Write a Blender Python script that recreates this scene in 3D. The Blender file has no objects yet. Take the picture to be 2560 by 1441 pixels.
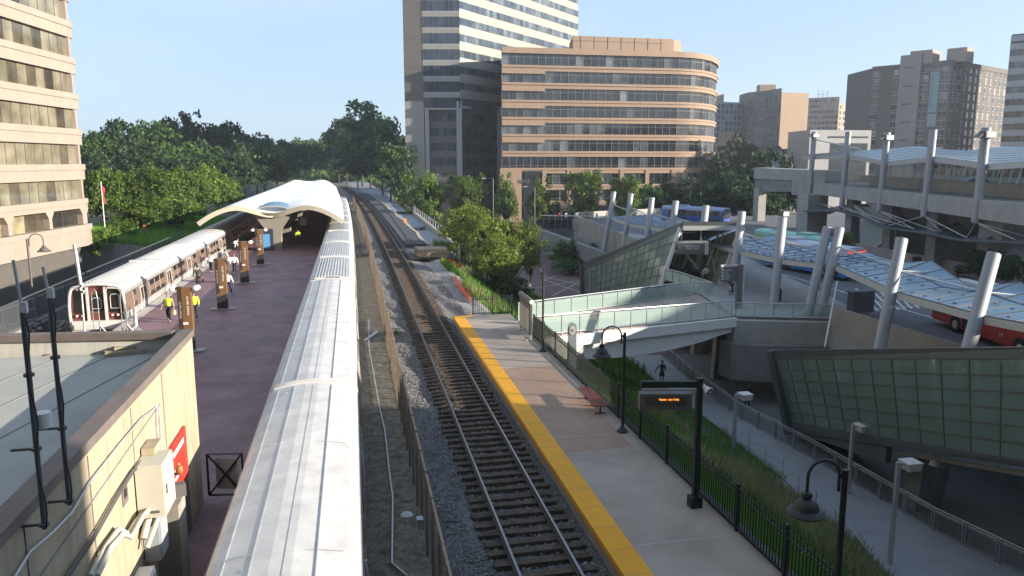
import bpy, math, random
import numpy as np
from mathutils import Vector, Matrix
R=math.radians
random.seed(7); rng=np.random.default_rng(7)
SC=bpy.context.scene; COL=SC.collection
# ---------------------------------------------------------------- camera
FPX=1900.0; CXP=1280.0; CYP=720.5; H=9.95
PIT=math.atan((CYP-405)/FPX); AZ=math.atan((CXP-878)*math.cos(PIT)/FPX)
FW=Vector((math.sin(AZ)*math.cos(PIT),math.cos(AZ)*math.cos(PIT),-math.sin(PIT)))
RT=Vector((math.cos(AZ),-math.sin(AZ),0)); UP=RT.cross(FW)
cam=bpy.data.cameras.new('camera'); camo=bpy.data.objects.new('camera',cam); COL.objects.link(camo)
cam.sensor_width=36; cam.lens=FPX/2560*36; cam.clip_start=.2; cam.clip_end=5000
camo.matrix_world=Matrix(((RT.x,UP.x,-FW.x,0),(RT.y,UP.y,-FW.y,0),(RT.z,UP.z,-FW.z,H),(0,0,0,1)))
SC.camera=camo
# ---------------------------------------------------------------- world, sun, exposure
SUN_EL=R(14); SAZ=R(24); SUN_DIR=Vector((math.cos(SAZ)*math.cos(SUN_EL),-math.sin(SAZ)*math.cos(SUN_EL),math.sin(SUN_EL)))
W=bpy.data.worlds.new('World'); SC.world=W; W.use_nodes=True
wn=W.node_tree; bg=wn.nodes['Background']; sky=wn.nodes.new('ShaderNodeTexSky'); sky.sky_type='NISHITA'; sky.sun_disc=False
sky.sun_elevation=SUN_EL; sky.sun_rotation=math.atan2(SUN_DIR.x,SUN_DIR.y); sky.air_density=1.0; sky.dust_density=.6; sky.ozone_density=2.5; sky.altitude=100
mxw=wn.nodes.new('ShaderNodeMix'); mxw.data_type='RGBA'; mxw.inputs['Factor'].default_value=.68; wn.links.new(sky.outputs[0],mxw.inputs['A']); mxw.inputs['B'].default_value=(3.0,4.05,5.5,1)
cn_=wn.nodes.new('ShaderNodeTexNoise'); cn_.inputs['Scale'].default_value=2.2; cn_.inputs['Detail'].default_value=6; ctc=wn.nodes.new('ShaderNodeTexCoord'); cmp_=wn.nodes.new('ShaderNodeMapping'); cmp_.inputs['Scale'].default_value=(1,1,3.5)
wn.links.new(ctc.outputs['Generated'],cmp_.inputs[0]); wn.links.new(cmp_.outputs[0],cn_.inputs['Vector']); cr_=wn.nodes.new('ShaderNodeMapRange'); wn.links.new(cn_.outputs['Fac'],cr_.inputs[0]); cr_.inputs[1].default_value=.5; cr_.inputs[2].default_value=.8; cr_.inputs[3].default_value=0; cr_.inputs[4].default_value=.35
mxc=wn.nodes.new('ShaderNodeMix'); mxc.data_type='RGBA'; wn.links.new(cr_.outputs[0],mxc.inputs['Factor']); wn.links.new(mxw.outputs['Result'],mxc.inputs['A']); mxc.inputs['B'].default_value=(4.6,5.1,5.8,1)
wn.links.new(mxc.outputs['Result'],bg.inputs[0]); bg.inputs[1].default_value=.075
sl=bpy.data.lights.new('sun','SUN'); sl.energy=5.0; sl.angle=R(.5); sl.color=(1,.88,.72)
so=bpy.data.objects.new('sun',sl); COL.objects.link(so); so.rotation_euler=SUN_DIR.to_track_quat('Z','Y').to_euler(); so.location=(60,-40,60)
SC.view_settings.view_transform='Standard'; SC.view_settings.look='None'; SC.view_settings.gamma=1; SC.view_settings.exposure=1.45
SC.cycles.max_bounces=6; SC.cycles.volume_bounces=0; SC.cycles.volume_max_steps=32; SC.cycles.volume_step_rate=8; SC.cycles.transparent_max_bounces=12
# ---------------------------------------------------------------- pixel measurements of the photograph -> metres
def ray(x,y): return FW+RT*((x-CXP)/FPX)-UP*((y-CYP)/FPX)
def PZ(x,y,z): d=ray(x,y); t=(z-H)/d.z; return Vector((t*d.x,t*d.y,z))
def PD(x,y,t): return ray(x,y)*t+Vector((0,0,H))
def PX(x,y,X0): d=ray(x,y); t=X0/d.x; return Vector((X0,t*d.y,t*d.z+H))
def PY(x,y,Y0): d=ray(x,y); t=Y0/d.y; return Vector((t*d.x,Y0,t*d.z+H))
def atz(v,z): return Vector((v[0],v[1],z))
# ---------------------------------------------------------------- materials
MATS={}
def mat(name,col,rough=.75,metal=0.,var=.12,scale=1.2,bump=0.,bscale=18.,streak=0.,spec=.4,emit=0.,col2=None,trans=0.,alpha=1.,attr=0.,detail=5,coat=0.):
    m=bpy.data.materials.new(name); m.use_nodes=True; nt=m.node_tree; N=nt.nodes; L=nt.links; b=N['Principled BSDF']
    c=(*col,1)
    b.inputs['Roughness'].default_value=rough; b.inputs['Metallic'].default_value=metal; b.inputs['Specular IOR Level'].default_value=spec
    b.inputs['Coat Weight'].default_value=coat
    tc=N.new('ShaderNodeTexCoord'); last=None
    rgb=N.new('ShaderNodeRGB'); rgb.outputs[0].default_value=c; last=rgb.outputs[0]
    def nz(sc,vec=None,det=detail):
        n=N.new('ShaderNodeTexNoise'); n.inputs['Scale'].default_value=sc; n.inputs['Detail'].default_value=det; n.inputs['Roughness'].default_value=.65
        L.new(vec or tc.outputs['Object'],n.inputs['Vector']); return n.outputs['Fac']
    def mixc(f,a,bc,mode='MIX'):
        x=N.new('ShaderNodeMix'); x.data_type='RGBA'; x.blend_type=mode
        for s,v in ((x.inputs['Factor'],f),(x.inputs['A'],a),(x.inputs['B'],bc)):
            if hasattr(v,'is_linked') or hasattr(v,'links'): L.new(v,s)
            else: s.default_value=v
        return x.outputs['Result']
    def rng_(f,a,b2,lo=.3,hi=.7):
        x=N.new('ShaderNodeMapRange'); L.new(f,x.inputs[0]); x.inputs[1].default_value=lo; x.inputs[2].default_value=hi; x.inputs[3].default_value=a; x.inputs[4].default_value=b2; return x.outputs[0]
    if var>0:
        f=rng_(nz(scale),0,1)
        dk=tuple(max(0,k*(1-var)) for k in col)+(1,); lt=tuple(min(1,k*(1+var*.7)) for k in (col2 or col))+(1,)
        if col2: lt=(*col2,1)
        last=mixc(f,dk,lt)
    if streak>0:
        mp=N.new('ShaderNodeMapping'); mp.inputs['Scale'].default_value=(3,3,.18); L.new(tc.outputs['Object'],mp.inputs[0])
        f=rng_(nz(1.3,mp.outputs[0]),0,streak,.45,.75)
        last=mixc(f,last,tuple(k*.45 for k in col)+(1,))
    if attr>0:
        a=N.new('ShaderNodeAttribute'); a.attribute_name='rnd'
        hsv=N.new('ShaderNodeMapRange'); L.new(a.outputs['Fac'],hsv.inputs[0]); hsv.inputs[3].default_value=1-attr; hsv.inputs[4].default_value=1+attr
        x=N.new('ShaderNodeVectorMath'); x.operation='SCALE'; L.new(last,x.inputs[0]); L.new(hsv.outputs[0],x.inputs['Scale']); last=x.outputs[0]
    L.new(last,b.inputs['Base Color'])
    if bump>0:
        bp=N.new('ShaderNodeBump'); bp.inputs['Strength'].default_value=bump; bp.inputs['Distance'].default_value=.05
        L.new(nz(bscale,None,6),bp.inputs['Height']); L.new(bp.outputs[0],b.inputs['Normal'])
    if emit>0: b.inputs['Emission Color'].default_value=c; b.inputs['Emission Strength'].default_value=emit
    if trans>0: b.inputs['Transmission Weight'].default_value=trans
    if alpha<1: b.inputs['Alpha'].default_value=alpha
    MATS[name]=m; return m
def brickmat(name,c1,c2,mortar,sx,sy,msize=.02,rough=.8,axis='xy',var=.15,rot=0.,bump=.2):
    m=bpy.data.materials.new(name); m.use_nodes=True; nt=m.node_tree; N=nt.nodes; L=nt.links; b=N['Principled BSDF']
    tc=N.new('ShaderNodeTexCoord'); mp=N.new('ShaderNodeMapping'); L.new(tc.outputs['Object'],mp.inputs[0])
    if axis=='xy': mp.inputs['Rotation'].default_value=(0,0,rot)
    if axis=='xz': mp.inputs['Rotation'].default_value=(R(-90),0,0)
    if axis=='yz': mp.inputs['Rotation'].default_value=(0,R(90),R(90))
    br=N.new('ShaderNodeTexBrick'); L.new(mp.outputs[0],br.inputs['Vector']); br.inputs['Scale'].default_value=1
    br.inputs['Brick Width'].default_value=sx; br.inputs['Row Height'].default_value=sy; br.inputs['Mortar Size'].default_value=msize; br.inputs['Mortar Smooth'].default_value=.1
    br.inputs['Color1'].default_value=(*c1,1); br.inputs['Color2'].default_value=(*c2,1); br.inputs['Mortar'].default_value=(*mortar,1)
    nz=N.new('ShaderNodeTexNoise'); nz.inputs['Scale'].default_value=.7; nz.inputs['Detail'].default_value=8; L.new(tc.outputs['Object'],nz.inputs['Vector'])
    mr=N.new('ShaderNodeMapRange'); L.new(nz.outputs[0],mr.inputs[0]); mr.inputs[1].default_value=.3; mr.inputs[2].default_value=.7; mr.inputs[3].default_value=1-var; mr.inputs[4].default_value=1+var
    x=N.new('ShaderNodeVectorMath'); x.operation='SCALE'; L.new(br.outputs[0],x.inputs[0]); L.new(mr.outputs[0],x.inputs['Scale']); L.new(x.outputs[0],b.inputs['Base Color'])
    b.inputs['Roughness'].default_value=rough
    if bump:
        bp=N.new('ShaderNodeBump'); bp.inputs['Strength'].default_value=bump; bp.inputs['Distance'].default_value=.02; bp.invert=True
        L.new(br.outputs['Fac'],bp.inputs['Height']); L.new(bp.outputs[0],b.inputs['Normal'])
    MATS[name]=m; return m
def glassmat(name,dark,mid,light,rough=.06,thr=(.55,.8),spec=.6,tint=None):
    """office window: each pane its own tone (blinds, lights off, furniture) under a reflecting surface"""
    m=bpy.data.materials.new(name); m.use_nodes=True; nt=m.node_tree; N=nt.nodes; L=nt.links; b=N['Principled BSDF']
    a=N.new('ShaderNodeAttribute'); a.attribute_name='rnd'; cr=N.new('ShaderNodeValToRGB'); L.new(a.outputs['Fac'],cr.inputs[0])
    e=cr.color_ramp.elements; e[0].color=(*dark,1); e[0].position=0; e[1].color=(*light,1); e[1].position=1
    k=e.new(thr[0]); k.color=(*mid,1); k=e.new(thr[1]); k.color=(*tuple(.5*(mid[i]+light[i]) for i in range(3)),1)
    tc=N.new('ShaderNodeTexCoord'); nz=N.new('ShaderNodeTexNoise'); nz.inputs['Scale'].default_value=.6; nz.inputs['Detail'].default_value=4; L.new(tc.outputs['Object'],nz.inputs['Vector'])
    mr=N.new('ShaderNodeMapRange'); L.new(nz.outputs[0],mr.inputs[0]); mr.inputs[1].default_value=.3; mr.inputs[2].default_value=.7; mr.inputs[3].default_value=.6; mr.inputs[4].default_value=1.4
    x=N.new('ShaderNodeVectorMath'); x.operation='SCALE'; L.new(cr.outputs[0],x.inputs[0]); L.new(mr.outputs[0],x.inputs['Scale']); L.new(x.outputs[0],b.inputs['Base Color'])
    b.inputs['Roughness'].default_value=rough; b.inputs['IOR'].default_value=1.6; b.inputs['Specular IOR Level'].default_value=spec
    bp=N.new('ShaderNodeBump'); bp.inputs['Strength'].default_value=.06; bp.inputs['Distance'].default_value=.3
    n2=N.new('ShaderNodeTexNoise'); n2.inputs['Scale'].default_value=.35; L.new(tc.outputs['Object'],n2.inputs['Vector']); L.new(n2.outputs[0],bp.inputs['Height']); L.new(bp.outputs[0],b.inputs['Normal'])
    MATS[name]=m; return m
def clearglass(name,col,a,rough=.05):
    """thin sheet glass: part reflection, part tinted see-through"""
    m=bpy.data.materials.new(name); m.use_nodes=True; nt=m.node_tree; N=nt.nodes; L=nt.links; b=N['Principled BSDF']; out=N['Material Output']
    b.inputs['Base Color'].default_value=(*col,1); b.inputs['Roughness'].default_value=rough; b.inputs['Specular IOR Level'].default_value=.7
    t=N.new('ShaderNodeBsdfTransparent'); t.inputs[0].default_value=(*[min(1,.72+.6*k) for k in col],1)
    mx=N.new('ShaderNodeMixShader'); lw=N.new('ShaderNodeLayerWeight'); lw.inputs[0].default_value=.35
    mr=N.new('ShaderNodeMapRange'); L.new(lw.outputs['Fresnel'],mr.inputs[0]); mr.inputs[3].default_value=a; mr.inputs[4].default_value=1
    L.new(mr.outputs[0],mx.inputs[0]); L.new(t.outputs[0],mx.inputs[1]); L.new(b.outputs[0],mx.inputs[2]); L.new(mx.outputs[0],out.inputs[0])
    MATS[name]=m; return m
def leafmat(name,c1,c2,tl=.35):
    m=bpy.data.materials.new(name); m.use_nodes=True; nt=m.node_tree; N=nt.nodes; L=nt.links; b=N['Principled BSDF']; out=N['Material Output']
    a=N.new('ShaderNodeAttribute'); a.attribute_name='rnd'; oi=N.new('ShaderNodeObjectInfo')
    mx=N.new('ShaderNodeMix'); mx.data_type='RGBA'; L.new(a.outputs['Fac'],mx.inputs['Factor']); mx.inputs['A'].default_value=(*c1,1); mx.inputs['B'].default_value=(*c2,1)
    mr=N.new('ShaderNodeMapRange'); L.new(oi.outputs['Random'],mr.inputs[0]); mr.inputs[3].default_value=.72; mr.inputs[4].default_value=1.25
    x=N.new('ShaderNodeVectorMath'); x.operation='SCALE'; L.new(mx.outputs['Result'],x.inputs[0]); L.new(mr.outputs[0],x.inputs['Scale'])
    L.new(x.outputs[0],b.inputs['Base Color']); b.inputs['Roughness'].default_value=.55; b.inputs['Specular IOR Level'].default_value=.3
    t=N.new('ShaderNodeBsdfTranslucent'); L.new(x.outputs[0],t.inputs[0]); ms=N.new('ShaderNodeMixShader'); ms.inputs[0].default_value=tl
    L.new(b.outputs[0],ms.inputs[1]); L.new(t.outputs[0],ms.inputs[2]); L.new(ms.outputs[0],out.inputs[0])
    MATS[name]=m; return m
def meshwire(name,col,scale,fill):
    """woven wire / netting: procedural holes through a thin sheet"""
    m=bpy.data.materials.new(name); m.use_nodes=True; nt=m.node_tree; N=nt.nodes; L=nt.links; b=N['Principled BSDF']
    b.inputs['Base Color'].default_value=(*col,1); b.inputs['Roughness'].default_value=.6
    tc=N.new('ShaderNodeTexCoord'); prev=None
    for rot in (45,-45):
        mp=N.new('ShaderNodeMapping'); mp.inputs['Rotation'].default_value=(R(rot),0,0); L.new(tc.outputs['Object'],mp.inputs[0])
        w=N.new('ShaderNodeTexWave'); w.bands_direction='Y'; w.inputs['Scale'].default_value=scale; L.new(mp.outputs[0],w.inputs[0])
        g=N.new('ShaderNodeMath'); g.operation='GREATER_THAN'; L.new(w.outputs['Fac'],g.inputs[0]); g.inputs[1].default_value=fill
        if prev is None: prev=g.outputs[0]
        else:
            q=N.new('ShaderNodeMath'); q.operation='MAXIMUM'; L.new(prev,q.inputs[0]); L.new(g.outputs[0],q.inputs[1]); prev=q.outputs[0]
    L.new(prev,b.inputs['Alpha']); MATS[name]=m; return m
# ---------------------------------------------------------------- mesh builder
Zv=Vector((0,0,1))
class MB:
    def __init__(s): s.v=[]; s.f=[]; s.m=[]; s.r=[]
    def face(s,pts,mi=0,r=None):
        i=len(s.v); s.v+= [tuple(p) for p in pts]; s.f.append(tuple(range(i,i+len(pts)))); s.m.append(mi); s.r.append(random.random() if r is None else r)
    def hexa(s,p,mi=0):
        """p: 8 points, bottom ring 0-3 (ccw from above), top ring 4-7"""
        i=len(s.v); s.v+=[tuple(q) for q in p]
        for q in ((3,2,1,0),(4,5,6,7),(0,1,5,4),(1,2,6,5),(2,3,7,6),(3,0,4,7)): s.f.append(tuple(i+k for k in q)); s.m.append(mi); s.r.append(.5)
    def box(s,x0,x1,y0,y1,z0,z1,mi=0):
        s.hexa([(x0,y0,z0),(x1,y0,z0),(x1,y1,z0),(x0,y1,z0),(x0,y0,z1),(x1,y0,z1),(x1,y1,z1),(x0,y1,z1)],mi)
    def obox(s,c,h,rz=0.,mi=0,M=None):
        c=Vector(c); rot=M or Matrix.Rotation(rz,3,'Z'); P=[]
        for z in (-1,1):
            for x,y in ((-1,-1),(1,-1),(1,1),(-1,1)): P.append(c+rot@Vector((x*h[0],y*h[1],z*h[2])))
        s.hexa(P,mi)
    def beam(s,p,q,w,h,mi=0,up=Zv,off=0.):
        p=Vector(p); q=Vector(q); d=(q-p).normalized(); u=Vector(up)
        sd=d.cross(u); 
        if sd.length<1e-4: sd=d.cross(Vector((0,1,0)))
        sd.normalize(); u=sd.cross(d); a=sd*w/2; b=u*h/2; o=u*off
        P=[p-a-b+o,p+a-b+o,q+a-b+o,q-a-b+o,p-a+b+o,p+a+b+o,q+a+b+o,q-a+b+o]; s.hexa(P,mi)
    def ring(s,c,d,r,n,ry=None,up=None):
        d=Vector(d).normalized(); u=Vector(up) if up is not None else (Zv if abs(d.z)<.95 else Vector((0,1,0)))
        a=d.cross(u).normalized(); b=a.cross(d); return [Vector(c)+a*math.cos(2*math.pi*k/n)*r+b*math.sin(2*math.pi*k/n)*(ry or r) for k in range(n)]
    def tube(s,path,r,n=8,mi=0,caps=True,ry=None,up=None):
        path=[Vector(p) for p in path]; rs=r if isinstance(r,(list,tuple)) else [r]*len(path); i0=len(s.v); a_=None
        for k,p in enumerate(path):
            d=(path[min(k+1,len(path)-1)]-path[max(k-1,0)]).normalized(); ryk=(ry[k] if isinstance(ry,(list,tuple)) else ry)
            if up is not None or a_ is None or (a_-d*a_.dot(d)).length<.05:
                u=Vector(up) if up is not None else (Zv if abs(d.z)<.95 else Vector((0,1,0))); a_=d.cross(u).normalized()
            else: a_=(a_-d*a_.dot(d)).normalized()
            b_=a_.cross(d); s.v+=[tuple(p+a_*math.cos(2*math.pi*j/n)*rs[k]+b_*math.sin(2*math.pi*j/n)*(ryk or rs[k])) for j in range(n)]
        for k in range(len(path)-1):
            for j in range(n):
                a=i0+k*n+j; b=i0+k*n+(j+1)%n; s.f.append((a,b,b+n,a+n)); s.m.append(mi); s.r.append(.5)
        if caps:
            s.f.append(tuple(i0+j for j in range(n))[::-1]); s.m.append(mi); s.r.append(.5)
            s.f.append(tuple(i0+(len(path)-1)*n+j for j in range(n))); s.m.append(mi); s.r.append(.5)
    def lathe(s,prof,c=(0,0,0),n=16,mi=0):
        i0=len(s.v); c=Vector(c)
        for r,z in prof: s.v+=[(c.x+r*math.cos(2*math.pi*k/n),c.y+r*math.sin(2*math.pi*k/n),c.z+z) for k in range(n)]
        for k in range(len(prof)-1):
            for j in range(n):
                a=i0+k*n+j; b=i0+k*n+(j+1)%n; s.f.append((a,b,b+n,a+n)); s.m.append(mi); s.r.append(.5)
        s.f.append(tuple(i0+j for j in range(n))[::-1]); s.m.append(mi); s.r.append(.5)
        s.f.append(tuple(i0+(len(prof)-1)*n+j for j in range(n))); s.m.append(mi); s.r.append(.5)
    def prism(s,poly,z0,z1,mi=0,mt=None):
        n=len(poly); i=len(s.v); f0=(lambda k:z0[k]) if isinstance(z0,(list,tuple)) else (lambda k:z0); f1=(lambda k:z1[k]) if isinstance(z1,(list,tuple)) else (lambda k:z1)
        s.v+=[(p[0],p[1],f0(k)) for k,p in enumerate(poly)]+[(p[0],p[1],f1(k)) for k,p in enumerate(poly)]
        s.f.append(tuple(range(i,i+n))[::-1]); s.m.append(mi); s.r.append(.5); s.f.append(tuple(range(i+n,i+2*n))); s.m.append(mi if mt is None else mt); s.r.append(.5)
        for k in range(n):
            a=i+k; b=i+(k+1)%n; s.f.append((a,b,b+n,a+n)); s.m.append(mi); s.r.append(.5)
    def band(s,path,z0,z1,out,inn=0.,mi=0):
        """solid strip along an open plan path (walls seen from its right-hand side); z may be lists"""
        n=len(path); nr=normals(path); z0=z0 if isinstance(z0,(list,tuple)) else [z0]*n; z1=z1 if isinstance(z1,(list,tuple)) else [z1]*n
        i=len(s.v)
        for k in range(n):
            p=Vector((path[k][0],path[k][1],0)); o=p+nr[k]*out; q=p-nr[k]*inn
            s.v+=[(o.x,o.y,z0[k]),(o.x,o.y,z1[k]),(q.x,q.y,z1[k]),(q.x,q.y,z0[k])]
        for k in range(n-1):
            a=i+4*k
            for j in range(4): s.f.append((a+j,a+4+j,a+4+(j+1)%4,a+(j+1)%4)); s.m.append(mi); s.r.append(.5)
        for a in (i,i+4*(n-1)): s.f.append((a,a+1,a+2,a+3) if a==i else (a+3,a+2,a+1,a)); s.m.append(mi); s.r.append(.5)
    def build(s,name,mats,parent=None,smooth=None,kind=None):
        me=bpy.data.meshes.new(name); me.from_pydata(s.v,[],s.f)
        if not isinstance(mats,(list,tuple)): mats=[mats]
        for m in mats: me.materials.append(MATS[m] if isinstance(m,str) else m)
        if len(mats)>1: me.polygons.foreach_set('material_index',s.m)
        at=me.attributes.new('rnd','FLOAT','FACE'); at.data.foreach_set('value',s.r)
        if smooth is not None:
            me.polygons.foreach_set('use_smooth',[True]*len(s.f)); me.update(); me.set_sharp_from_angle(angle=R(smooth))
        me.update(); o=bpy.data.objects.new(name,me); COL.objects.link(o)
        if parent is not None:
            o.parent=parent; o.matrix_parent_inverse=Matrix.Translation(-Vector(parent.location)) if parent.parent is None else Matrix()
        if kind: o['kind']=kind
        return o
def normals(path):
    nr=[]; n=len(path)
    for k in range(n):
        v=Vector((0,0,0))
        for a,b in ((k-1,k),(k,k+1)):
            if 0<=a and b<n:
                d=Vector((path[b][0]-path[a][0],path[b][1]-path[a][1],0)).normalized(); v+=Vector((d.y,-d.x,0))
        v.normalize()
        if 0<k<n-1:
            d=Vector((path[k+1][0]-path[k][0],path[k+1][1]-path[k][1],0)).normalized(); c=max(.4,v.dot(Vector((d.y,-d.x,0)))); v=v/c
        nr.append(v)
    return nr
def thing(name,label,cat,loc=(0,0,0),group=None):
    o=bpy.data.objects.new(name,None); COL.objects.link(o); o.location=loc; o.empty_display_size=.3
    return tag(o,label,cat,group)
def tag(o,label,cat,group=None):
    o['label']=label; o['category']=cat
    if group: o['group']=group
    return o
def dup(root,loc,rz=0.,label=None,scale=None,group=None):
    r=root.copy(); COL.objects.link(r); r.location=loc; r.rotation_euler=(0,0,rz)
    if scale is not None: r.scale=scale if isinstance(scale,(list,tuple)) else (scale,)*3
    if label: r['label']=label
    if group: r['group']=group
    for ch in root.children:
        c=ch.copy(); COL.objects.link(c); c.parent=r
        for g in ch.children:
            d=g.copy(); COL.objects.link(d); d.parent=c
    return r
def lerp(a,b,t): return Vector(a)*(1-t)+Vector(b)*t
def text(name,body,size,M,m,parent,ext=.01,align='CENTER'):
    cu=bpy.data.curves.new(name,'FONT'); cu.body=body; cu.size=size; cu.extrude=ext; cu.align_x=align; cu.align_y='CENTER'; cu.resolution_u=2
    to=bpy.data.objects.new(name,cu); COL.objects.link(to); bpy.context.view_layer.update()
    me=bpy.data.meshes.new_from_object(to.evaluated_get(bpy.context.evaluated_depsgraph_get())); bpy.data.objects.remove(to)
    me.transform(M); me.materials.clear(); me.materials.append(MATS[m]); o=bpy.data.objects.new(name,me); COL.objects.link(o)
    if parent is not None:
        o.parent=parent; o.matrix_parent_inverse=Matrix.Translation(-Vector(parent.location)) if parent.parent is None else Matrix()
    return o
def frameM(o,xdir,up=Zv):
    """matrix placing text: origin o, reading direction xdir, up"""
    x=Vector(xdir).normalized(); y=Vector(up).normalized(); z=x.cross(y).normalized(); y=z.cross(x)
    return Matrix(((x.x,y.x,z.x,o[0]),(x.y,y.y,z.y,o[1]),(x.z,y.z,z.z,o[2]),(0,0,0,1)))
# palette -----------------------------------------------------------
mat('ballast',(.115,.112,.118),.95,var=.5,scale=9,bump=1.,bscale=22,col2=(.225,.22,.22),detail=8)
mat('ballast_dirt',(.15,.13,.10),.95,var=.6,scale=5,bump=.9,bscale=18,col2=(.30,.26,.20),detail=8)
mat('ballast_pale',(.26,.25,.25),.95,var=.45,scale=10,bump=1.,bscale=20,col2=(.46,.45,.44),detail=8)
mat('dirt',(.20,.18,.14),.95,var=.4,scale=1.2,bump=.5,bscale=6)
mat('ground',(.16,.16,.155),.9,var=.3,scale=.15,bump=.1,bscale=4)
mat('asphalt',(.06,.062,.07),.9,var=.25,scale=.4,bump=.25,bscale=30)
mat('deck_road',(.12,.125,.14),.85,var=.2,scale=.35,bump=.15,bscale=20)
mat('deck_walk',(.30,.30,.30),.85,var=.15,scale=.5,bump=.1,bscale=12)
mat('concrete',(.33,.325,.31),.85,var=.18,scale=.8,bump=.15,bscale=9,streak=.18)
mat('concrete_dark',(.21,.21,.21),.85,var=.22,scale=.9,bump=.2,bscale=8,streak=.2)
mat('concrete_warm',(.29,.27,.235),.85,var=.2,scale=.7,bump=.15,bscale=9,streak=.25)
mat('pathmat',(.27,.27,.29),.9,var=.12,scale=.8,bump=.1,bscale=10)
mat('marc_concrete',(.31,.265,.225),.9,var=.2,scale=.5,bump=.35,bscale=45,col2=(.39,.33,.28))
mat('yellow',(.74,.35,.015),.7,var=.10,scale=1.1,bump=.5,bscale=60)
mat('rail',(.16,.13,.11),.5,metal=.6,var=.3,scale=3)
mat('railtop',(.22,.22,.235),.28,metal=.9,var=.1)
mat('sleeper',(.075,.055,.042),.95,var=.45,scale=4,bump=.8,bscale=12,col2=(.13,.095,.07))
brickmat('platform_tile',(.22,.125,.135),(.18,.10,.115),(.14,.085,.095),.2,.2,.012,.6,var=.3,rot=R(0),bump=.1)
mat('granite',(.42,.38,.34),.8,var=.15,scale=3)
mat('alu',(.50,.51,.52),.34,metal=.55,var=.12,scale=2,streak=.15)
mat('train_roof',(.52,.52,.53),.7,metal=.0,var=.16,scale=1.1,streak=.0,col2=(.64,.64,.63),detail=8)
mat('train_roof_rib',(.42,.43,.44),.5,metal=.4,var=.2,scale=2)
mat('train_white',(.55,.55,.54),.45,var=.06,scale=2)
mat('train_brown',(.15,.105,.08),.45,var=.1)
mat('train_maroon',(.17,.055,.042),.45,var=.1)
mat('dark',(.015,.016,.018),.6,var=.1)
mat('black',(.02,.02,.022),.5,var=.15)
mat('rubber',(.02,.02,.02),.9,var=.2)
mat('steel',(.38,.40,.42),.38,metal=.6,var=.12,scale=2)
mat('galv',(.50,.51,.52),.45,metal=.5,var=.15,scale=4)
mat('white',(.62,.61,.60),.6,var=.06)
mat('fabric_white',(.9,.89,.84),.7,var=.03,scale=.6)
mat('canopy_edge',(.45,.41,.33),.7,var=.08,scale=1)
mat('canopy_column',(.22,.205,.17),.7,var=.08)  # cream darkened in the colour for the shade under the canopy
mat('green_iron',(.012,.02,.017),.55,var=.2)
mat('brown_enamel',(.17,.095,.045),.4,var=.08)
mat('brown_shaded',(.055,.035,.028),.4,var=.08)  # darker copy of the pylon brown for the side away from the sun
mat('navy_base',(.03,.028,.035),.45,var=.1)
mat('cream_wall',(.37,.315,.225),.85,var=.14,scale=1.0,bump=.1,bscale=14,streak=.55)
mat('cap_brown',(.15,.125,.115),.7,var=.2,scale=1.5)
mat('roofing',(.33,.345,.33),.9,var=.14,scale=.6,bump=.15,bscale=8,streak=0)
mat('cream_box',(.46,.45,.39),.5,var=.05)
mat('grey_box',(.30,.33,.37),.5,var=.08)
mat('red_sign',(.36,.035,.025),.5,var=.05)
mat('red_paint',(.16,.04,.035),.5,var=.12)
mat('orange_net',(.85,.12,.03),.7,var=.2,scale=4)
mat('orange_paint',(.80,.25,.02),.6,var=.1)
mat('wood',(.36,.29,.21),.85,var=.3,scale=3,streak=.3)
mat('tarp',(.24,.27,.31),.8,var=.25,scale=.5,bump=.4,bscale=3)
mat('sand',(.40,.35,.28),.95,var=.2,scale=1.5)
mat('bark',(.10,.08,.06),.95,var=.3,scale=5)
mat('off_cream',(.285,.24,.205),.85,var=.07,scale=.5,streak=.25)
mat('tower_stone',(.275,.262,.235),.8,var=.05,scale=.2,streak=.15)
mat('tower_dark',(.13,.115,.11),.7,var=.1,scale=.3)
mat('orange_stone',(.268,.19,.138),.85,var=.07,scale=.3,streak=.2)
mat('brick_brown',(.12,.108,.10),.9,var=.12,scale=.3)
mat('brick_tan',(.29,.215,.155),.9,var=.06,scale=.3)
mat('grey_clad',(.28,.29,.31),.7,var=.07,scale=.3)
mat('slate',(.035,.038,.05),.8,var=.3,scale=1)
mat('siding_white',(.50,.50,.52),.8,var=.05)
mat('mullion',(.10,.095,.09),.5,var=.1)
mat('mullion_light',(.19,.18,.17),.5,var=.1)
mat('ge_panel',(.10,.11,.115),.5,metal=.3,var=.08,scale=.5)
mat('skin',(.45,.27,.19),.55,var=.08)
mat('skin_dark',(.14,.08,.055),.55,var=.08)
mat('hair',(.02,.015,.012),.7,var=.2)
mat('hair_grey',(.25,.23,.21),.7,var=.2)
mat('hivis',(.62,.85,.04),.6,var=.06)
mat('cloth_white',(.75,.74,.72),.8,var=.05)
mat('cloth_navy',(.03,.035,.06),.8,var=.15)
mat('cloth_black',(.022,.022,.024),.8,var=.15)
mat('cloth_coat',(.055,.06,.055),.85,var=.15)
mat('cloth_tan',(.45,.36,.26),.85,var=.1)
mat('cloth_red',(.35,.06,.05),.85,var=.1)
mat('cloth_blue',(.08,.12,.28),.85,var=.1)
mat('led_red',(1,.10,.04),.5,var=0,emit=1.2)
mat('led_orange',(1,.33,.05),.5,var=0,emit=.9)
mat('screen',(.07,.06,.04),.3,var=.2)
mat('sign_grey',(.10,.105,.11),.5,var=.05)
mat('sign_silver',(.42,.43,.42),.45,var=.05)
mat('traffic_red',(.45,.02,.02),.5,var=0,emit=.05)
mat('sign_green',(.03,.30,.22),.5,var=.05)
mat('sign_blue',(.10,.30,.55),.5,var=.05)
mat('bus_blue',(.03,.08,.28),.35,var=.05,coat=.3)
mat('bus_white',(.55,.57,.60),.35,var=.06,coat=.3)
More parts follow.
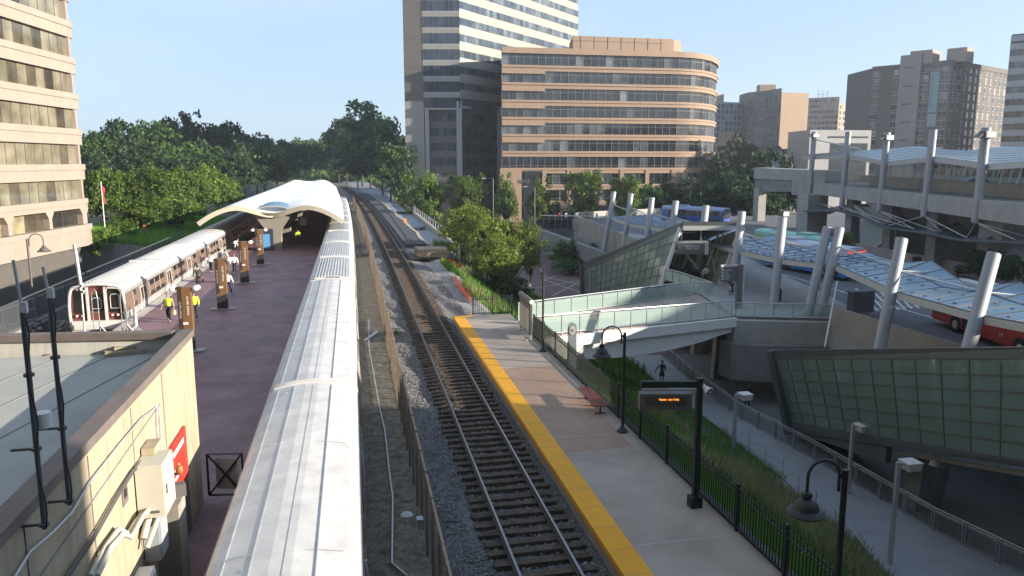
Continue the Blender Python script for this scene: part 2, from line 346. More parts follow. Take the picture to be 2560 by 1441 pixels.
mat('bus_green',(.12,.42,.07),.35,var=.06,coat=.3)
mat('bus_teal',(.03,.30,.16),.35,var=.06,coat=.3)
mat('bus_lightblue',(.03,.20,.52),.35,var=.06,coat=.3)
mat('bus_red',(.42,.035,.02),.35,var=.06,coat=.3)
mat('flag_red',(.45,.03,.03),.8,var=.1)
mat('banner',(.20,.30,.32),.6,var=.05)
mat('brickplaza',(.15,.10,.10),.85,var=.25,scale=.6)
mat('bulb',(.9,.9,.85),.25,var=0,spec=.8)
mat('grass_base',(.05,.12,.022),.95,var=.5,scale=1.3,col2=(.13,.17,.05),bump=.5,bscale=9)
mat('weeds_base',(.06,.075,.03),.95,var=.5,scale=1.3,col2=(.17,.15,.07),bump=.5,bscale=6)
glassmat('glass_tower',(.02,.03,.045),(.045,.06,.08),(.12,.145,.16),thr=(.6,.85))
glassmat('glass_orange',(.010,.012,.016),(.022,.028,.036),(.14,.155,.16),thr=(.78,.93))
glassmat('glass_cream',(.03,.026,.02),(.13,.12,.085),(.19,.175,.13),thr=(.33,.65))
glassmat('glass_bus',(.01,.012,.015),(.02,.025,.03),(.05,.06,.07),rough=.25,spec=.3)
glassmat('glass_train',(.012,.011,.011),(.02,.018,.016),(.05,.045,.04),rough=.12,spec=.35)
glassmat('glass_shop',(.01,.013,.016),(.03,.035,.04),(.12,.12,.10),thr=(.75,.92))
glassmat('glass_far',(.02,.03,.04),(.06,.08,.1),(.32,.33,.33),thr=(.6,.85))
glassmat('ge_glass',(.045,.085,.075),(.075,.125,.105),(.14,.19,.145),rough=.12,thr=(.5,.8))
clearglass('ge_glass_thin',(.27,.36,.30),.6,.12)
clearglass('ge_glass_dark',(.15,.215,.20),.75,.12)
clearglass('upper_glass',(.22,.33,.40),.85,.3)
clearglass('rail_glass',(.42,.56,.53),.45,.15)
clearglass('roof_glass',(.10,.20,.30),.82,.38)
clearglass('clear',(.30,.36,.34),.16,.04)
leafmat('leaf_sun',(.055,.105,.015),(.15,.22,.03))
leafmat('leaf_mid',(.035,.08,.018),(.09,.16,.03))
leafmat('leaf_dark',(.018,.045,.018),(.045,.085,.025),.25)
leafmat('leaf_bright',(.09,.15,.02),(.22,.27,.04))
leafmat('blade_green',(.09,.23,.025),(.21,.38,.06))
leafmat('blade_straw',(.24,.22,.12),(.46,.41,.25))
meshwire('chainlink',(.15,.13,.10),5.5,.82)
meshwire('netting',(.85,.12,.03),2.2,.35)
mat('galv_col',(.30,.32,.35),.5,metal=.15,var=.06,scale=1)
mat('steel_dark',(.10,.115,.13),.5,metal=.3,var=.1)
mat('screen_pale',(.40,.38,.33),.4,var=.1,scale=4)
mat('bus_blue_pale',(.25,.32,.50),.4,var=.06)
mat('bus_teal2',(.22,.45,.38),.4,var=.06)
mat('bus_white2',(.42,.46,.55),.4,var=.06)
clearglass('roof_dark',(.12,.16,.20),.8,.15)
mat('roofing_pale',(.5,.5,.46),.85,var=.12,scale=1.5,streak=.4)
mat('orange_dull',(.34,.11,.04),.5,var=.15,scale=5)
mat('pipe_dark',(.10,.115,.13),.5,metal=.3,var=.1)
mat('rust',(.34,.13,.06),.8,var=.25,scale=5)
mat('grey_clad_b',(.23,.22,.22),.8,var=.06,scale=.3)
mat('grey_clad_l',(.36,.36,.35),.8,var=.06,scale=.3)
mat('brick_brown_d',(.15,.125,.115),.9,var=.1,scale=.3)
mat('brick_tan_l',(.34,.25,.185),.9,var=.08,scale=.3)
glassmat('glass_shopw',(.02,.02,.018),(.06,.05,.035),(.30,.25,.16),thr=(.6,.75))
meshwire('chainlink2',(.10,.11,.12),2.6,.86)
mat('stone',(.17,.165,.17),.95,var=.5,scale=14,col2=(.34,.33,.32),attr=.4)
mat('cloth_tan2',(.13,.13,.12),.85,var=.1)
# ================================================================ GROUND
def cshift(y): return -1.1e-4*max(0,y-60)**2
def CX(y): return 4.45+cshift(y)
g=MB(); g.face([(-1400,-600,-6.6),(1400,-600,-6.6),(1400,1500,-6.6),(-1400,1500,-6.6)]); g.build('ground','ground',kind='structure')
def smooth(a,b,x): t=min(1,max(0,(x-a)/(b-a))); return t*t*(3-2*t)
def gh(x,y):
    """height of the railway embankment"""
    e=9.9 if y<48 else (9.0 if y<88 else 11.7); w=10.5 if y<50 else (10. if y<88 else .6)
    top=-.27
    if x>e: z=top-smooth(0,1,(x-e)/w)*6.4 if w<2 else top-(min(1,(x-e)/w)**.9)*6.4
    elif x<-19.2:
        if y<96: z=-4.9 if x<-20.2 else top-(-19.2-x)*4.6
        else: z=top+smooth(0,12,-19.2-x)*1.2
    else: z=top
    if -19<x<e: z+= -.28*smooth(.3,-.4,x)
    return z
xs=list(np.arange(-60,-20.5,2.5))+list(np.arange(-20.4,-17,.5))+list(np.arange(-17,0,2.))+list(np.arange(0,12.4,.35))+list(np.arange(12.4,24,.6))
ys=list(np.arange(-30,12,6))+list(np.arange(12,60,.5))+list(np.arange(60,96,1.2))+list(np.arange(96,100,1))+list(np.arange(100,420,5))
g=MB(); nx=len(xs); sh=[]
for j,y in enumerate(ys):
    for i,x in enumerate(xs):
        z=gh(x,y); 
        if 1.9<x<9: 
            d=abs(x-CX(y)); z+= (.09*math.sin(x*3.1+y*.9)*math.sin(y*.37) if d>1.6 else 0)+random.uniform(-.02,.02)
        if 6.2<x<11 and 47<y<90: z+=.28*max(0,math.sin((x+y*.12)*1.6))*math.sin(y*.21+1)
        if x>12: z+=random.uniform(-.06,.06)
        g.v.append((x+ (cshift(y) if x<9 else cshift(y)*.3),y,z-.02 if x<12 else z))
for j in range(len(ys)-1):
    for i in range(nx-1):
        x=(xs[i]+xs[i+1])/2; y=(ys[j]+ys[j+1])/2; a=j*nx+i
        if x<-19: m=3 if y<96 else 5
        elif x<1.7: m=1
        elif x<7.2 or (y>88 and x<8): m=0
        elif x<9.3 and y<90: m=2
        elif y>=88: m=4 if x<11.6 else 5
        else: m=5 if (y<49 or x>11.5) else 2
        if x>=9.3 and y<49: m=5
        g.f.append((a,a+1,a+nx+1,a+nx)); g.m.append(m); g.r.append(.5)
g.build('railway_embankment',['ballast','ballast_dirt','ballast_pale','concrete_dark','tarp','weeds_base'],smooth=60,kind='structure')
# pale trodden ballast strip along the fence side
# ---------------------------------------------------------------- mainline track
tr=thing('railway_track','rusty rails on dark sleepers between the wire fence and the yellow edged platform','railway track',(CX(20),20,-.2))
YS=[12+k*.56 for k in range(560)]
far=MB()
for k,y in enumerate(YS):
    s=MB() if 2<=k<102 else far
    c=CX(y); dz=random.uniform(-.02,.015); w=random.uniform(.1,.125); ln=random.uniform(1.27,1.36); off=random.uniform(-.05,.05)
    s.obox((c+off,y+random.uniform(-.03,.03),-.25+dz),(ln,w,.09),random.uniform(-.02,.02))
    if s is not far: s.build('sleeper','sleeper',tr)
far.build('sleeper','sleeper',tr,kind='stuff')
for sd in (-.7525,.7525):
    m=MB(); P=[(CX(y)+sd,y) for y in [6]+list(range(10,340,5))]
    pts=[Vector((a,b,0)) for a,b in P]
    for a,b in zip(pts[:-1],pts[1:]):
        m.beam(atz(a,-.135),atz(b,-.135),.14,.03,0); m.beam(atz(a,-.085),atz(b,-.085),.03,.08,0); m.beam(atz(a,-.024),atz(b,-.024),.075,.045,0); m.beam(atz(a,0),atz(b,0),.058,.006,1)
    m.build('rail',['rail','railtop'],tr)
# disused siding beside the right hand train
t=thing('siding_track','short rusty siding curving beside the right hand train behind the wire fence','railway track',(.8,90,-.3))
for q in (0,.8):
    m=MB(); path=[Vector((.95+q*.35+.0*y-2.2e-4*(y-84)**2,y,-.12)) for y in range(84,170,6)]
    for a,b in zip(path[:-1],path[1:]): m.beam(a,b,.08,.14)
    m.build('rail','rail',t)
# metro rails and the pit edges
t=thing('metro_track','rails of the left hand metro track in front of the stopped train','railway track',(-15.1,40,-.6))
for sd in (-.72,.72):
    m=MB(); m.beam((-15.1+sd,24,-.5),(-15.1+sd,120,-.5),.08,.16); m.build('rail','rail',t)
# ---------------------------------------------------------------- metro island platform
P=[y for y in (12,30,60,80,100,120,140,160,180,200)]
m=MB(); L_=[(-13.5+cshift(y),y) for y in P]; R_=[(-3.02+cshift(y),y) for y in P]
m.prism(L_+R_[::-1],-.9,.53,1,0); m.build('metro_platform',['platform_tile','concrete_dark'],kind='structure')
m=MB()
for E_,d in ((L_,1),(R_,-1)):
    for a,b in zip(E_[:-1],E_[1:]): m.face([(a[0]-.02*d,a[1],.545),(a[0]+.62*d,a[1],.545),(b[0]+.62*d,b[1],.545),(b[0]-.02*d,b[1],.545)][::d])
m.build('platform_edge','granite',kind='structure')
m=MB()
for y in np.arange(16,80,7.5): m.box(-12.85,-3.7,y,y+.03,.535,.5365)
for x in (-10.2,-6.4): m.box(x,x+.03,14,80,.535,.5368)
m.build('platform_joint','concrete_dark',kind='structure')
# ---------------------------------------------------------------- low commuter platform
m=MB(); m.box(6.08,9.75,8,47.3,-.5,.24); 
m.build('platform','marc_concrete',kind='structure')
m=MB(); m.box(6.02,6.72,8,47.3,.1,.252); m.box(6.72,7.35,46.95,47.3,.24,.249); m.build('yellow_edge','yellow',kind='structure')
m=MB()
for y in (17.1,20.7,25.,29.5,34.6,39.9): m.box(6.74,9.7,y,y+.03,.24,.2435)
m.build('platform_seam','granite',kind='structure')
m=MB()
for k in range(33): m.box(6.03,6.71,8.6+k*1.2,8.612+k*1.2,.2,.2545)
m.build('edge_seam','concrete_dark',kind='structure')
brickmat('paverm',(.36,.24,.17),(.31,.21,.155),(.17,.13,.10),.24,.12,.012,.85,rot=R(45),var=.12,bump=.3)
m=MB(); m.face([(6.75,23.6,.2425),(9.2,23.6,.2425),(9.2,34.4,.2425),(6.75,34.4,.2425)]); m.build('platform_paving','paverm',kind='structure')
# far strip of old platform, construction slab
m=MB()
Q=[y for y in range(92,260,8)]
a=[(CX(y)+1.75,y) for y in Q]; b=[(CX(y)+4.2+ .2*math.sin(y*.3),y) for y in Q]; m.prism(a+b[::-1],-.5,.12,0); m.build('old_platform','asphalt',kind='structure')
m=MB(); b2=[(x+.4,y) for x,y in b]; m.prism(b+b2[::-1],-.5,.16,0); m.build('old_platform_kerb','sand',kind='structure')
# ---------------------------------------------------------------- fences
def chain_fence(name,label,pts,h,pm,mm,step,group=None,rail=True,r=.03,kinds=None):
    t=thing(name,label,'fence',pts[0],group); L=0
    for a,b in zip(pts[:-1],pts[1:]):
        a=Vector(a); b=Vector(b); n=max(1,round((b-a).length/step))
        for k in range(n):
            p=lerp(a,b,k/n); m=MB(); m.beam(p,p+Zv*(h*random.uniform(.97,1.03)),r*2,r*2,up=(1,0,0)); m.build('post',pm,t)
        m=MB(); m.face([a,b,b+Zv*h,a+Zv*h]); m.build('wire_mesh',mm,t)
        if rail: m=MB(); m.beam(a+Zv*(h-.03),b+Zv*(h-.03),.05,.05); m.beam(a+Zv*.1,b+Zv*.1,.04,.04); m.build('rail',pm,t)
    return t
mat('fence_tan',(.27,.21,.155),.8,var=.3,scale=3)
chain_fence('wire_fence','long tan wire fence on weathered posts between the right hand train and the main line',[(1.62,y0,-.4) if y0<60 else (1.62+cshift(y0)*.9,y0,-.4) for y0 in (11,40,70,100,130,160,190)],2.45,'fence_tan','chainlink',1.55,r=.04)
def picket_fence(name,label,pts,h,m_,gap=.13,post=2.4,group=None):
    t=thing(name,label,'fence',pts[0],group)
    for a,b in zip(pts[:-1],pts[1:]):
        a=Vector(a); b=Vector(b); n=max(1,round((b-a).length/post)); d=(b-a)/n
        for k in range(n):
            p=a+d*k; q=MB(); q.beam(p,p+Zv*(h+.05),.075,.075,up=(1,0,0)); q.obox(p+Zv*(h+.07),(.05,.05,.015)); q.build('post',m_,t)
            pan=MB(); e=p+d; pan.beam(p+Zv*.12,e+Zv*.12,.045,.045); pan.beam(p+Zv*(h-.22),e+Zv*(h-.22),.045,.045); pan.beam(p+Zv*(h-.06),e+Zv*(h-.06),.03,.03)
            nn=int(d.length/gap)
            for j in range(1,nn): c=lerp(p,e,j/nn); hh=h+(.06 if j%2 else -.02); pan.beam(c+Zv*.05,c+Zv*hh,.026,.026,up=(1,0,0)); 
            pan.build('picket_panel',m_,t)
    q=MB(); q.beam(Vector(pts[-1]),Vector(pts[-1])+Zv*(h+.05),.075,.075,up=(1,0,0)); q.build('post',m_,t)
    return t
picket_fence('picket_fence','long dark green iron picket fence down the right side of the yellow edged platform',[(9.72,8,.24),(9.72,40.6,.24)],1.25,'green_iron')
picket_fence('picket_fence','short dark green iron picket fence across the far end of the yellow edged platform',[(7.35,47.5,.2),(9.9,47.5,.2)],1.25,'green_iron',.14,1.25)
# dark kerb under the fence
m=MB(); m.box(9.752,9.98,8,40.5,-.2,.33); m.build('platform_kerb','green_iron',kind='structure')
# white conduit on the dirt strip
pts=[(922,800),(922,871),(933,929),(947,1013),(962,1076),(973,1178),(982,1245),(980,1409),(1018,1441)]
m=MB(); m.tube([PZ(x,y,-.2) for x,y in pts],.035,6); tag(m.build('cable_conduit','galv',smooth=60),'thin pale conduit snaking along the dirt beside the right hand train','conduit')
m=MB(); a=PZ(912,852,-.3); b=PZ(945,828,-.1); m.beam(a,b,.22,.03); tag(m.build('metal_plank','galv'),'bent pale metal strip lying on the dirt beside the right hand train','metal strip')
m=MB(); c=PZ(1017,1294,-.35); m.lathe([(.01,.0),(.16,.03),(.19,.08),(.12,.14),(.02,.16)],c,10); tag(m.build('plastic_helmet','white',smooth=50),'white plastic lid dropped on the ballast by the wire fence','plastic lid')
for (x,y) in ((1050,1310),(1050,1405)):
    m=MB(); c=PX(x,y,1.5); m.obox(c,(.07,.1,.13)); m.obox(c+Vector((0,0,.15)),(.085,.12,.02)); 
    tag(m.build('junction_box','galv'),'small pale junction box on the wire fence, '+('upper one of the nearest two' if y<1400 else 'lower one at the bottom edge'),'junction box','junction boxes on the wire fence')
c=PZ(993,838,-.3); m=MB()
for k in range(34):
    a=random.uniform(0,6.28); r=random.uniform(.05,.25); p=c+Vector((math.cos(a)*r,math.sin(a)*r,random.uniform(.05,.4))); d=Vector((random.uniform(-1,1),random.uniform(-1,1),random.uniform(0,1))).normalized()*.1; e=d.cross(Vector((0,0,1))).normalized()*.05
    m.face([p-e,p+d,p+e,p-d])
tag(m.build('weed','leaf_bright'),'lone bright green weed on the grey ballast left of the rails','weed')
# ---------------------------------------------------------------- trains
PROF=[(1.30,.25),(1.42,.55),(1.52,1.0),(1.55,1.45),(1.54,1.95),(1.48,2.55),(1.44,2.75)]
ROOF=[(1.44,2.75),(1.37,2.93),(1.2,3.07),(.62,3.18),(.2,3.22)]
def sx(z):
    for (a,b),(c,d) in zip(PROF[:-1],PROF[1:]):
        if b<=z<=d: return a+(c-a)*(z-b)/(d-b)
    return PROF[-1][0]
def car(parent,cx,y0,ln,rz,ribs,cab=False,sides=(1,),curve=False):
    """one metro car: shell, roof, windows, doors; rz = rail height"""
    c1=cx+(cshift(y0) if curve else 0); c2=cx+(cshift(y0+ln) if curve else 0)
    def pt(x,y,z): t=(y-y0)/ln; return (c1+(c2-c1)*t+x,y,rz+z)
    y1=y0+ln-.25; sh=MB()
    full=[(-x,z) for x,z in PROF[::-1]]+[(x,z) for x,z in PROF]
    prof=PROF
    for sg in (-1,1):
        for (a,b),(c,d) in zip(prof[:-1],prof[1:]):
            mi=1 if 1.6<(b+d)/2<2.56 else 0
            q=[pt(sg*a,y0,b),pt(sg*a,y1,b),pt(sg*c,y1,d),pt(sg*c,y0,d)]; sh.face(q if sg>0 else q[::-1],mi)
    ring=[(x,z) for x,z in PROF+ROOF[1:]]; ring=ring+[(-x,z) for x,z in ring[::-1]]
    for y in ((y1,) if cab else (y0,y1)): 
        q=[pt(x,y,z) for x,z in ring]; sh.face(q if y==y1 else q[::-1],1)
    sh.face([pt(-1.3,y0,.25),pt(1.3,y0,.25),pt(1.3,y1,.25),pt(-1.3,y1,.25)],2)
    body=sh.build('train_car',['alu','train_brown','dark'],parent,smooth=40)
    rf=MB(); rr=[(x,z) for x,z in ROOF]; rr=rr+[(-x,z) for x,z in rr[::-1]]
    for (a,b),(c,d) in zip(rr[:-1],rr[1:]): rf.face([pt(a,y0,b),pt(a,y1,b),pt(c,y1,d),pt(c,y0,d)])
    for x in (-1.05,-.55,.04,.62):
        z=3.255-(.025 if abs(x)>.3 else 0)-(.08 if abs(x)>.9 else 0); rf.beam(pt(x,y0+.3,z-.04),pt(x,y1-.3,z-.04),.02,.02,1)
    if ribs:
        for (ya,yb) in ((y0+.9,y0+ln*.47),(y0+ln*.53,y1-.9)):
            for k in range(11):
                x=-.95+k*.19; z=3.245-.10*abs(x)**2; rf.beam(pt(x,ya,z),pt(x,yb,z),.085,.07,0); 
                rf.beam(pt(x+.095,ya,z-.028),pt(x+.095,yb,z-.028),.10,.02,1)
        rf.box(c1-1.1,c1+1.1,y0+ln*.49,y0+ln*.51,rz+3.12,rz+3.25,0)
    # rounded end rim
    for y in (y0+.02,y1-.02):
        rf.tube([pt(x,y,z+.005) for x,z in rr],.025,5)
    if not ribs:
        for yy in (ln*.25,ln*.5,ln*.75): rf.beam(pt(-1.1,y0+yy,3.105),pt(-.6,y0+yy,3.2),.012,.012,1,up=Zv); rf.beam(pt(-.6,y0+yy,3.2),pt(.6,y0+yy,3.2),.012,.012,1); rf.beam(pt(.6,y0+yy,3.2),pt(1.1,y0+yy,3.105),.012,.012,1)
        for k in range(26): x=random.uniform(-.9,.9); yy=random.uniform(.5,ln-.5); rf.obox(pt(x,y0+yy,3.205-.05*abs(x)),(.008,random.uniform(.02,.07),.006),random.uniform(-.6,.6),1)
    rf.build('roof',['train_roof','train_roof_rib'],body,smooth=35)
    doors=[ln*.185,ln*.5,ln*.815]; dw=.68
    def pane(sg,ya,yb,za,zb,off,mb,mi=0):
        q=[pt(sg*(sx(za)+off),ya,za),pt(sg*(sx(za)+off),yb,za),pt(sg*(sx(zb)+off),yb,zb),pt(sg*(sx(zb)+off),ya,zb)]; mb.face(q if sg>0 else q[::-1],mi)
    for sg in sides:
        for d in doors:
            w=MB(); yy=y0+d
            pane(sg,yy-dw,yy+dw,.98,2.5,.012,w,1)
            for s in (-1,1): pane(sg,yy+s*.34-.22,yy+s*.34+.22,1.65,2.35,.022,w,0)
            for s in (-1,0,1): 
                k=.05 if s else .02
                w.beam(pt(sg*(sx(1.)+.02),yy+s*dw,1.),pt(sg*(sx(1.8)+.02),yy+s*dw,1.8),k,k,2); w.beam(pt(sg*(sx(1.8)+.02),yy+s*dw,1.8),pt(sg*(sx(2.5)+.02),yy+s*dw,2.5),k,k,2)
            w.build('door',['glass_train','alu','train_white'],body)
        segs=[(1.9 if cab else .9,doors[0]-dw-.9),(doors[0]+dw+.9,doors[1]-dw-.7),(doors[1]+dw+.7,doors[2]-dw-.9),(doors[2]+dw+.9,ln-1.1)]
        for a,b in segs:
            n=max(1,round((b-a)/1.25))
            for k in range(n):
                w=MB(); wa=a+(b-a)*k/n+.06; wb=a+(b-a)*(k+1)/n-.06
                pane(sg,y0+wa,y0+wb,1.5,2.5,.012,w,0)
                w.beam(pt(sg*(sx(1.62)+.01),y0+wa-.04,1.6),pt(sg*(sx(2.42)+.01),y0+wa-.04,2.44),.03,.02,1)
                w.build('window',['glass_train','train_white'],body)
    return body,pt
rt=thing('metro_train','silver metro train at the right platform edge, its long roof running towards the camera','train',(-1.42,25,-.45))
for k in range(-1,6):
    y0=25.3+23*k
    car(rt,-1.49,y0,23,-.45,k>=1,sides=(1,),curve=True)
# brown/white end strip at the second joint and rubber band at the first
m=MB(); 
for x0,x1,mi in ((-2.45,-1.85,1),(-1.8,-1.0,0),(-.95,-.4,1)): m.box(x0,x1,48.35,48.55,2.68,2.82,mi)
m.build('roof_marker',['train_maroon','train_white'],rt)
m=MB()
for dy in (-.1,.08): m.tube([(-1.49+x,25.2+dy,-.44+z+.02) for x,z in [(q,w) for q,w in ROOF]+[(-q,w) for q,w in ROOF[::-1]]],.032,6)
m.build('roof_joint','train_white',rt,smooth=60)
lt=thing('metro_train','silver metro train with brown cab end at the left edge of the red tiled platform','train',(-15.1,49,-.45))
for k in range(5):
    body,pt=car(lt,-15.1,48.6+23*k,23,-.45,k==0,cab=(k==0),sides=(1,),curve=False)
    if k==0: b0=body; p0=pt
# cab front of the left train
fr=MB(); yf=48.6; cx=-15.1; z0=-.45
ring=[(x,z) for x,z in PROF+ROOF[1:]]; ring=ring+[(-x,z) for x,z in ring[::-1]]
fr.face([(cx+x*.985,yf+.12,z0+z) for x,z in ring][::-1],0)
fr.tube([(cx+x*.99,yf,z0+z) for x,z in ring]+[(cx+ring[0][0]*.99,yf,z0+ring[0][1])],.09,6,1)
fr.box(cx-1.42,cx+1.42,yf-.12,yf+.1,z0+.45,z0+1.05,1)
for x in (-.52,.46): fr.box(cx+x-.05,cx+x+.05,yf-.06,yf+.12,z0+1.0,z0+3.05,1)
fr.build('cab_front',['train_maroon','train_white'],b0,smooth=40)
w=MB()
for a,b,za,zb in ((-1.33,-.62,1.5,2.88),(-.38,.30,1.6,2.6),(.62,1.33,1.5,2.88)):
    w.face([(cx+a,yf+.1,z0+za),(cx+b,yf+.1,z0+za),(cx+b*.96,yf+.1,z0+zb),(cx+a*.96,yf+.1,z0+zb)],0,.1)
for a,b,za,zb in ((-.30,.20,1.75,2.4),(.72,1.2,1.75,2.6)):
    w.tube([(cx+x,yf+.08,z0+z) for x,z in ((a,za),(b,za),(b,zb-.12),(b-.08,zb),(a+.08,zb),(a,zb-.12),(a,za))],.022,5,1)
w.tube([(cx+x,yf-.02,z0+z) for x,z in ((.52,1.0),(.52,2.85),(.62,3.0),(1.2,2.96),(1.38,2.75),(1.5,1.9),(1.46,1.0))],.045,6,1)
w.build('windscreen',['glass_train','train_white'],b0,smooth=50)
for x in (-1.15,-.85,.8,1.1):
    h=MB(); h.tube([(cx+x,yf+.12,z0+1.35),(cx+x,yf+.02,z0+1.35)],.09,12); h.tube([(cx+x,yf+.02,z0+1.35),(cx+x,yf-.0,z0+1.35)],.065,12,1); h.build('headlight',['train_maroon','bulb'],b0,smooth=40)
h=MB(); h.box(cx-1.3,cx+1.3,yf-.2,yf-.1,z0+.55,z0+.85,0); h.box(cx-.4,cx+.5,yf-.35,yf-.1,z0+.2,z0+.5,1); h.build('coupler',['train_white','dark'],b0)
# ---------------------------------------------------------------- white platform canopy
cn=thing('platform_canopy','white gull wing fabric canopy over the far part of the red tiled platform','canopy',(-8.35,84,.55))
def zc(u,y):
    lob=3.75+1.75*math.sin(math.pi*min(1,abs(u)**.8))**.75 if abs(u)<1 else 3.75
    a=abs(u); k=1-math.exp(-((y-83)/5.5)) 
    val=4.35+.95*k+.12*k*math.sin((y-83)/12.5*2*math.pi-1.2)
    crest=5.3+.25*k
    if a<.5: t=smooth(0,.5,a); return val*(1-t)+crest*t
    t=(a-.5)/.5; return crest-(crest-3.75)*t**1.75
def cpt(u,y): hw=7.35-.9*smooth(84,190,y); sl=(1.2*(1-abs(u))**2 if y<84.5 else 0); return Vector((-8.35+cshift(y)+u*hw,y+sl,zc(u,y)))
U=[-1+2*k/48 for k in range(49)]; YY=[84,84.6,85.4,86.5,88]+list(np.arange(90,196,2.2))
top=MB(); n=len(U)
for y in YY:
    for u in U: top.v.append(tuple(cpt(u,y)))
N0=len(top.v)
for y in YY:
    for u in U: p=cpt(u,y); top.v.append((p.x,p.y,p.z-.16))
for j in range(len(YY)-1):
    for i in range(n-1):
        a=j*n+i; top.f.append((a,a+1,a+n+1,a+n)); top.m.append(0); top.r.append(.5)
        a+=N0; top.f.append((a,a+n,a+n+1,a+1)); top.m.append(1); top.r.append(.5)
for j in range(len(YY)-1):
    for i in (0,n-1): a=j*n+i; top.f.append((a,a+n,a+n+N0,a+N0)); top.m.append(0); top.r.append(.5)
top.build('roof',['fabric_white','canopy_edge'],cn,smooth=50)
e=MB(); P=[cpt(u,84) for u in U]
for a,b in zip(P[:-1],P[1:]): e.beam(a-Zv*.2+Vector((0,-.06,0)),b-Zv*.2+Vector((0,-.06,0)),.28,.48)
e.build('front_rim','canopy_edge',cn,smooth=50)
gl=MB()
for k in range(8):
    a=math.pi*k/8; b=math.pi*(k+1)/8
    for (ra,ya,rb,yb) in ((1.9,84.9,1.5,88.5),):
        gl.face([(-8.35+ra*math.cos(a),ya,4.5+ra*.42*math.sin(a)),(-8.35+ra*math.cos(b),ya,4.5+ra*.42*math.sin(b)),(-8.35+rb*math.cos(b),yb,5.0+rb*.42*math.sin(b)),(-8.35+rb*math.cos(a),yb,5.0+rb*.42*math.sin(a))])
    for (r_,y_,zz) in ((1.92,84.85,4.5),):
        gl.beam((-8.35+r_*math.cos(a),y_,zz+r_*.42*math.sin(a)),(-8.35+r_*math.cos(b),y_,zz+r_*.42*math.sin(b)),.1,.08,1)
gl.build('skylight',['roof_glass','canopy_edge'],cn)
for y in (85.2,99,113,127,141,155,170,185):
    s=cshift(y); m=MB(); x=-8.35+s
    for dy0,dy1 in ((0,1.5),):
        sec=[(.75,.53),(.75,2.1),(.95,2.9),(1.9,4.25)]
        for sg in (1,):
            for (a,za),(b,zb) in zip(sec[:-1],sec[1:]):
                m.hexa([(x-a,y,za),(x+a,y,za),(x+a,y+1.5,za),(x-a,y+1.5,za),(x-b,y,zb),(x+b,y,zb),(x+b,y+1.5,zb),(x-b,y+1.5,zb)])
    c=m.build('column','canopy_column',cn)
    if y<86:
        text('lettering','Ride On',.28,frameM((x,y-.01,1.25),(1,0,0)),'mullion',c,.004) if False else None
# hanging sign boards below the canopy
for (px,py,w,h,l) in ((742,556,1.5,.5,'dark hanging sign board under the white canopy'),(758,554,.75,.8,'pale square sign panel hanging under the white canopy')):
    c=PD(px,py,92 if w>1 else 88); m=MB(); m.obox(c,(w/2,.06,h/2),mi=0); m.beam(c+Zv*h/2,c+Zv*(h/2+1.2),.04,.04,1,up=(1,0,0))
    if w>1: m.obox(c+Vector((.45,-.07,.0)),(.12,.01,.08),mi=2)
    tag(m.build('hanging_sign',['sign_grey' if w>1 else 'canopy_edge','steel','traffic_red']),l,'sign')
c=PZ(665,628,.55); m=MB(); m.obox(c+Vector((0,1,1.15)),(.75,.45,1.15)); m.obox(c+Vector((.05,.52,1.0)),(.35,.02,.75),mi=1); tag(m.build('map_kiosk',['cloth_navy','sign_blue']),'dark navy information kiosk with blue panel beside the canopy column','kiosk')
# ---------------------------------------------------------------- pylons
def pylon(px,py,h=3.25,first=None):
    b=PZ(px,py,.55); t=thing('pylon','',"pylon",b,'brown sign pylons down the red tiled platform')
    m=MB(); m.obox(b+Zv*.03,(.75,.3,.03)); m.build('base_plate','granite',t)
    hw=.31; m=MB(); x0,x1=b.x-hw,b.x+hw; y0,y1=b.y-.22,b.y+.22
    m.hexa([(x0,y0,.58),(x1,y0,.58),(x1,y1,.58),(x0,y1,.58),(x0,y0,1.38),(x1,y0,1.58),(x1,y1,1.58),(x0,y1,1.38)]); m.build('dark_base','navy_base',t)
    m=MB(); m.hexa([(x0,y0,1.38),(x1,y0,1.58),(x1,y1,1.58),(x0,y1,1.38),(x0,y0,.58+h),(x1,y0,.58+h),(x1,y1,.58+h),(x0,y1,.58+h)]); sh=m.build('shaft','brown_enamel',t)
    m=MB(); m.box(x0-.012,x0+.03,y0-.01,y1+.01,.6,.6+h); m.box(x0-.01,x0+.2,y0-.012,y0-.002,1.6,.6+h); m.build('shaded_side','brown_shaded',t)  # left side's shade painted in as a darker brown
    text('lettering','SILVER SPRING',.15,frameM((x1-.17,y0-.018,.55+h*.72),(0,0,-1),(1,0,0)),'cloth_white',t,.004)
    text('lettering','SILVER SPRING',.13,frameM((x0+.1,y0-.018,.55+h*.66),(0,0,-1),(1,0,0)),'sign_silver',t,.004)
    for sx_ in (-1,1):
        a=MB(); c=Vector((b.x+sx_*.55,b.y+.05,.5+h)); a.beam((b.x+sx_*.3,b.y,.5+h),c,.03,.03); ar=a.build('lamp_arm','black',t)
        for dy in (-.17,.2):
            q=MB(); q.lathe([(.02,.12),(.12,.10),(.17,0),(.15,-.08),(.05,-.11)],c+Vector((0,dy,0)),10); q.build('globe','bulb',ar,smooth=60)
    q=MB(); q.box(b.x-.12,b.x+.12,y0-.02,y0-.005,1.95,2.08); q.build('notice','white',t)
    return t
for (px,py),l in zip([(472,878),(558,773),(613,708),(652,662)],['nearest brown sign pylon, at the corner of the cream building','second brown sign pylon, beside a man in a white shirt','third brown sign pylon on the red tiles','farthest brown sign pylon, just before the white canopy']):
    pylon(px,py)['label']=l

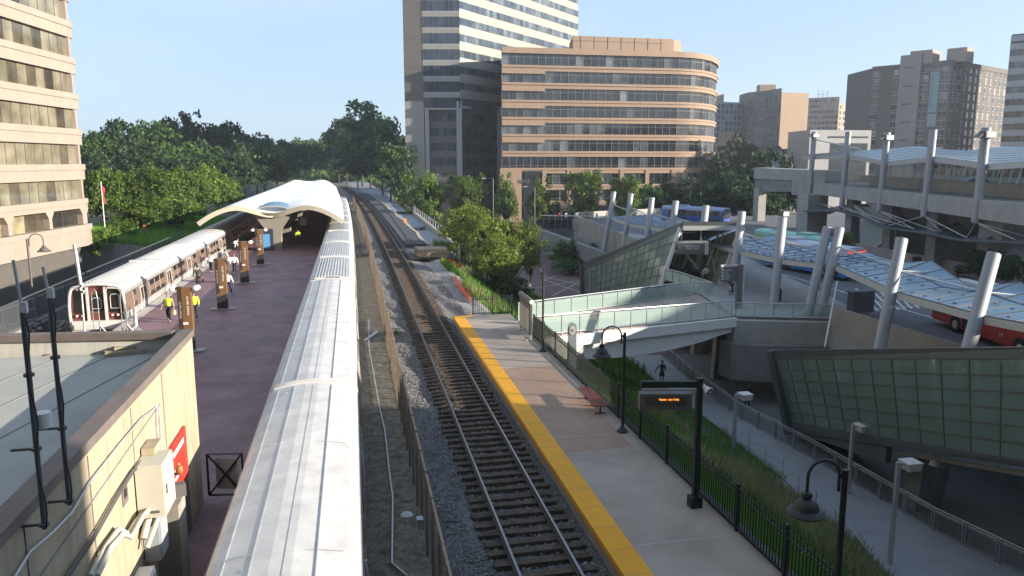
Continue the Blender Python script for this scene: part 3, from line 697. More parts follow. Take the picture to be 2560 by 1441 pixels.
m=MB()
for k in range(160):
    a=random.uniform(0,6.28); r_=random.uniform(0,1)**.6; c=PZ(95,818,-.3)+Vector((math.cos(a)*r_*2.6,math.sin(a)*r_*1.6,(1-r_)*.45)); s_=random.uniform(.07,.2); m.lathe([(s_*.6,-s_*.5),(s_,0),(s_*.6,s_*.45),(.01,s_*.6)],c,5)
o_=m.build('rubble_heap','stone',kind='stuff'); tag(o_,'pale heap of broken stone in the yard left of the metro train','rubble')
# ================================================================ TRANSIT CENTRE (right half)
DZ=-.7
# plaza, path, street
m=MB(); m.face([(19.5,60,-6.56),(60,60,-6.56),(60,135,-6.56),(19.5,135,-6.56)]); m.build('plaza','brickplaza',kind='structure')
m=MB(); ptz=[(1330,722),(1460,700),(1380,740),(1462,735),(1360,700),(1462,668),(1350,690),(1462,715)]
for a,b in ((0,1),(2,1),(4,3),(6,7),(4,5)): m.beam(PZ(*ptz[a],-6.55),PZ(*ptz[b],-6.55),.25,.01)
m.build('plaza_line','sand',kind='structure')
m=MB()
ed=[(19.,20),(19.6,25),(21.1,30),(21.7,34),(22.,42),(22.2,50),(22.4,60)]; er=[(26.6,20),(26.2,24),(25.3,28),(24.9,36),(24.3,42),(24.6,50),(25.6,60)]
m.prism([(a,b) for a,b in er]+[(a,b) for a,b in ed[::-1]],-7,-6.5); m.build('path','pathmat',kind='structure')
m=MB(); m.face([(-80,148,-6.55),(160,148,-6.55),(160,166,-6.55),(-80,166,-6.55)]); m.build('road','asphalt',kind='structure')
m=MB(); m.box(20,160,140,147.9,-7,-6.42); m.box(14,160,166.1,172,-7,-6.42); m.build('pavement','deck_walk',kind='structure')
m=MB(); m.face([(20,157.,-6.545),(160,157.,-6.545),(160,157.25,-6.545),(20,157.25,-6.545)]); m.build('road_line','white',kind='structure')
# deck -------------------------------------------------------------
dp=[(25.6,47.5),(31.8,45.3),(31.3,33),(31.2,20),(31.2,-5),(120,-5),(150,150),(48,150),(41,140),(38.6,131),(38.1,119),(34.5,94),(33.7,87),(33.4,61.5),(26.6,61.5),(27.2,56.2)]
m=MB(); m.prism([(a,b) for a,b in dp],-2.2,DZ,1,0); m.build('bus_deck',['deck_road','concrete_dark'],kind='structure')
wk=[(25.7,47.6),(31.7,45.4),(31.35,33),(31.3,20),(31.3,2),(33.2,2),(33.4,38.9),(35.0,46.8),(37.,53.5),(38.8,60.9),(43.4,79.4),(43,95),(40,110),(37.8,118),(34.7,94),(33.9,86),(33.6,61.7),(26.8,61.4),(27.3,56.3)]
m=MB(); m.prism(wk,DZ-.2,DZ+.12); m.build('deck_pavement','deck_walk',kind='structure')
m=MB()
def dl(a,b,w=.14): m.beam(PZ(*a,DZ+.006),PZ(*b,DZ+.006),w,.006)
dl((1850,655),(2046,712)); dl((2046,712),(2338,797)); dl((2100,730),(2330,758),.12); dl((2160,775),(2335,762),.12); dl((2120,700),(2190,690),.1)
for k in range(9): dl((2140+k*21,722+k*3.2),(2195+k*17,778-k*1.2),.16)
m.build('deck_marking','white',kind='structure')
# supports
for (x,y) in ((27.2,52.6),(29,60)):
    m=MB(); m.hexa([(x-.45,y-.3,-6.6),(x+.45,y-.3,-6.6),(x+.45,y+.3,-6.6),(x-.45,y+.3,-6.6),(x-.2,y-.3,-2.2),(x+1.1,y-.3,-2.2),(x+1.1,y+.3,-2.2),(x-.2,y+.3,-2.2)])
    tag(m.build('deck_pier','concrete_warm'),'leaning concrete pier beside the end of the footbridge' if y==52.6 else 'shaded concrete pier in the dark under the bus deck','pier','lone front pier' if y==52.6 else 'piers under the bus deck')
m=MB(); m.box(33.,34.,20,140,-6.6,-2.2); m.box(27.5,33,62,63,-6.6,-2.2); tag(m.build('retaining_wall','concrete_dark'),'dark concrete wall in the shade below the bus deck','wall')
# abutment block below the footbridge end
w=thing('deck_abutment','stepped concrete block under the glass railing where the footbridge meets the bus deck','wall',(28,46,-2))
A=Vector((25.4,47.2,0)); B=Vector((31.9,45.1,0))
m=MB(); m.prism([(25.3,47.6),(25.4,46.9),(31.9,44.7),(32.,45.6)],-2.35,DZ-.1); m.build('upper_step','concrete',w)
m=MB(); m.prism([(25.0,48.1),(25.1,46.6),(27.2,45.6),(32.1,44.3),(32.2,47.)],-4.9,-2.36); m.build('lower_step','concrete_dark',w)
# parapet along the canopy columns
w=thing('deck_parapet','pale concrete parapet below the leaning columns on the right','wall',(31,35,0))
m=MB(); m.band([(31.6,45.3),(31.15,43.9),(31.05,33),(31.0,18)],-1.6,.4,.0,.28); m.build('upper_wall','concrete_warm',w)
m=MB(); m.band([(31.6,45.3),(31.15,43.9),(31.05,33),(31.0,18)],-3.2,-1.62,.12,.3); m.build('lower_wall','concrete',w)
w=thing('curved_parapet','curved concrete end wall of the bus deck beside the plaza','wall',(37,110,-2))
cp=[(44,141),(41,137.5),(39.4,133),(38.3,127),(37.6,119),(36.3,108),(34.3,94),(33.6,88),(33.5,84)]; cp=cp[::-1]
m=MB(); m.band(cp[::-1],-2.4,.55,.0,.3); m.build('upper_wall','concrete_warm',w,smooth=30)
m=MB(); m.band(cp[::-1],-6.6,-2.42,.15,.3); m.build('lower_wall','concrete',w,smooth=30)
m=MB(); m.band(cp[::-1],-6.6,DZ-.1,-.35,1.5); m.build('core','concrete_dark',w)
m=MB(); m.band([(44,141),(60,148),(100,146)],DZ,.45,.3,.0); tag(m.build('deck_wall','concrete'),'low pale parapet at the far edge of the bus deck behind the blue bus','wall')
# ---------------------------------------------------------------- glass railings
def glass_rail(name,label,pts,h=1.12,n=8,group=None):
    t=thing(name,label,'railing',pts[0],group); a=Vector(pts[0])
    tot=sum((Vector(pts[i+1])-Vector(pts[i])).length for i in range(len(pts)-1))
    for a,b in zip(pts[:-1],pts[1:]):
        a=Vector(a); b=Vector(b); k=max(1,round(n*(b-a).length/tot))
        for j in range(k+1):
            p=lerp(a,b,j/k); m=MB(); m.beam(p-Zv*.12,p+Zv*h,.05,.05,up=(b-a)); m.build('post','steel',t)
        for j in range(k):
            p=lerp(a,b,j/k); q=lerp(a,b,(j+1)/k); d=(q-p).normalized()*.07; m=MB(); zz=Zv*(h-.1)
            m.face([p+d+Zv*.08,q-d+Zv*.08,q-d+zz,p+d+zz]); m.build('glass_panel','rail_glass',t)
        m=MB(); m.tube([a+Zv*h,b+Zv*h],.045,6); m.tube([a+Zv*(h-.28)+Vector((0,.06,0)),b+Zv*(h-.28)+Vector((0,.06,0))],.02,5); m.tube([a+Zv*.06,b+Zv*.06],.025,5); m.build('handrail','galv',t,smooth=60)
    return t
NA=Vector((9.95,40.5,.25)); NB=Vector((25.4,47.35,-.62)); FA=Vector((9.8,45.0,.25)); FB=Vector((27.1,56.2,-.62))
glass_rail('glass_railing','near glass railing of the white footbridge, above its curved girder',[NA+Vector((.3,.1,.05)),NB],1.12,12)
glass_rail('glass_railing','far glass railing of the white footbridge',[FA,lerp(FA,FB,.97)],1.12,12)
glass_rail('glass_railing','glass railing above the stepped concrete block in front of the bus deck',[NB+Vector((.25,-.1,0)),Vector((31.7,45.25,-.62)),Vector((31.9,46.2,-.62))],.98,6)
glass_rail('glass_railing','short glass railing stepping down from the glass escalator entrance',[(27.1,56.3,-.62),(27.9,55.4,-.62),(26.6,58.7,-.2),(26.3,61.,-.2)],1.05,5)
fb=thing('footbridge','white footbridge from the low platform to the bus deck','bridge',(10,42,0))
m=MB(); m.hexa([NA-Zv*.55,NB-Zv*.5,FB-Zv*.5,FA-Zv*.55,NA,NB,FB,FA]); m.build('walkway','marc_concrete',fb)
m=MB()
for k in range(12):
    t0,t1=k/12,(k+1)/12; a=lerp(NA,NB,t0); b=lerp(NA,NB,t1); o=Vector((.15,-.35,0)); 
    m.beam(a+o-Zv*.32,b+o-Zv*.32,.25,.62)
m.build('fascia','white',fb,smooth=30)
m=MB()
for k in range(12):
    t0,t1=k/12,(k+1)/12; a=lerp(NA,NB,t0)+Vector((.2,-.15,-.7)); b=lerp(NA,NB,t1)+Vector((.2,-.15,-.7)); d=lambda t:.35+.75*math.sin(math.pi*min(1,t*1.05+.02))**.7
    i=Vector((-.5,1.1,0)); m.hexa([a-Zv*d(t0),b-Zv*d(t1),b+i-Zv*d(t1),a+i-Zv*d(t0),a,b,b+i,a+i])
m.build('girder','white',fb,smooth=30)
# ---------------------------------------------------------------- glass escalator entrance (upper)
def rp(c,s,t): # bilinear on corners bl,br,tr,tl
    return lerp(lerp(c[0],c[1],s),lerp(c[3],c[2],s),t)
def glasswall(root,c,nc,nrw,glass,name='glass_wall',th=.03):
    m=MB()
    for i in range(nc):
        for j in range(nrw): m.face([rp(c,i/nc,j/nrw),rp(c,(i+1)/nc,j/nrw),rp(c,(i+1)/nc,(j+1)/nrw),rp(c,i/nc,(j+1)/nrw)])
    m.build(name,glass,root)
    m=MB()
    for i in range(nc+1): m.beam(rp(c,i/nc,0),rp(c,i/nc,1),.06,.06,up=(1,0,0))
    for j in range(nrw+1): m.beam(rp(c,0,j/nrw),rp(c,1,j/nrw),.06,.06)
    m.build('mullion_grid','mullion',root)
g1=thing('escalator_entrance','green glass escalator entrance leaning beside the footbridge','entrance hall',(30,62,DZ))
LB=Vector((26.46,62.05,-.73)); LT=Vector((27.9,62.1,4.6)); RB=Vector((31.3,61.05,-.73)); RTp=Vector((33.1,61.06,4.6))
FLB=Vector((27.0,87.,-6.5)); FLT=Vector((27.0,87.7,-2.4)); FRB=Vector((32.0,86,-6.5)); FRT=Vector((32.8,86.5,-2.4))
def cap(a,b,z): return lerp(a,b,z)
glasswall(g1,[FLB,LB,lerp(LB,LT,.88),lerp(FLB,FLT,.86)],15,5,'ge_glass_thin')
glasswall(g1,[RB,FRB,lerp(FRB,FRT,.86),lerp(RB,RTp,.88)],15,5,'ge_glass_thin','far_glass_wall')
m=MB()
m.hexa([lerp(FLB,FLT,.86)+Vector((-.06,0,0)),lerp(LB,LT,.88)+Vector((-.06,-.4,0)),lerp(LB,LT,.88)+Vector((.1,-.4,0)),lerp(FLB,FLT,.86)+Vector((.1,0,0)),FLT+Vector((-.06,0,0)),LT+Vector((-.06,-.6,0)),LT+Vector((.1,-.6,0)),FLT+Vector((.1,0,0))])
m.beam(FLB,FLT,.6,.6,up=(1,0,0)); m.build('metal_trim','ge_panel',g1)
m=MB(); o=Vector((0,-.9,0)); m.hexa([FLT+Vector((0,0,-.1)),LT+o-Zv*.1,RTp+o-Zv*.1,FRT-Zv*.1,FLT+Zv*.2,LT+o+Zv*.25,RTp+o+Zv*.25,FRT+Zv*.2]); m.build('roof','ge_panel',g1)
m=MB(); m.hexa([LT+o-Zv*.5,RTp+o-Zv*.5,RTp+Vector((0,.0,-.5)),LT+Vector((0,0,-.5)),LT+o-Zv*.1,RTp+o-Zv*.1,RTp-Zv*.1,LT-Zv*.1]); m.build('front_canopy','sign_silver',g1)
m=MB(); m.tube([LB+Vector((-.3,-.4,0)),LT+Vector((-.1,-.5,-.3))],.2,10); m.tube([RB+Vector((0,-.3,0)),RTp+Vector((-.2,-.5,-.3))],.17,10); m.tube([RB+Vector((.5,2.5,0)),RTp+Vector((0,2.5,-.3))],.13,8); m.tube([RB+Vector((.2,.3,0)),RTp+Vector((-.1,6,-1.5))],.12,8); m.tube([RB+Vector((0,2,0)),lerp(LB,LT,.6)+Vector((2.6,5,0))],.1,8); m.build('portal_frame','white',g1,smooth=50)
m=MB()
for k in range(1,9):
    t=k/9; a=lerp(LB,FLB,t); b=lerp(LT,FLT,t); m.tube([a+Vector((.5,0,0)),b+Vector((.4,0,-.2))],.09,7); c=lerp(LB,FLB,t+.05)+Vector((.6,0,0)); m.tube([c,lerp(LT,FLT,t-.03)+Vector((.5,0,-.3))],.06,6)
    a=lerp(RB,FRB,t); b=lerp(RTp,FRT,t); m.tube([a-Vector((.5,0,0)),b-Vector((.4,0,.2))],.09,7)
m.build('inner_truss','white',g1,smooth=50)
m=MB(); m.hexa([LB+Vector((.3,4,-.1)),RB+Vector((-.3,4,-.1)),FRB+Vector((0,0,-.1)),FLB-Zv*.1,LB+Vector((.3,4,0)),RB+Vector((-.3,4,0)),FRB,FLB]); m.build('escalator_bed','concrete_dark',g1)
m=MB(); m.beam(LT+Vector((1.3,2,-1)),LT+Vector((4.2,1.5,-.75)),.25,.06); m.beam(LT+Vector((1.,4,-1.3)),LT+Vector((3.9,3.6,-1.)),.25,.06); m.build('ceiling_lamp','bulb',g1)
for k,x in enumerate((27.6,28.9,30.2)):
    e=thing('escalator','','escalator',(x,62.6,DZ),'escalators in the glass entrance'); e['label']=['dark escalator nearest the leaning white portal leg','middle dark escalator with an orange lit skirt in the glass entrance','rightmost dark escalator beside the standing person'][k]
    m=MB(); P0=Vector((x,62.6,-.58)); P1=Vector((x,65.2,-.58)); P2=Vector((x-.2,80,-6.2))
    for a,b in ((P0,P1),(P1,P2)): m.beam(a+Zv*.45,b+Zv*.45,.05,.85)
    m.build('balustrade','glass_bus' if False else 'dark',e)
    m=MB(); m.tube([P0+Zv*.2,P0+Vector((0,-.3,.5)),P0+Zv*.95,P1+Zv*.95,P2+Zv*.95],.06,6); m.build('handrail','black',e,smooth=60)
    if k==1: m=MB(); m.beam(P0+Vector((-.05,.5,.25)),P0+Vector((-.05,2.2,.2)),.03,.1); m.build('skirt_light','led_orange',e)
# sign hung in the portal
s=thing('hanging_sign','dark wayfinding sign with silver header hung in the glass entrance','sign',(28.5,62.4,2.5))
c=PD(1727,622,66); m=MB(); m.obox(c,(1.2,.08,.48),-AZ,0); m.obox(c+Vector((0,-.03,.58)),(1.45,.1,.1),-AZ,1); m.obox(c+Vector((1.3,-.3,.02)),(.2,.02,.55),-AZ,1)
for x_ in (-.9,.9): m.beam(c+Vector((x_,0,.6)),c+Vector((x_,0,1.5)),.05,.05,1,up=(1,0,0))
m.build('panel',['sign_grey','sign_silver'],s)
text('lettering','Silver Spring',.17,frameM(c+Vector((.1,-.15,.58)),RT),'mullion',s,.004)
text('lettering','METRO MARC\nSTREET LEVEL',.2,frameM(c+Vector((.1,-.13,.1)),RT),'white',s,.004)
text('lettering','i',.3,frameM(c+Vector((1.3,-.34,.3)),RT),'mullion',s,.004)
# wayfinding totem
tb=PZ(1842,772,DZ+.12); s=thing('wayfinding_totem','tall grey wayfinding totem with a tilted directory board near the walking man','sign',tb)
m=MB(); m.obox(tb+Vector((.1,0,1.62)),(.2,.12,1.62),0,0); m.box(tb.x+.30,tb.x+.42,tb.y-.13,tb.y+.11,tb.z,tb.z+3.28,1); m.build('post',['sign_grey','sign_silver'],s)
m=MB(); cc=tb+Vector((-.72,.05,2.55)); m.obox(cc,(.66,.06,.55),0,0); m.obox(cc+Vector((0,-.01,.62)),(.68,.07,.08),0,1); b=m.build('board',['sign_grey','sign_silver'],s)
text('lettering','Bus Bays\nTaxi\nMetro\nParking\nMARC',.16,frameM(cc+Vector((-.38,-.075,0)),(1,0,0)),'white',b,.004,'LEFT')
m=MB()
for k in range(4): m.obox(cc+Vector((-.53,-.07,.34-k*.22)),(.06,.008,.075))
m.build('pictograms','white',b)
# bin
c=PZ(1940,753,DZ+.12); m=MB(); m.lathe([(.3,0),(.34,.05),(.36,.85),(.38,.87),(.38,.93),(.33,.95),(.28,1.0),(.1,1.02)],c,16)
for k in range(20): a=k*math.pi/10; m.beam(c+Vector((.36*math.cos(a),.36*math.sin(a),.08)),c+Vector((.37*math.cos(a),.37*math.sin(a),.84)),.03,.015,0,up=(math.cos(a),math.sin(a),0))
tag(m.build('litter_bin','green_iron',smooth=30),'dark green round litter bin at the foot of a leaning column','bin')
# grey cabinet on deck
c=PZ(2150,782,DZ+.12); m=MB(); m.obox(c+Zv*.75,(.95,.28,.72),R(8)); m.obox(c+Zv*1.5,(1.0,.32,.06),R(8)); tag(m.build('shelter_cabinet','ge_panel'),'dark grey display cabinet behind the pale parapet','cabinet')
c=PZ(2180,700,2); m=MB()
# ---------------------------------------------------------------- canopy on leaning columns
cd=[(1535,480,105,1508,640),(1578,485,98.6,1556,640),(1630,495,87.6,1612,650),(1690,503,80,1665,672),(1765,515,71.7,1745,690),(1855,530,63,1832,725),(1957,545,56.3,1935,755),(2100,570,53,2050,790),(2255,597,41,2200,870),(2485,635,34.3,2412,905)]
gc=thing('glass_canopy','long wavy blue glass canopy hung from leaning grey columns along the bus deck','canopy',(31,50,DZ))
ax=[]
for k,(xt,yt,D_,xb,yb) in enumerate(cd):
    T=PD(xt,yt,D_); B=PD(xb,yb,D_-.6); d=(T-B).normalized(); bz=-3.2 if k in (0,1,2,3,8,9) else DZ+.1
    B=T-d*((T.z-bz)/d.z); ax.append((B,T)); m=MB()
    m.tube([B,T],.34,14,0,True,.27,up=(0,1,0))
    if k==7: o_=Vector((-.62,.5,0)); m.tube([B+o_,T+o_],.34,14,0,True,.27,up=(0,1,0))
    m.build('column','steel_paint' if False else 'galv_col',gc,smooth=50)
def axis_at(k,z): B,T=ax[k]; t=(z-B.z)/(T.z-B.z); return lerp(B,T,t)
zr=[2.5,2.1,2.6,2.9,2.6,2.75,2.9,2.9,3.1,3.2]
E0=[axis_at(k,zr[k])+Vector((.2,-.3,0)) for k in range(10)]
E0.append(E0[-1]+Vector((-.3,-9,.5)))
prev=None
for k in range(len(E0)-1):
    a,b=E0[k],E0[k+1]; w1=3.1; w2=5.2; mid=(a+b)/2; xv=Vector((1,.12,0))
    a1=a+xv*w1+Zv*.1; b1=b+xv*w1+Zv*.1; m1=mid+xv*w1+Zv*.3
    a2=a+xv*w2+Zv*-.1; b2=b+xv*w2+Zv*-.1; m2=mid+xv*w2+Zv*(.55 if k in (5,6) else .8)
    m=MB(); sm=MB()
    def patch(c,nu,nv):
        for i in range(nu):
            for j in range(nv):
                m.face([rp(c,i/nu,j/nv),rp(c,(i+1)/nu,j/nv),rp(c,(i+1)/nu,(j+1)/nv),rp(c,i/nu,(j+1)/nv)])
                q=rp(c,(i+.5)/nu,(j+.35)/nv); sm.obox(q+Zv*.03,(.07,.07,.02)) if nv>1 else None
        for i in range(nu+1): sm.beam(rp(c,i/nu,0)+Zv*.01,rp(c,i/nu,1)+Zv*.01,.06,.03)
        for j in (0,nv): sm.beam(rp(c,0,j/nv)+Zv*.01,rp(c,1,j/nv)+Zv*.01,.06,.03)
    patch([a,mid,m1,a1],3,2); patch([mid,b,b1,m1],3,2); patch([a1,m1,m2,a2],3,1); patch([m1,b1,b2,m2],3,1)
    m.build('glass_panel','roof_glass',gc); sm.build('seam','mullion',gc)
    m=MB(); m.beam(a-Zv*.2,b-Zv*.2,.22,.34); m.build('gutter','sign_silver',gc)
    if k<9:
        q=axis_at(k,4.2); q2=axis_at(k+1,4.2) if k+1<10 else b+Zv*1.5
        for s_,e_ in ((q,lerp(a1,m1,.7)),(q2,lerp(b1,m1,.7))): m=MB(); m.tube([s_,e_+Zv*.1],.045,6); m.tube([s_,e_+Zv*.1+xv*.9],.035,6); m.build('strut','galv',gc,smooth=60)
B,T=ax[6]; m=MB(); m.obox(T+Vector((.05,-.05,.32)),(.28,.3,.2),.2,0); m.obox(T+Vector((.02,-.36,.3)),(.22,.02,.14),.2,1); m.build('floodlight',['mullion','bulb'],gc)
m=MB(); m.tube([PD(2093,705,49),PD(2062,868,46.5)],.06,7); tag(m.build('drain_pipe','galv',smooth=60),'thin slanting grey pipe at the corner of the parapet and the stepped block','pipe')
for px,yt,yb,l in ((1233,447,540,'pale lamp post before the dark joint of tower and terracotta building'),(1337,468,560,'grey lamp post in front of the terracotta entrance')):
    b=PD(px,yb,140); b.z=-6.6; T=PD(px,yt,140); t=thing('street_lamp',l,'street lamp',b); m=MB(); m.tube([b,T],.07,8); m.beam(T,T-RT*1.6+Zv*.1,.08,.07); m.build('pole','steel_dark',t); m=MB(); m.obox(T-RT*1.7+Zv*.05,(.35,.15,.1),-AZ); m.build('lamp_head','galv',t)
# ---------------------------------------------------------------- lower glass hall (bottom right)
g2=thing('glass_hall','dark green glass wall of the lower escalator hall at the right edge','entrance hall',(24,30,-6.5))
BL=Vector((25.5,39.6,-6.1)); TL=Vector((24.55,40.6,-1.3)); TRr=Vector((22.95,18.3,4.42)); BR=Vector((22.7,18.,.25))
dl_=(TRr-TL)/22.3
c=[BL+Vector((0,0,.5)),BR+Vector((0,0,.15)),lerp(BR,TRr,.9),lerp(BL,TL,.9)]
glasswall(g2,c,14,6,'ge_glass_dark')
m=MB(); o=Vector((.35,0,0)); e=Vector((-.05,0,0))
a,b,c_,d=lerp(BL,TL,.9),lerp(BR,TRr,.9),TRr,TL
m.hexa([a+e,b+e,b+o,a+o,d+e,c_+e,c_+o,d+o]); m.beam(BL+Vector((0,0,-.2)),TL,.55,.5,up=(1,0,0)); m.hexa([BL-Zv*.05,BR-Zv*.05,BR+o-Zv*.05,BL+o-Zv*.05,BL+e+Zv*.52,BR+e+Zv*.15,BR+o+Zv*.15,BL+o+Zv*.52]); M_=lerp(BL,BR,.45); m.prism([(BL.x+.1,BL.y),(M_.x+.1,M_.y),(M_.x+.4,M_.y),(BL.x+.4,BL.y)],[BL.z-.05,M_.z-.9,M_.z-.9,BL.z-.05],[BL.z,M_.z,M_.z,BL.z]); m.build('metal_trim','ge_panel',g2)
m=MB()
for k in range(9):
    t=k/9+.03; p=lerp(BL,BR,t)+Vector((.7,0,.4)); q=lerp(TL,TRr,t)+Vector((.6,0,-.5)); m.tube([p,q],.16,8); q2=lerp(TL,TRr,t+.09)+Vector((.6,0,-.5)); m.tube([p,q2],.09,8)
m.build('inner_truss','white',g2,smooth=50)
m=MB(); m.hexa([BL+Vector((2.5,0,-.4)),BR+Vector((2.5,0,-.4)),BR+Vector((2.7,0,-.4)),BL+Vector((2.7,0,-.4)),TL+Vector((2.5,0,-.9)),TRr+Vector((2.5,0,-.9)),TRr+Vector((2.7,0,-.9)),TL+Vector((2.7,0,-.9))]); m.hexa([BL+Vector((.4,0,-.4)),BR+Vector((.4,0,-.5)),BR+Vector((2.6,0,-.5)),BL+Vector((2.6,0,-.4)),BL+Vector((.4,0,-.2)),BR+Vector((.4,0,-.3)),BR+Vector((2.6,0,-.3)),BL+Vector((2.6,0,-.2))]); m.build('inner_wall','concrete_dark',g2)
for x,y in ((26.6,30),(27.5,23)):
    m=MB(); m.hexa([(x-.7,y-.5,-6.6),(x+.7,y-.5,-6.6),(x+.7,y+.5,-6.6),(x-.7,y+.5,-6.6),(x-.1,y-.5,-1.6),(x+1.5,y-.5,-1.6),(x+1.5,y+.5,-1.6),(x-.1,y+.5,-1.6)]); m.build('leaning_pier','concrete_dark',g2)
# ---------------------------------------------------------------- path railings and lamps
def bar_rail(name,label,pts,h,m_,step=1.6,bars=True,cat='railing'):
    t=thing(name,label,cat,pts[0])
    for a,b in zip(pts[:-1],pts[1:]):
        a=Vector(a); b=Vector(b); n=max(1,round((b-a).length/step))
        for k in range(n):
            p=lerp(a,b,k/n); q=lerp(a,b,(k+1)/n); d=(q-p).normalized()
            if bars:
                m=MB(); m.beam(p,p+Zv*h,.05,.1,up=(1,0,0)); m.beam(p+d*.16,p+d*.16+Zv*h,.05,.05,up=(1,0,0)); m.build('post',m_,t)
                m=MB(); m.beam(p+d*.2+Zv*.12,q+Zv*.12,.03,.03); m.beam(p+d*.2+Zv*(h-.2),q+Zv*(h-.2),.03,.03)
                nn=11
                for j in range(nn+1): c=lerp(p+d*.2,q,j/nn); m.beam(c+Zv*.12,c+Zv*(h-.2),.012,.012,up=(1,0,0))
                m.build('bar_panel',m_,t)
            else: m=MB(); m.beam(p,p+Zv*h,.03,.03,up=(1,0,0)); m.build('post',m_,t)
        m=MB(); m.tube([a+Zv*h,b+Zv*h],.028,6); m.tube([a+Zv*(h-.12 if bars else h*.55),b+Zv*(h-.12 if bars else h*.55)],.022,6); m.build('handrail',m_,t)
    return t
bar_rail('path_railing','grey bar railing along the far side of the sunken path',[(26.3,21.5,-6.5),(25.2,27.5,-6.5),(24.8,36,-6.5),(24.1,43,-6.5),(24.5,50,-6.5),(25.5,58,-6.5)],1.1,'steel')
bar_rail('grass_railing','thin blue grey railing between the long grass and the sunken path',[(19.2,23,-6.3),(20.5,28,-6.2),(21.6,34,-6.3),(22.1,42,-6.4)],.95,'cloth_blue2' if False else 'steel',1.9,False)
for k,(x,y) in enumerate(((21.3,25.4),(21.3,38.7),(22.6,27.96+3.2))):
    if k==2: x,y=23.9,31.8
    h=(-2.05+6.5) if k==0 else 3.25 if k==1 else 3.6
    t=thing('path_lamp',['tall grey post lamp with a square white head, nearest beside the sunken path','grey post lamp with square head, farthest of the three beside the sunken path','shorter post lamp with square head in front of the lower glass wall'][k],'lamp',(x,y,-6.5),'square headed lamps beside the sunken path')
    m=MB(); m.beam((x,y,-6.5),(x,y,-6.5+h),.15,.15,up=(1,0,0)); m.build('pole','galv',t)
    m=MB(); m.beam((x,y,-6.6+h),(x+.35,y,-6.6+h),.07,.07); m.build('arm','galv',t)
    m=MB(); m.hexa([(x+.3,y-.28,h-6.86),(x+.85,y-.28,h-6.86),(x+.85,y+.28,h-6.86),(x+.3,y+.28,h-6.86),(x+.22,y-.34,h-6.5),(x+.9,y-.34,h-6.5),(x+.9,y+.34,h-6.5),(x+.22,y+.34,h-6.5)]); m.build('lamp_head','white',t)
# ---------------------------------------------------------------- platform lamps
def gooseneck(base,top,reach,label,mt='black',s=1.,dirv=Vector((-1,.1,0))):
    base=Vector(base); t=thing('platform_lamp',label,'street lamp',base,'gooseneck station lamps'); d=dirv.normalized()
    m=MB(); m.lathe([(.21*s,0),(.21*s,.05),(.14*s,.09),(.11*s,.16),(.055*s,.2)],base,14); m.build('base',mt,t,smooth=40)
    m=MB(); m.tube([base+Zv*.15,base+Zv*(top-.25)],.055*s,10); m.build('pole',mt,t,smooth=60)
    c=base+Zv*(top-.36)+d*.12; r=reach/2; P=[c-Zv*.5*s*.6,c]+[c+d*r+Zv*0+(-d*math.cos(a)+Zv*math.sin(a))*r for a in [math.pi*k/10 for k in range(1,11)]]
    e=P[-1]; P.append(e-Zv*.28*s); m=MB(); m.tube(P,.03*s,8); m.beam(base+Zv*(top-.4),P[1],.05,.08); m.build('arm',mt,t,smooth=60)
    q=P[-1]; m=MB(); m.lathe([(.03*s,.0),(.09*s,-.02),(.10*s,-.10),(.075*s,-.14),(.14*s,-.18),(.20*s,-.26),(.23*s,-.36),(.30*s,-.40),(.335*s,-.44),(.32*s,-.475),(.2*s,-.46),(.05*s,-.4)],q,20); m.build('shade',mt,t,smooth=40)
    return t
gooseneck((9.35,25.1,.24),3.95,.7,'black gooseneck lamp at the end of the red bench, in the middle of the platform')
gooseneck((9.42,37.3,.24),4.45,.7,'black gooseneck lamp at the far end of the platform, next to the glass railing')
gooseneck((9.45,12.7,.24),3.9,.66,'large black gooseneck lamp nearest the camera, at the bottom right',s=1.12)
# ---------------------------------------------------------------- departures sign
b=Vector((9.27,18.9,.24)); s=thing('departure_sign','black steel post carrying a hanging departure display over the platform fence','sign',b)
m=MB(); m.obox(b+Zv*.16,(.17,.15,.16)); m.build('base_box','green_iron',s)
m=MB(); m.beam(b,b+Zv*3.75,.15,.15,up=(1,0,0)); m.obox(b+Zv*3.78,(.1,.1,.02)); m.build('post','green_iron',s)
u=RT; a=b+Zv*3.62; m=MB(); m.beam(a,a-u*1.62,.12,.17,0); m.beam(a-Zv*.16,a-u*1.6-Zv*.16,.05,.04,1); m.build('arm',['green_iron','galv'],s)
c=a-u*.95-Zv*.48; dsp=MB(); M3=Matrix.Rotation(-AZ,3,'Z'); dsp.obox(c,(.72,.14,.23),M=M3,mi=0); dsp.obox(c-FW*.145+Vector((0,0,0)),(.56,.01,.13),M=M3,mi=1); d_=dsp.build('display',['mullion','screen'],s)
text('led_text','TRAIN  ON TIME',.075,frameM(c-Vector((math.sin(AZ),math.cos(AZ),0))*.155+Zv*.07+u*.08,u),'led_orange',d_,.002)
ls=thing('loudspeaker','white horn loudspeaker on top of the departure sign post','loudspeaker',b+Zv*3.4)
m=MB(); q=b+Vector((.12,-.1,3.5)); m.tube([q+Vector((-.05,.12,.12)),q+Vector((.0,.03,.04)),q+Vector((.07,-.1,-.05))],[.05,.06,.13],14); m.tube([q+Vector((.07,-.1,-.05)),q+Vector((.075,-.11,-.055))],[.13,.14],14); m.build('horn','white',ls,smooth=50); m=MB(); m.tube([q+Vector((.072,-.113,-.056)),q+Vector((.074,-.117,-.058))],[.1,.1],12); m.tube([q+Vector((.074,-.117,-.058)),q+Vector((.085,-.14,-.068))],[.035,.02],10,1); m.build('mouth',['mullion','white'],ls)
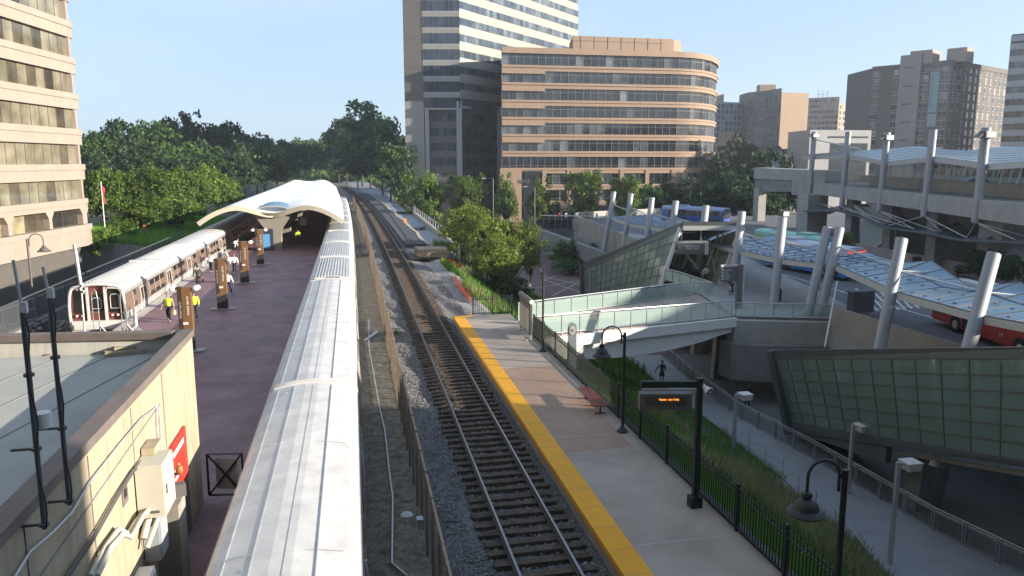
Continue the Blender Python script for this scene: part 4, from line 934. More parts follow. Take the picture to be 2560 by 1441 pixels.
# ---------------------------------------------------------------- bench
p0=PZ(1478,983,.66); p1=PZ(1518,1035,.66); p0=Vector((9.2,29.4,.64)); p1=Vector((9.2,26.9,.64))
bn=thing('platform_bench','red painted slatted bench against the picket fence','bench',p0)
m=MB()
for k in range(4): o=Vector((-.2+k*.13,0,0)); m.beam(p0+o,p1+o,.1,.04)
m.build('seat','red_paint',bn)
for t in (.12,.5,.88):
    q=lerp(p0,p1,t); m=MB(); m.beam(q+Vector((-.22,0,-.03)),q+Vector((.22,0,-.03)),.05,.04); m.beam(q-Zv*.02,q-Zv*.4,.06,.06,up=(1,0,0)); m.beam(q+Vector((-.2,0,-.38)),q+Vector((.2,0,-.38)),.06,.04); m.build('leg','red_paint',bn)
# ---------------------------------------------------------------- station name board and shelter panel at the gate
c0=Vector((9.35,39.6,.24)); c1=Vector((9.35,42.4,.24)); s=thing('notice_case','framed timetable case with a round silver lamp end by the footbridge','notice board',c0)
m=MB(); m.box(9.3,9.42,39.7,42.4,.55,2.3,0); m.box(9.27,9.3,39.85,41.0,.65,1.95,1); m.box(9.27,9.3,41.1,42.25,.65,1.95,1); m.build('case',['mullion','screen_pale'],s)
m=MB(); m.tube([(9.36,39.6,2.42),(9.36,42.45,2.42)],.15,14); m.tube([(9.36,39.58,2.42),(9.36,39.6,2.42)],.125,14,1); m.build('lamp_tube',['mullion','bulb'],s,smooth=40)
for y in (39.75,42.35): m=MB(); m.beam((9.36,y,.24),(9.36,y,2.4),.07,.07,up=(1,0,0)); m.beam((9.1,y,.28),(9.6,y,.28),.08,.06); m.build('post','galv',s)
r=Vector((10.2,34.6,.1)); s=thing('track_sign','grey round topped sign panel with a white number disc behind the fence','sign',r)
m=MB(); 
pr=[(-.22,-1.),(.22,-1.),(.22,1.95),(.16,2.12),(0,2.2),(-.16,2.12),(-.22,1.95)]
u=RT; n_=Vector((-math.sin(AZ),-math.cos(AZ),0))
A_=[r+u*x+Zv*z for x,z in pr]; Bq=[q-n_*.08 for q in A_]; m.face(A_); m.face(Bq[::-1])
for k in range(len(pr)): m.face([A_[k],Bq[k],Bq[(k+1)%len(pr)],A_[(k+1)%len(pr)]])
m.build('panel','grey_box',s); m=MB(); m.tube([r+Zv*1.8+n_*.0,r+Zv*1.8+n_*.02],[.15,.15],18,0,True,.22,up=Zv); m.build('disc','white',s)
text('number','11',.2,frameM(r+Zv*1.8+n_*.03,u),'mullion',s,.003)
# ---------------------------------------------------------------- upper deck
def DL(x): return 1/(.00877+(x-2035)*(.0071/430))
def UP_(x,y,o=0): return PD(x,y,DL(x)+o)
ud=thing('upper_bus_deck','raised concrete upper deck of the transit centre on tall piers','elevated deck',(60,80,DZ))
xsq=[2040,2120,2217,2332,2465,2600]; pl=[UP_(x,450) for x in xsq]; path=[(p.x,p.y) for p in pl]
m=MB(); m.band(path,5.25,6.85,.3,.3); m.build('edge_beam','concrete',ud)
m=MB(); back=[(p[0]+26,p[1]+6) for p in path]; m.prism([(p[0]+.5,p[1]+.3) for p in path[::-1]]+back,6.0,6.82); m.build('slab','concrete_dark',ud)
pw=[(p[0]+5.,p[1]+2.5) for p in path[1:]]; m=MB(); m.band(pw,6.5,8.05,.0,.3); m.build('inner_parapet','concrete_warm',ud)
pw2=[(p[0]+11,p[1]+5) for p in path]; m=MB(); m.band(pw2,6.5,7.9,.0,.3); m.build('far_parapet','concrete_warm',ud)
m=MB(); 
for q in pw[::-1][:-1]:
    pass
Lq=[PD(1884,450,139),PD(2062,450,119)]; q0,q1=Lq; dv=(q1-q0).normalized(); nv=Vector((dv.y,-dv.x,0))
m.prism([(q0.x,q0.y),(q1.x,q1.y),(q1.x-nv.x*3,q1.y-nv.y*3),(q0.x-nv.x*3,q0.y-nv.y*3)],[6.9,6.9,6.9,6.9],[8.9,8.6,8.6,8.9]); m.build('left_parapet','concrete',ud)
m=MB(); m.prism([(q0.x+.3,q0.y),(q1.x,q1.y),(q1.x-nv.x*3,q1.y-nv.y*3),(q0.x-nv.x*3,q0.y-nv.y*3)],[4.6,5.2,5.2,4.6],6.88); m.build('left_beam','concrete_dark',ud)
a=PD(1984,460,117); b=PD(2062,460,112); m=MB(); m.prism([(a.x,a.y),(b.x,b.y),(b.x+1,b.y+2),(a.x+1,a.y+2)],[4.9]*4,[8.5]*4); m.build('corner_box','concrete',ud)
for px,py,w,d_,dd in ((1897,545,.75,.9,139),(2026,590,1.6,1.4,112)):
    p=PD(px,py,dd); m=MB(); m.box(p.x-w,p.x+w,p.y-d_,p.y+d_,DZ,5.3 if w<1 else 5.3); m.build('pier','concrete',ud)
for x in (2050,2135,2235,2350,2515):
    p=UP_(x,500,3); m=MB(); w=.65 if x<2500 else 1.2; m.box(p.x-w,p.x+w,p.y-w,p.y+w,DZ,5.9); m.build('pier','concrete_dark',ud)
# stair with glass landing
m=MB(); a=UP_(2150,515,4); b=UP_(2215,560,4); m.beam(a,b,1.6,.5); c=UP_(2225,600,4); d=UP_(2165,655,3); m.beam(c,d,1.6,.5); m.build('stair','concrete',ud)
m=MB(); a=UP_(2150,540,2.5); m.face([UP_(2150,518,3),UP_(2240,518,3),UP_(2240,655,3),UP_(2150,655,3)]); m.build('stair_glass','clear',ud)
m=MB()
for i in range(1,len(path)-1):
    for t in (.15,.4,.65,.9):
        x=path[i][0]*(1-t)+path[i+1][0]*t+10.8; y=path[i][1]*(1-t)+path[i+1][1]*t+4.8; m.beam((x,y,7.9),(x+.4,y,9.2),.08,.08,up=(1,0,0))
m.build('rail_posts','galv',ud)
# upper canopy
uc=thing('upper_canopy','pale blue folded glass roof over the upper deck, carried by five tall grey poles','canopy',(58,76,4))
pk=[(2035,330,505),(2120,330,520),(2217,332,530),(2332,325,543),(2465,320,560)]; pol=[]
for k,(x,yt,yb) in enumerate(pk):
    D_=[113,98,85,73,63][k]; T=PD(x+1,yt,D_); B=PD(x,yb,D_-.2); B=Vector((T.x-.3,T.y-.2,B.z)); pol.append((B,T)); m=MB(); m.tube([B,T],.37,14); m.tube([B-Zv*.1,B],[.2,.38],12); m.build('pole','galv_col',uc,smooth=50)
    if k in (0,2,4):
        m=MB(); c=T-Zv*.55+Vector((-.15,-.35,0)); m.obox(c,(.55,.35,.28),.1,0); m.obox(c+Vector((.05,-.36,-.02)),(.45,.02,.2),.1,1); m.beam(c+Vector((-.6,0,.1)),c+Vector((-1.4,-.4,-.25)),.5,.06,0); m.build('floodlight',['mullion','bulb'],uc)
near=[(2008,392,121),(2125,388,98),(2223,405,85),(2281,398,79),(2339,392,73),(2407,401,68),(2475,411,63),(2620,400,56)]
farr=[(2012,387,127),(2139,377,110),(2220,373,100),(2296,366,92),(2348,373,86),(2417,377,80),(2504,367,74),(2640,372,68)]
m=MB(); sm=MB(); ed_=MB()
for k in range(len(near)-1):
    a,b,c,d=PD(*near[k]),PD(*near[k+1]),PD(*farr[k+1]),PD(*farr[k])
    for j in range(7): m.face([lerp(a,d,j/7),lerp(b,c,j/7),lerp(b,c,(j+1)/7),lerp(a,d,(j+1)/7)]); sm.beam(lerp(a,d,j/7)+Zv*.02,lerp(b,c,j/7)+Zv*.02,.08,.06)
    ed_.beam(a-Zv*.25,b-Zv*.25,.3,.45)
m.build('glass_roof','upper_glass',uc); sm.build('seam','steel',uc); ed_.build('edge_beam','galv',uc)
m=MB(); m.tube([pol[0][1]-Zv*1.1,PD(2151,373,108)],.09,6); m.build('strut','white',uc,smooth=60)
gh_=thing('deck_glazing','pale glass screen with slanting white posts on the upper deck','glass screen',(60,74,7))
for i in range(len(pw)-1):
    a=Vector((*pw[i],0)); b=Vector((*pw[i+1],0)); o=Vector((.15,.1,0))
    m=MB(); m.face([atz(a+o,8.05),atz(b+o,8.05),atz(b+o,10.4),atz(a+o,10.4)]); m.build('glass_panel','clear',gh_)
    for t in (.1,.45,.8):
        q_=lerp(a,b,t)+o; m=MB(); m.beam(atz(q_,8.0),atz(q_+(b-a).normalized()*.9,10.5),.12,.12,up=(1,0,0)); m.build('post','white',gh_)
m=MB(); pz=[(p[0]+19,p[1]+9) for p in path[1:]]; m.band(pz,6.5,10.2,.0,.4); tag(m.build('station_wall','concrete'),'pale blank wall at the back of the upper deck behind the glass screen','wall')
m=MB(); pz2=[(p[0]+18.9,p[1]+8.9) for p in path[1:]]
for i in range(len(pz2)-1):
    for k in range(6):
        a=lerp((*pz2[i],0),(*pz2[i+1],0),(k+.15)/6); b=lerp((*pz2[i],0),(*pz2[i+1],0),(k+.8)/6); m.face([atz(a,8.2),atz(b,8.2),atz(b,9.6),atz(a,9.6)])
m.build('wall_windows','glass_shop',bpy.data.objects['station_wall'])
c=PD(2432,446,80); t=thing('parked_car','dark blue car on the upper deck behind the beige parapet','car',c-Zv*1.2); u=RT; v=Vector((math.sin(AZ),math.cos(AZ),0)); z_=6.85
def CP(a,b,z): return atz(c+u*a+v*b,z_+z)
m=MB(); pr_=[(-2.2,.35),(-2.15,.8),(-1.2,.95),(-.6,1.4),(.8,1.42),(1.6,.98),(2.2,.85),(2.25,.35)]
F_=[CP(a,-.85,z) for a,z in pr_]; B_=[CP(a,.85,z) for a,z in pr_]; m.face(F_); m.face(B_[::-1])
for i in range(8): m.face([F_[i],B_[i],B_[(i+1)%8],F_[(i+1)%8]])
m.build('body','bus_blue',t)
m=MB(); m.face([CP(-.95,-.86,1.0),CP(1.3,-.86,1.0),CP(.75,-.86,1.36),CP(-.55,-.86,1.36)]); m.build('window','glass_bus',t)
for a in (-1.4,1.4): m=MB(); m.tube([CP(a,-.9,.33),CP(a,-.65,.33)],.33,14); m.build('wheel','rubber',t)
# lower hung canopy
hc=thing('hung_canopy','thin dark steel and glass canopy hung on rods below the upper deck','canopy',(58,74,3.5))
hp=[(1988,529,114),(2030,528,108),(2095,527,101),(2160,545,92),(2205,568,84),(2270,577,77),(2340,588,71),(2400,600,66),(2460,604,62),(2520,605,59),(2600,612,56)]
m=MB(); e=MB(); 
for k in range(len(hp)-1):
    a,b=PD(*hp[k]),PD(*hp[k+1]); za=[.9,-.6][k%2]; zb=[.9,-.6][(k+1)%2]; a2=a+Vector((4.5,2.5,za)); b2=b+Vector((4.5,2.5,zb)); m.face([a,b,b2,a2]); e.beam(a,b,.18,.22); e.beam(a2,b2,.12,.15); e.beam(a,a2,.1,.12)
m.build('glass_roof','roof_dark',hc); e.build('frame','steel_dark',hc)
m=MB()
for k,(B,T) in enumerate(pol):
    i=[1,3,4,5,8][k]
    for q in (hp[max(0,i-1)],hp[i+1],hp[min(10,i+2)]): m.tube([B,PD(*q)+Vector((1.2,.6,.1))],.05,6)
m.build('rod','galv',hc,smooth=60)
# building under the upper deck
sb=thing('ticket_hall','low hall with tan and grey wall panels under the upper deck','building',(62,66,DZ))
m=MB(); a,b=UP_(2240,600,9),UP_(2560,640,8); m.band([(a.x,a.y),(b.x,b.y)],DZ,5.2,0,12); m.build('wall','mullion',sb)
nv=Vector((b.y-a.y,-(b.x-a.x),0)).normalized(); nv=nv if nv.dot(FW)<0 else -nv
for r_ in range(2):
    for k in range(11):
        t0,t1=(k+.06)/11,(k+.94)/11; p=lerp(atz(a,0),atz(b,0),t0)+nv*.06; q=lerp(atz(a,0),atz(b,0),t1)+nv*.06; z0_=.6+r_*2.05
        if r_ and k in (4,5,8): continue
        m=MB(); m.face([atz(p,z0_),atz(q,z0_),atz(q,z0_+1.85),atz(p,z0_+1.85)]); m.build('wall_panel','concrete_warm' if (r_ and k<4) else ('ge_panel' if (k+r_)%5 else 'screen'),sb)
m=MB(); lw=[PZ(2135,608,.4),PZ(2290,637,.4),PZ(2455,665,.4),PZ(2600,698,.4)]; m.band([(p.x,p.y) for p in lw][::-1],DZ,.45,0,.35); tag(m.build('lane_wall','concrete_warm'),'long beige concrete wall along the far side of the bus lane','wall')
c=PZ(2180,622,DZ); m=MB(); m.obox(c+Zv*1.3,(.5,.4,1.3)); m.obox(c+Vector((-.1,-.42,1.5)),(.35,.02,.7),mi=1); tag(m.build('vending_machine',['white','mullion']),'white ticket machine at the end of the beige lane wall','machine')
c=PZ(2308,668,DZ); m=MB(); m.obox(c+Zv*.45,(1.1,.3,.06)); m.obox(c+Vector((0,.3,.75)),(1.1,.04,.3)); 
for s_ in (-.8,.8): m.obox(c+Vector((s_,0,.2)),(.05,.25,.2))
tag(m.build('lane_bench','mullion'),'dark bench on the bus lane in front of the beige wall','bench')
# ---------------------------------------------------------------- buses
def bus(name,label,F,Rr,cols,ln=12.,w=2.6,h=3.05,text_=None,zb=DZ,rear=None):
    """F, Rr: plan points of front and rear centre"""
    F=Vector((F[0],F[1],zb)); Rr=Vector((Rr[0],Rr[1],zb)); d=(F-Rr).normalized(); Rr=F-d*ln; s_=Vector((d.y,-d.x,0))
    t=thing(name,label,'bus',(F+Rr)/2,'buses on the deck')
    def P(l,s,z): return Rr+d*l+s_*s+Zv*z
    hw=w/2; body=MB()
    lo,up_,rf=0,1,2
    sec=[(.35,hw-.04),(1.0,hw),(1.45,hw),(2.45,hw-.06),(2.8,hw-.14),(3.0,hw-.45),(3.05,0)]
    rows=[[P(l,sg*sec[i][1]*k,sec[i][0]) for l,k in ((0,.97),(.25,1),(ln-.35,1),(ln,.93))] for sg in (1,) for i in range(len(sec))]
    rowsL=[[P(l,-sec[i][1]*k,sec[i][0]) for l,k in ((0,.97),(.25,1),(ln-.35,1),(ln,.93))] for i in range(len(sec))]
    for i in range(len(sec)-1):
        mi=0 if i<2 else (1 if i==2 else 2)
        for j in range(3):
            body.face([rows[i][j],rows[i][j+1],rows[i+1][j+1],rows[i+1][j]],mi); body.face([rowsL[i][j+1],rowsL[i][j],rowsL[i+1][j],rowsL[i+1][j+1]],mi)
        for j in (0,3): 
            q=[rows[i][j],rows[i+1][j],rowsL[i+1][j],rowsL[i][j]]; body.face(q if j==3 else q[::-1],mi)
    bo=body.build('body',cols,t,smooth=40)
    for sg in (1,-1):
        for k in range(6):
            l0=1.4+k*(ln-3.2)/6; l1=l0+(ln-3.2)/6-.12; m=MB(); m.face([P(l0,sg*(hw+.012),1.45),P(l1,sg*(hw+.012),1.45),P(l1,sg*(hw-.04),2.4),P(l0,sg*(hw-.04),2.4)]); m.build('window','glass_bus',t)
    m=MB(); m.face([P(ln+.012,-hw*.86,1.2),P(ln+.012,hw*.86,1.2),P(ln-.0,hw*.82,2.35),P(ln-.0,-hw*.82,2.35)]); m.build('windscreen','glass_bus',t)
    m=MB(); m.face([P(-.012,-hw*.8,1.6),P(-.012,hw*.8,1.6),P(-.01,hw*.8,2.35),P(-.01,-hw*.8,2.35)]); m.build('rear_window','glass_bus',t)
    for sg in (1,-1):
        for l in (2.9,ln-2.7):
            m=MB(); c=P(l,sg*(hw-.12),.5); m.tube([c-s_*sg*.12,c+s_*sg*.14],.5,18); m.tube([c+s_*sg*.14,c+s_*sg*.15],[.28,.26],14,1); m.build('wheel',['rubber','galv'],t,smooth=40)
            m=MB(); q=[P(l+.64*math.cos(a),sg*(hw+.008),.5+.64*math.sin(a)) for a in [math.pi*k/10 for k in range(11)]]; m.face(q); m.build('wheel_arch','dark',t)
    for l in (4.3,ln-1.3):
        m=MB(); m.face([P(l-.6,(hw+.016),.45),P(l+.6,(hw+.016),.45),P(l+.6,(hw-.03),2.5),P(l-.6,(hw-.03),2.5)],0); 
        for q in (-.6,0,.6): m.beam(P(l+q,hw+.02,.45),P(l+q,hw-.02,2.5),.05,.04,1,up=d)
        m.build('door',['glass_bus','dark' if cols[0]!='bus_red' else 'bus_red'],t)
    m=MB(); m.obox(P(ln*.3,0,3.12),(.8,1.,.1),math.atan2(d.y,d.x)-math.pi/2); m.build('roof_unit',cols[2],t); m=MB(); m.obox(P(ln*.75,0,3.08),(.5,.6,.06),math.atan2(d.y,d.x)-math.pi/2); m.build('roof_unit',cols[2],t)
    m=MB(); m.face([P(ln+.03,-.95,2.42),P(ln+.03,.95,2.42),P(ln+.0,.95,2.78),P(ln+.0,-.95,2.78)]); b_=m.build('destination_sign','dark',t)
    if text_: text('led_text',text_,.3,frameM(P(ln+.045,0,2.6),-s_),'led_red',b_,.004)
    for sg in (-1,1):
        m=MB(); m.obox(P(ln+.1,sg*(hw+.12),2.1),(.08,.05,.2)); m.beam(P(ln-.1,sg*(hw-.1),2.6),P(ln+.1,sg*(hw+.12),2.3),.03,.03); m.build('mirror','black',t)
    return t,P
bus('city_bus','dark blue bus with pale roof edge behind the leaning columns',PZ(1818,520,2.35),PZ(1640,512,2.35),['bus_blue','bus_blue','bus_blue_pale'])
bus('city_bus','bright green bus beside the tall concrete pier',(46.6,80.5),(47.6,69),['bus_green','bus_green','bus_teal2'],ln=11.5)
t_,P=bus('city_bus','white and light blue bus with a red lit destination sign',(44.2,60.2),(42.7,71.5),['bus_lightblue','bus_white','bus_white2'],text_='NOT IN SERVICE')
t_,P=bus('city_bus','red bus with black windows under the glass canopy at the right edge',(36.3,31.2),(39.0,43.0),['bus_red','bus_red','bus_white'])
m=MB(); m.face([P(.6,1.315,.75),P(1.25,1.315,.75),P(1.25,1.312,1.55),P(.6,1.312,1.55)]); m.build('grille','mullion',t_)
text('lettering','bwell',.28,frameM(P(2.0,1.33,1.3),P(1,0,0)-P(0,0,0)),'white',t_,.004)
text('number','14',.4,frameM(P(7.6,1.33,.9),P(1,0,0)-P(0,0,0)),'white',t_,.004)
bus('city_bus','white bus roof with red and blue stripes beyond the glass canopy on the right',(38.5+3.2,28.5),(41.5+2,42),['bus_blue','bus_red','bus_white2'])
# traffic lights across the street
tl=thing('signal_mast','long white traffic signal arm with red lights and a green street sign across the street','traffic signal',(36,150,-6.6))
a=PD(1356,539,147); b=PD(1560,542,143); m=MB(); m.beam(a,b,.18,.18); m.beam(b,atz(b,-6.6),.25,.25,up=(1,0,0)); m.build('mast_arm','white',tl)
for x in (1398,1470): 
    c=PD(x,540,146); m=MB(); m.obox(c,(.15,.15,.5),0,0); m.tube([c+Vector((0,-.2,.38)),c+Vector((0,-.3,.38))],.2,12,1); 
    for z in (0,-.38): m.tube([c+Vector((0,-.2,z)),c+Vector((0,-.3,z))],.14,10,0)
    m.build('signal_head',['mullion','traffic_red'] if x<1400 else ['mullion','traffic_red'],tl)
c=PD(1448,541,146); m=MB(); m.obox(c+Zv*.35,(1.05,.03,.35),-AZ,0); m.obox(c+Vector((.1,0,-.35)),(.9,.03,.3),-AZ,1); m.build('street_sign',['sign_green','sign_blue'],tl)
for x in (1415,1492): m=MB(); c=PD(x,540,145); m.obox(c+Zv*.1,(.18,.12,.4)); m.build('sensor','white',tl)
# ================================================================ NEAR SERVICE BUILDING (bottom left)
sb=thing('service_building','cream walled flat roofed service building at the bottom left','building',(-10,14,.5))
e1=PZ(462,826,5.45); e2=PZ(-60,838,5.45); xw=-4.42
fl=[(xw,e1.y),(xw,4.),(-16,4.),(-16,e2.y+.35)]
m=MB(); m.prism(fl[::-1],.4,4.82); m.build('wall_core','cream_wall',sb)
m=MB(); m.box(xw-.02,xw+.02,4,e1.y+.03,-.2,5.28)
m.build('wall','cream_wall',sb)
m=MB(); m.box(xw-.22,xw-.021,4,e1.y,4.7,5.28); m.build('parapet_inner','roofing',sb)
m=MB(); m.box(xw-.27,xw+.07,4,e1.y+.1,5.281,5.46); m.build('side_cap','cap_brown',sb)
m=MB(); d=(e2-e1); m.beam(e1+Vector((-.28,-.05,-.09)),e2+Vector((0,0,-.09)),.34,.18); m.build('far_cap','cap_brown',sb)
m=MB(); m.beam(e1+Vector((-.2,-.05,-.5)),e2+Vector((0,0,-.5)),.2,.64); m.build('far_parapet','roofing_pale',sb)
m=MB(); m.prism([(xw-.22,e1.y-.1),(xw-.22,4),(-16,4),(-16,e2.y)][::-1],4.821,4.89); m.build('roof','roofing',sb)
m=MB()
for k in range(7): a=Vector((-5.2-k*1.25,e1.y-.3,4.9)); b=a+Vector((-3.4,-15.5,0)); m.beam(a,b,.025,.012)
m.build('roof_seam','concrete_dark',sb)
m=MB(); 
for (a,b) in (((395,960),(0,1340)),):
    m.beam(PX(395,958,xw+.03)+Zv*-.5,Vector((xw+.03,8,4.2)),.012,.03)
for y in (8,10.5,13,15.5,18): m.beam((xw+.028,y,.5),(xw+.028,y,5.2),.012,.02,up=(1,0,0))
m.build('panel_joint','concrete_dark',sb)
# things mounted on the wall
def wp(x,y,o=.06): return PX(x,y,xw+o)
m=MB(); P_=[wp(*q) for q in ((0,1441+60),(75,1379),(130,1333),(180,1281),(222,1209),(300,1110),(352,1048),(390,1019))]; m.tube(P_,.022,6); m.tube([wp(392,1012),wp(393,1060),wp(398,1126)],.018,6); m.tube([wp(397,1015),wp(401,1060),wp(404,1126)],.018,6)
tag(m.build('conduit','galv',smooth=60),'thin grey conduit rising along the sunlit cream wall','conduit')
for k in range(2):
    m=MB(); P_=[wp(160+k*8,1450,.09),wp(230+k*6,1347,.09),wp(290+k*5,1243,.09),wp(330+k*4,1180,.09),wp(352+k*8,1153+k*2,.09),wp(385,1137+k*8,.09),wp(395,1165,.1)]; m.tube(P_,.022,6); tag(m.build('cable','mullion',smooth=60),['upper','lower'][k]+' of the two dark cables sagging across the cream wall to the electrical cabinet','cable','cables on the cream wall')
for k in range(2):
    m=MB(); o=.14+.1*k; P_=[wp(225+k*18,1441,o),wp(263+k*14,1370,o),wp(297+k*10,1322-k*-14,o),wp(322+k*6,1338+k*6,o),wp(352+k*6,1290,o),wp(378+k*4,1262,o)]; m.tube(P_,.048,8); tag(m.build('pipe','cream_box',smooth=40),['upper','lower'][k]+' of the two thick cream pipes bent up to the electrical cabinet','pipe','cream pipes on the wall')
def wbox(x0,y0,x1,y1,dep,name,label,mt,cat,extra=None):
    a=wp(x0,y0,.05); b=wp(x1,y1,.05); t=thing(name,label,cat,b); ya,yb=sorted((a.y,b.y)); za,zb=sorted((a.z,b.z)); m=MB(); m.box(xw+.04,xw+dep,ya,yb,za,zb); m.box(xw+dep,xw+dep+.02,ya+.02,yb-.02,za+.02,zb-.02); m.build('case',mt,t)
    m=MB(); m.box(xw+.02,xw+dep+.05,ya-.02,yb+.02,zb,zb+.025); m.build('lid',mt,t); m=MB(); m.box(xw+dep+.02,xw+dep+.045,yb-.09,yb-.06,(za+zb)/2-.06,(za+zb)/2+.06); m.build('handle','mullion',t); return t,ya,yb,za,zb
t=thing('electrical_cabinet','large cream electrical cabinet on the sunlit cream wall','cabinet',(xw,15.6,3))
m=MB(); m.box(xw+.05,xw+.55,15.35,16.2,2.95,4.05); m.build('case','cream_box',t); m=MB(); m.box(xw+.55,xw+.575,15.38,16.17,2.98,4.02); m.build('door','cream_box',t); m=MB(); m.box(xw+.575,xw+.60,15.45,15.48,3.4,3.6); m.build('handle','mullion',t); m=MB(); m.box(xw+.3,xw+.45,15.335,15.349,3.05,3.1); m.build('nameplate','mullion',t)
m=MB(); m.box(xw+.05,xw+.3,15.9,16.5,4.055,4.2); m.build('top_box','cream_wall',t)
m=MB(); m.tube([(xw+.2,15.6,2.95),(xw+.15,15.5,2.75),(xw+.12,15.3,2.55)],.07,8); m.tube([(xw+.38,15.7,2.95),(xw+.3,15.5,2.7),(xw+.2,15.2,2.4)],.05,8); m.build('elbow','cream_box',t,smooth=60)
for (y,z,h,l) in ((15.6,1.9,.9,'grey meter box on the shaded wall below the cream electrical cabinet'),(14.7,1.55,.5,'small pale fuse box on the shaded wall, lowest of the boxes below the cabinet')):
    t=thing('meter_box',l,'electrical box',(xw,y,z),'grey boxes below the cabinet'); m=MB(); m.box(xw+.04,xw+.34,y,y+.55*h+.15,z,z+h); m.build('case','grey_box' if h>.6 else 'white',t); m=MB(); m.box(xw+.34,xw+.37,y+.03,y+.5*h+.12,z+.04,z+h-.04); m.build('door','grey_box' if h>.6 else 'white',t)
m=MB(); a=wp(310,1235,.03); m.box(xw+.021,xw+.04,a.y-.12,a.y+.22,a.z-.22,a.z+.2,0); m.box(xw+.04,xw+.044,a.y-.04,a.y+.14,a.z-.1,a.z+.08,1); tag(m.build('wall_vent',['cap_brown','dark']),'small brown framed opening in the cream wall left of the electrical cabinet','vent')
t=thing('red_sign','bright red sign board on the corner of the cream wall above the gate','sign',(xw,18.8,2.5)); m=MB(); m.box(xw+.03,xw+.1,18.15,19.65,2.05,3.38); m.build('board','red_sign',t); m=MB(); m.box(xw+.1,xw+.104,18.25,19.35,3.06,3.19); m.box(xw+.1,xw+.104,18.25,18.75,2.66,2.76); m.box(xw+.1,xw+.104,18.25,18.6,2.48,2.56); m.box(xw+.1,xw+.104,19.42,19.46,2.1,3.3,1); m.build('marking',['white','mullion'],t)
t=thing('warning_lamp','orange warning lamp on a bracket beside the red sign','lamp',(xw,17.4,3)); m=MB(); m.lathe([(.03,0),(.07,.03),(.085,.1),(.07,.19),(.03,.22)],(xw+.4,17.4,3.0),12); m.build('lens','orange_dull',t,smooth=60); m=MB(); m.beam((xw,17.4,3.02),(xw+.45,17.4,3.02),.05,.05); m.build('bracket','mullion',t)
t=thing('wall_speaker','black swivel floodlight on the cream wall between cabinet and red sign','floodlight',(xw,16.9,2.9)); m=MB(); m.obox((xw+.45,16.9,2.85),(.16,.09,.14),.4); m.build('head','mullion',t); m=MB(); m.beam((xw,16.9,2.95),(xw+.4,16.9,2.9),.05,.05); m.build('bracket','mullion',t)
m=MB(); m.box(xw+.02,xw+.5,16.6,17.3,-.2,2.6); m.build('drain_housing','concrete_warm',sb)
m=MB(); m.box(xw+.021,xw+.05,17.7,19.8,.5,1.9); m.build('shutter','mullion',sb)
# masts fixed to the wall
for k,(xb,yb,xt,yt,l) in enumerate(((112,1322,58,780,'left one of the two dark cable masts clamped to the cream wall'),(174,1262,128,742,'right one of the two dark cable masts clamped to the cream wall'))):
    b=PX(xb,yb,xw+.3); tz=PX(xt,yt,xw+.3).z; T=PX(xt,yt,xw+.3); T=Vector((b.x,b.y+.03,tz)); t=thing('cable_mast',l,'mast',b,'masts on the cream building')
    m=MB(); m.tube([b,T],.034,10); m.build('tube','pipe_dark',t,smooth=60)
    top2=PX([28,110][k],[655,670][k],xw+.3); m=MB(); m.tube([T,Vector((T.x-.05,T.y+.02,top2.z))],.02,8); m.obox(T+Vector((.02,0,.06)),(.04,.03,.07),mi=1); m.build('thin_tip',['galv','white'],t,smooth=60)
    for f in (.02,.38,.72):
        m=MB(); q=lerp(b,T,f); m.tube([q-Zv*.02,q+Zv*.02],.065,10); m.beam(q,q+Vector((-.3,0,0)),.03,.03) if f<.4 else None
        m.build('clamp','mullion',t)
    m=MB(); pts=[]
    for j in range(15): f=j/14; q=lerp(b,T,f*.97+.01); pts.append(q+Vector((.04+.035*math.sin(j*1.1),-.05-.03*abs(math.sin(j*.7)),0)))
    m.tube(pts,.011,5); m.build('cable','black',t,smooth=60)
t=thing('roof_beacon','small white cylinder lamp on the cable mast above the shadowed roof','lamp',(xw,11,5.2)); c=PX(107,1050,xw+.35); m=MB(); m.lathe([(.1,-.1),(.105,.1),(.02,.11)],c,16); m.build('drum','white',t,smooth=40); m=MB(); m.beam(c,c+Vector((-.1,0,-.02)),.03,.03); m.build('bracket','mullion',t)
# hatch ladders and tripod mast by the far parapet
def hoop(px,pw,py0,py1,label):
    a=PD(px,py1,22.6); b=PD(px+pw,py1,22.6); zt=PD(px,py0,22.6).z; t=thing('ladder_rail',label,'ladder rail',a,'white ladder rails over the parapet'); m=MB()
    P_=[a,atz(a,zt-.25),atz(lerp(a,b,.2),zt-.06),atz(lerp(a,b,.5),zt),atz(lerp(a,b,.85),zt-.08),atz(b,zt-.3),b]; m.tube(P_,.015,8); m.tube([lerp(a,atz(a,zt),.42),lerp(b,atz(b,zt),.46)],.02,6); m.build('hoop','steel',t,smooth=60)
    m=MB(); m.beam(lerp(b,atz(b,zt),.15),b+Vector((.35,-.3,-.1)),.035,.035); m.build('brace','white',t)
hoop(236,15,720,830,'left one of the two white hooped ladder rails in front of the train')
hoop(307,12,720,828,'right one of the two white hooped ladder rails in front of the train')
t=thing('antenna_mast','tall white pole with a bracket of insulators at the left of the train front','mast',PD(212,835,22.8)); a=PD(212,835,22.8); b=PD(203,720,22.7); c=PD(186,612,22.6)
m=MB(); m.tube([a,b],.03,8); m.tube([b,c],.055,8); m.build('pole','galv',t,smooth=60); m=MB()
for k in range(9): q=b+Vector((random.uniform(-.13,.13),random.uniform(-.08,.08),random.uniform(-.16,.1))); m.lathe([(.02,-.03),(.04,0),(.02,.04)],q,8)
m.beam(b+Vector((-.3,0,0)),b+Vector((.12,0,.02)),.03,.03); m.build('insulators','galv',t,smooth=60)
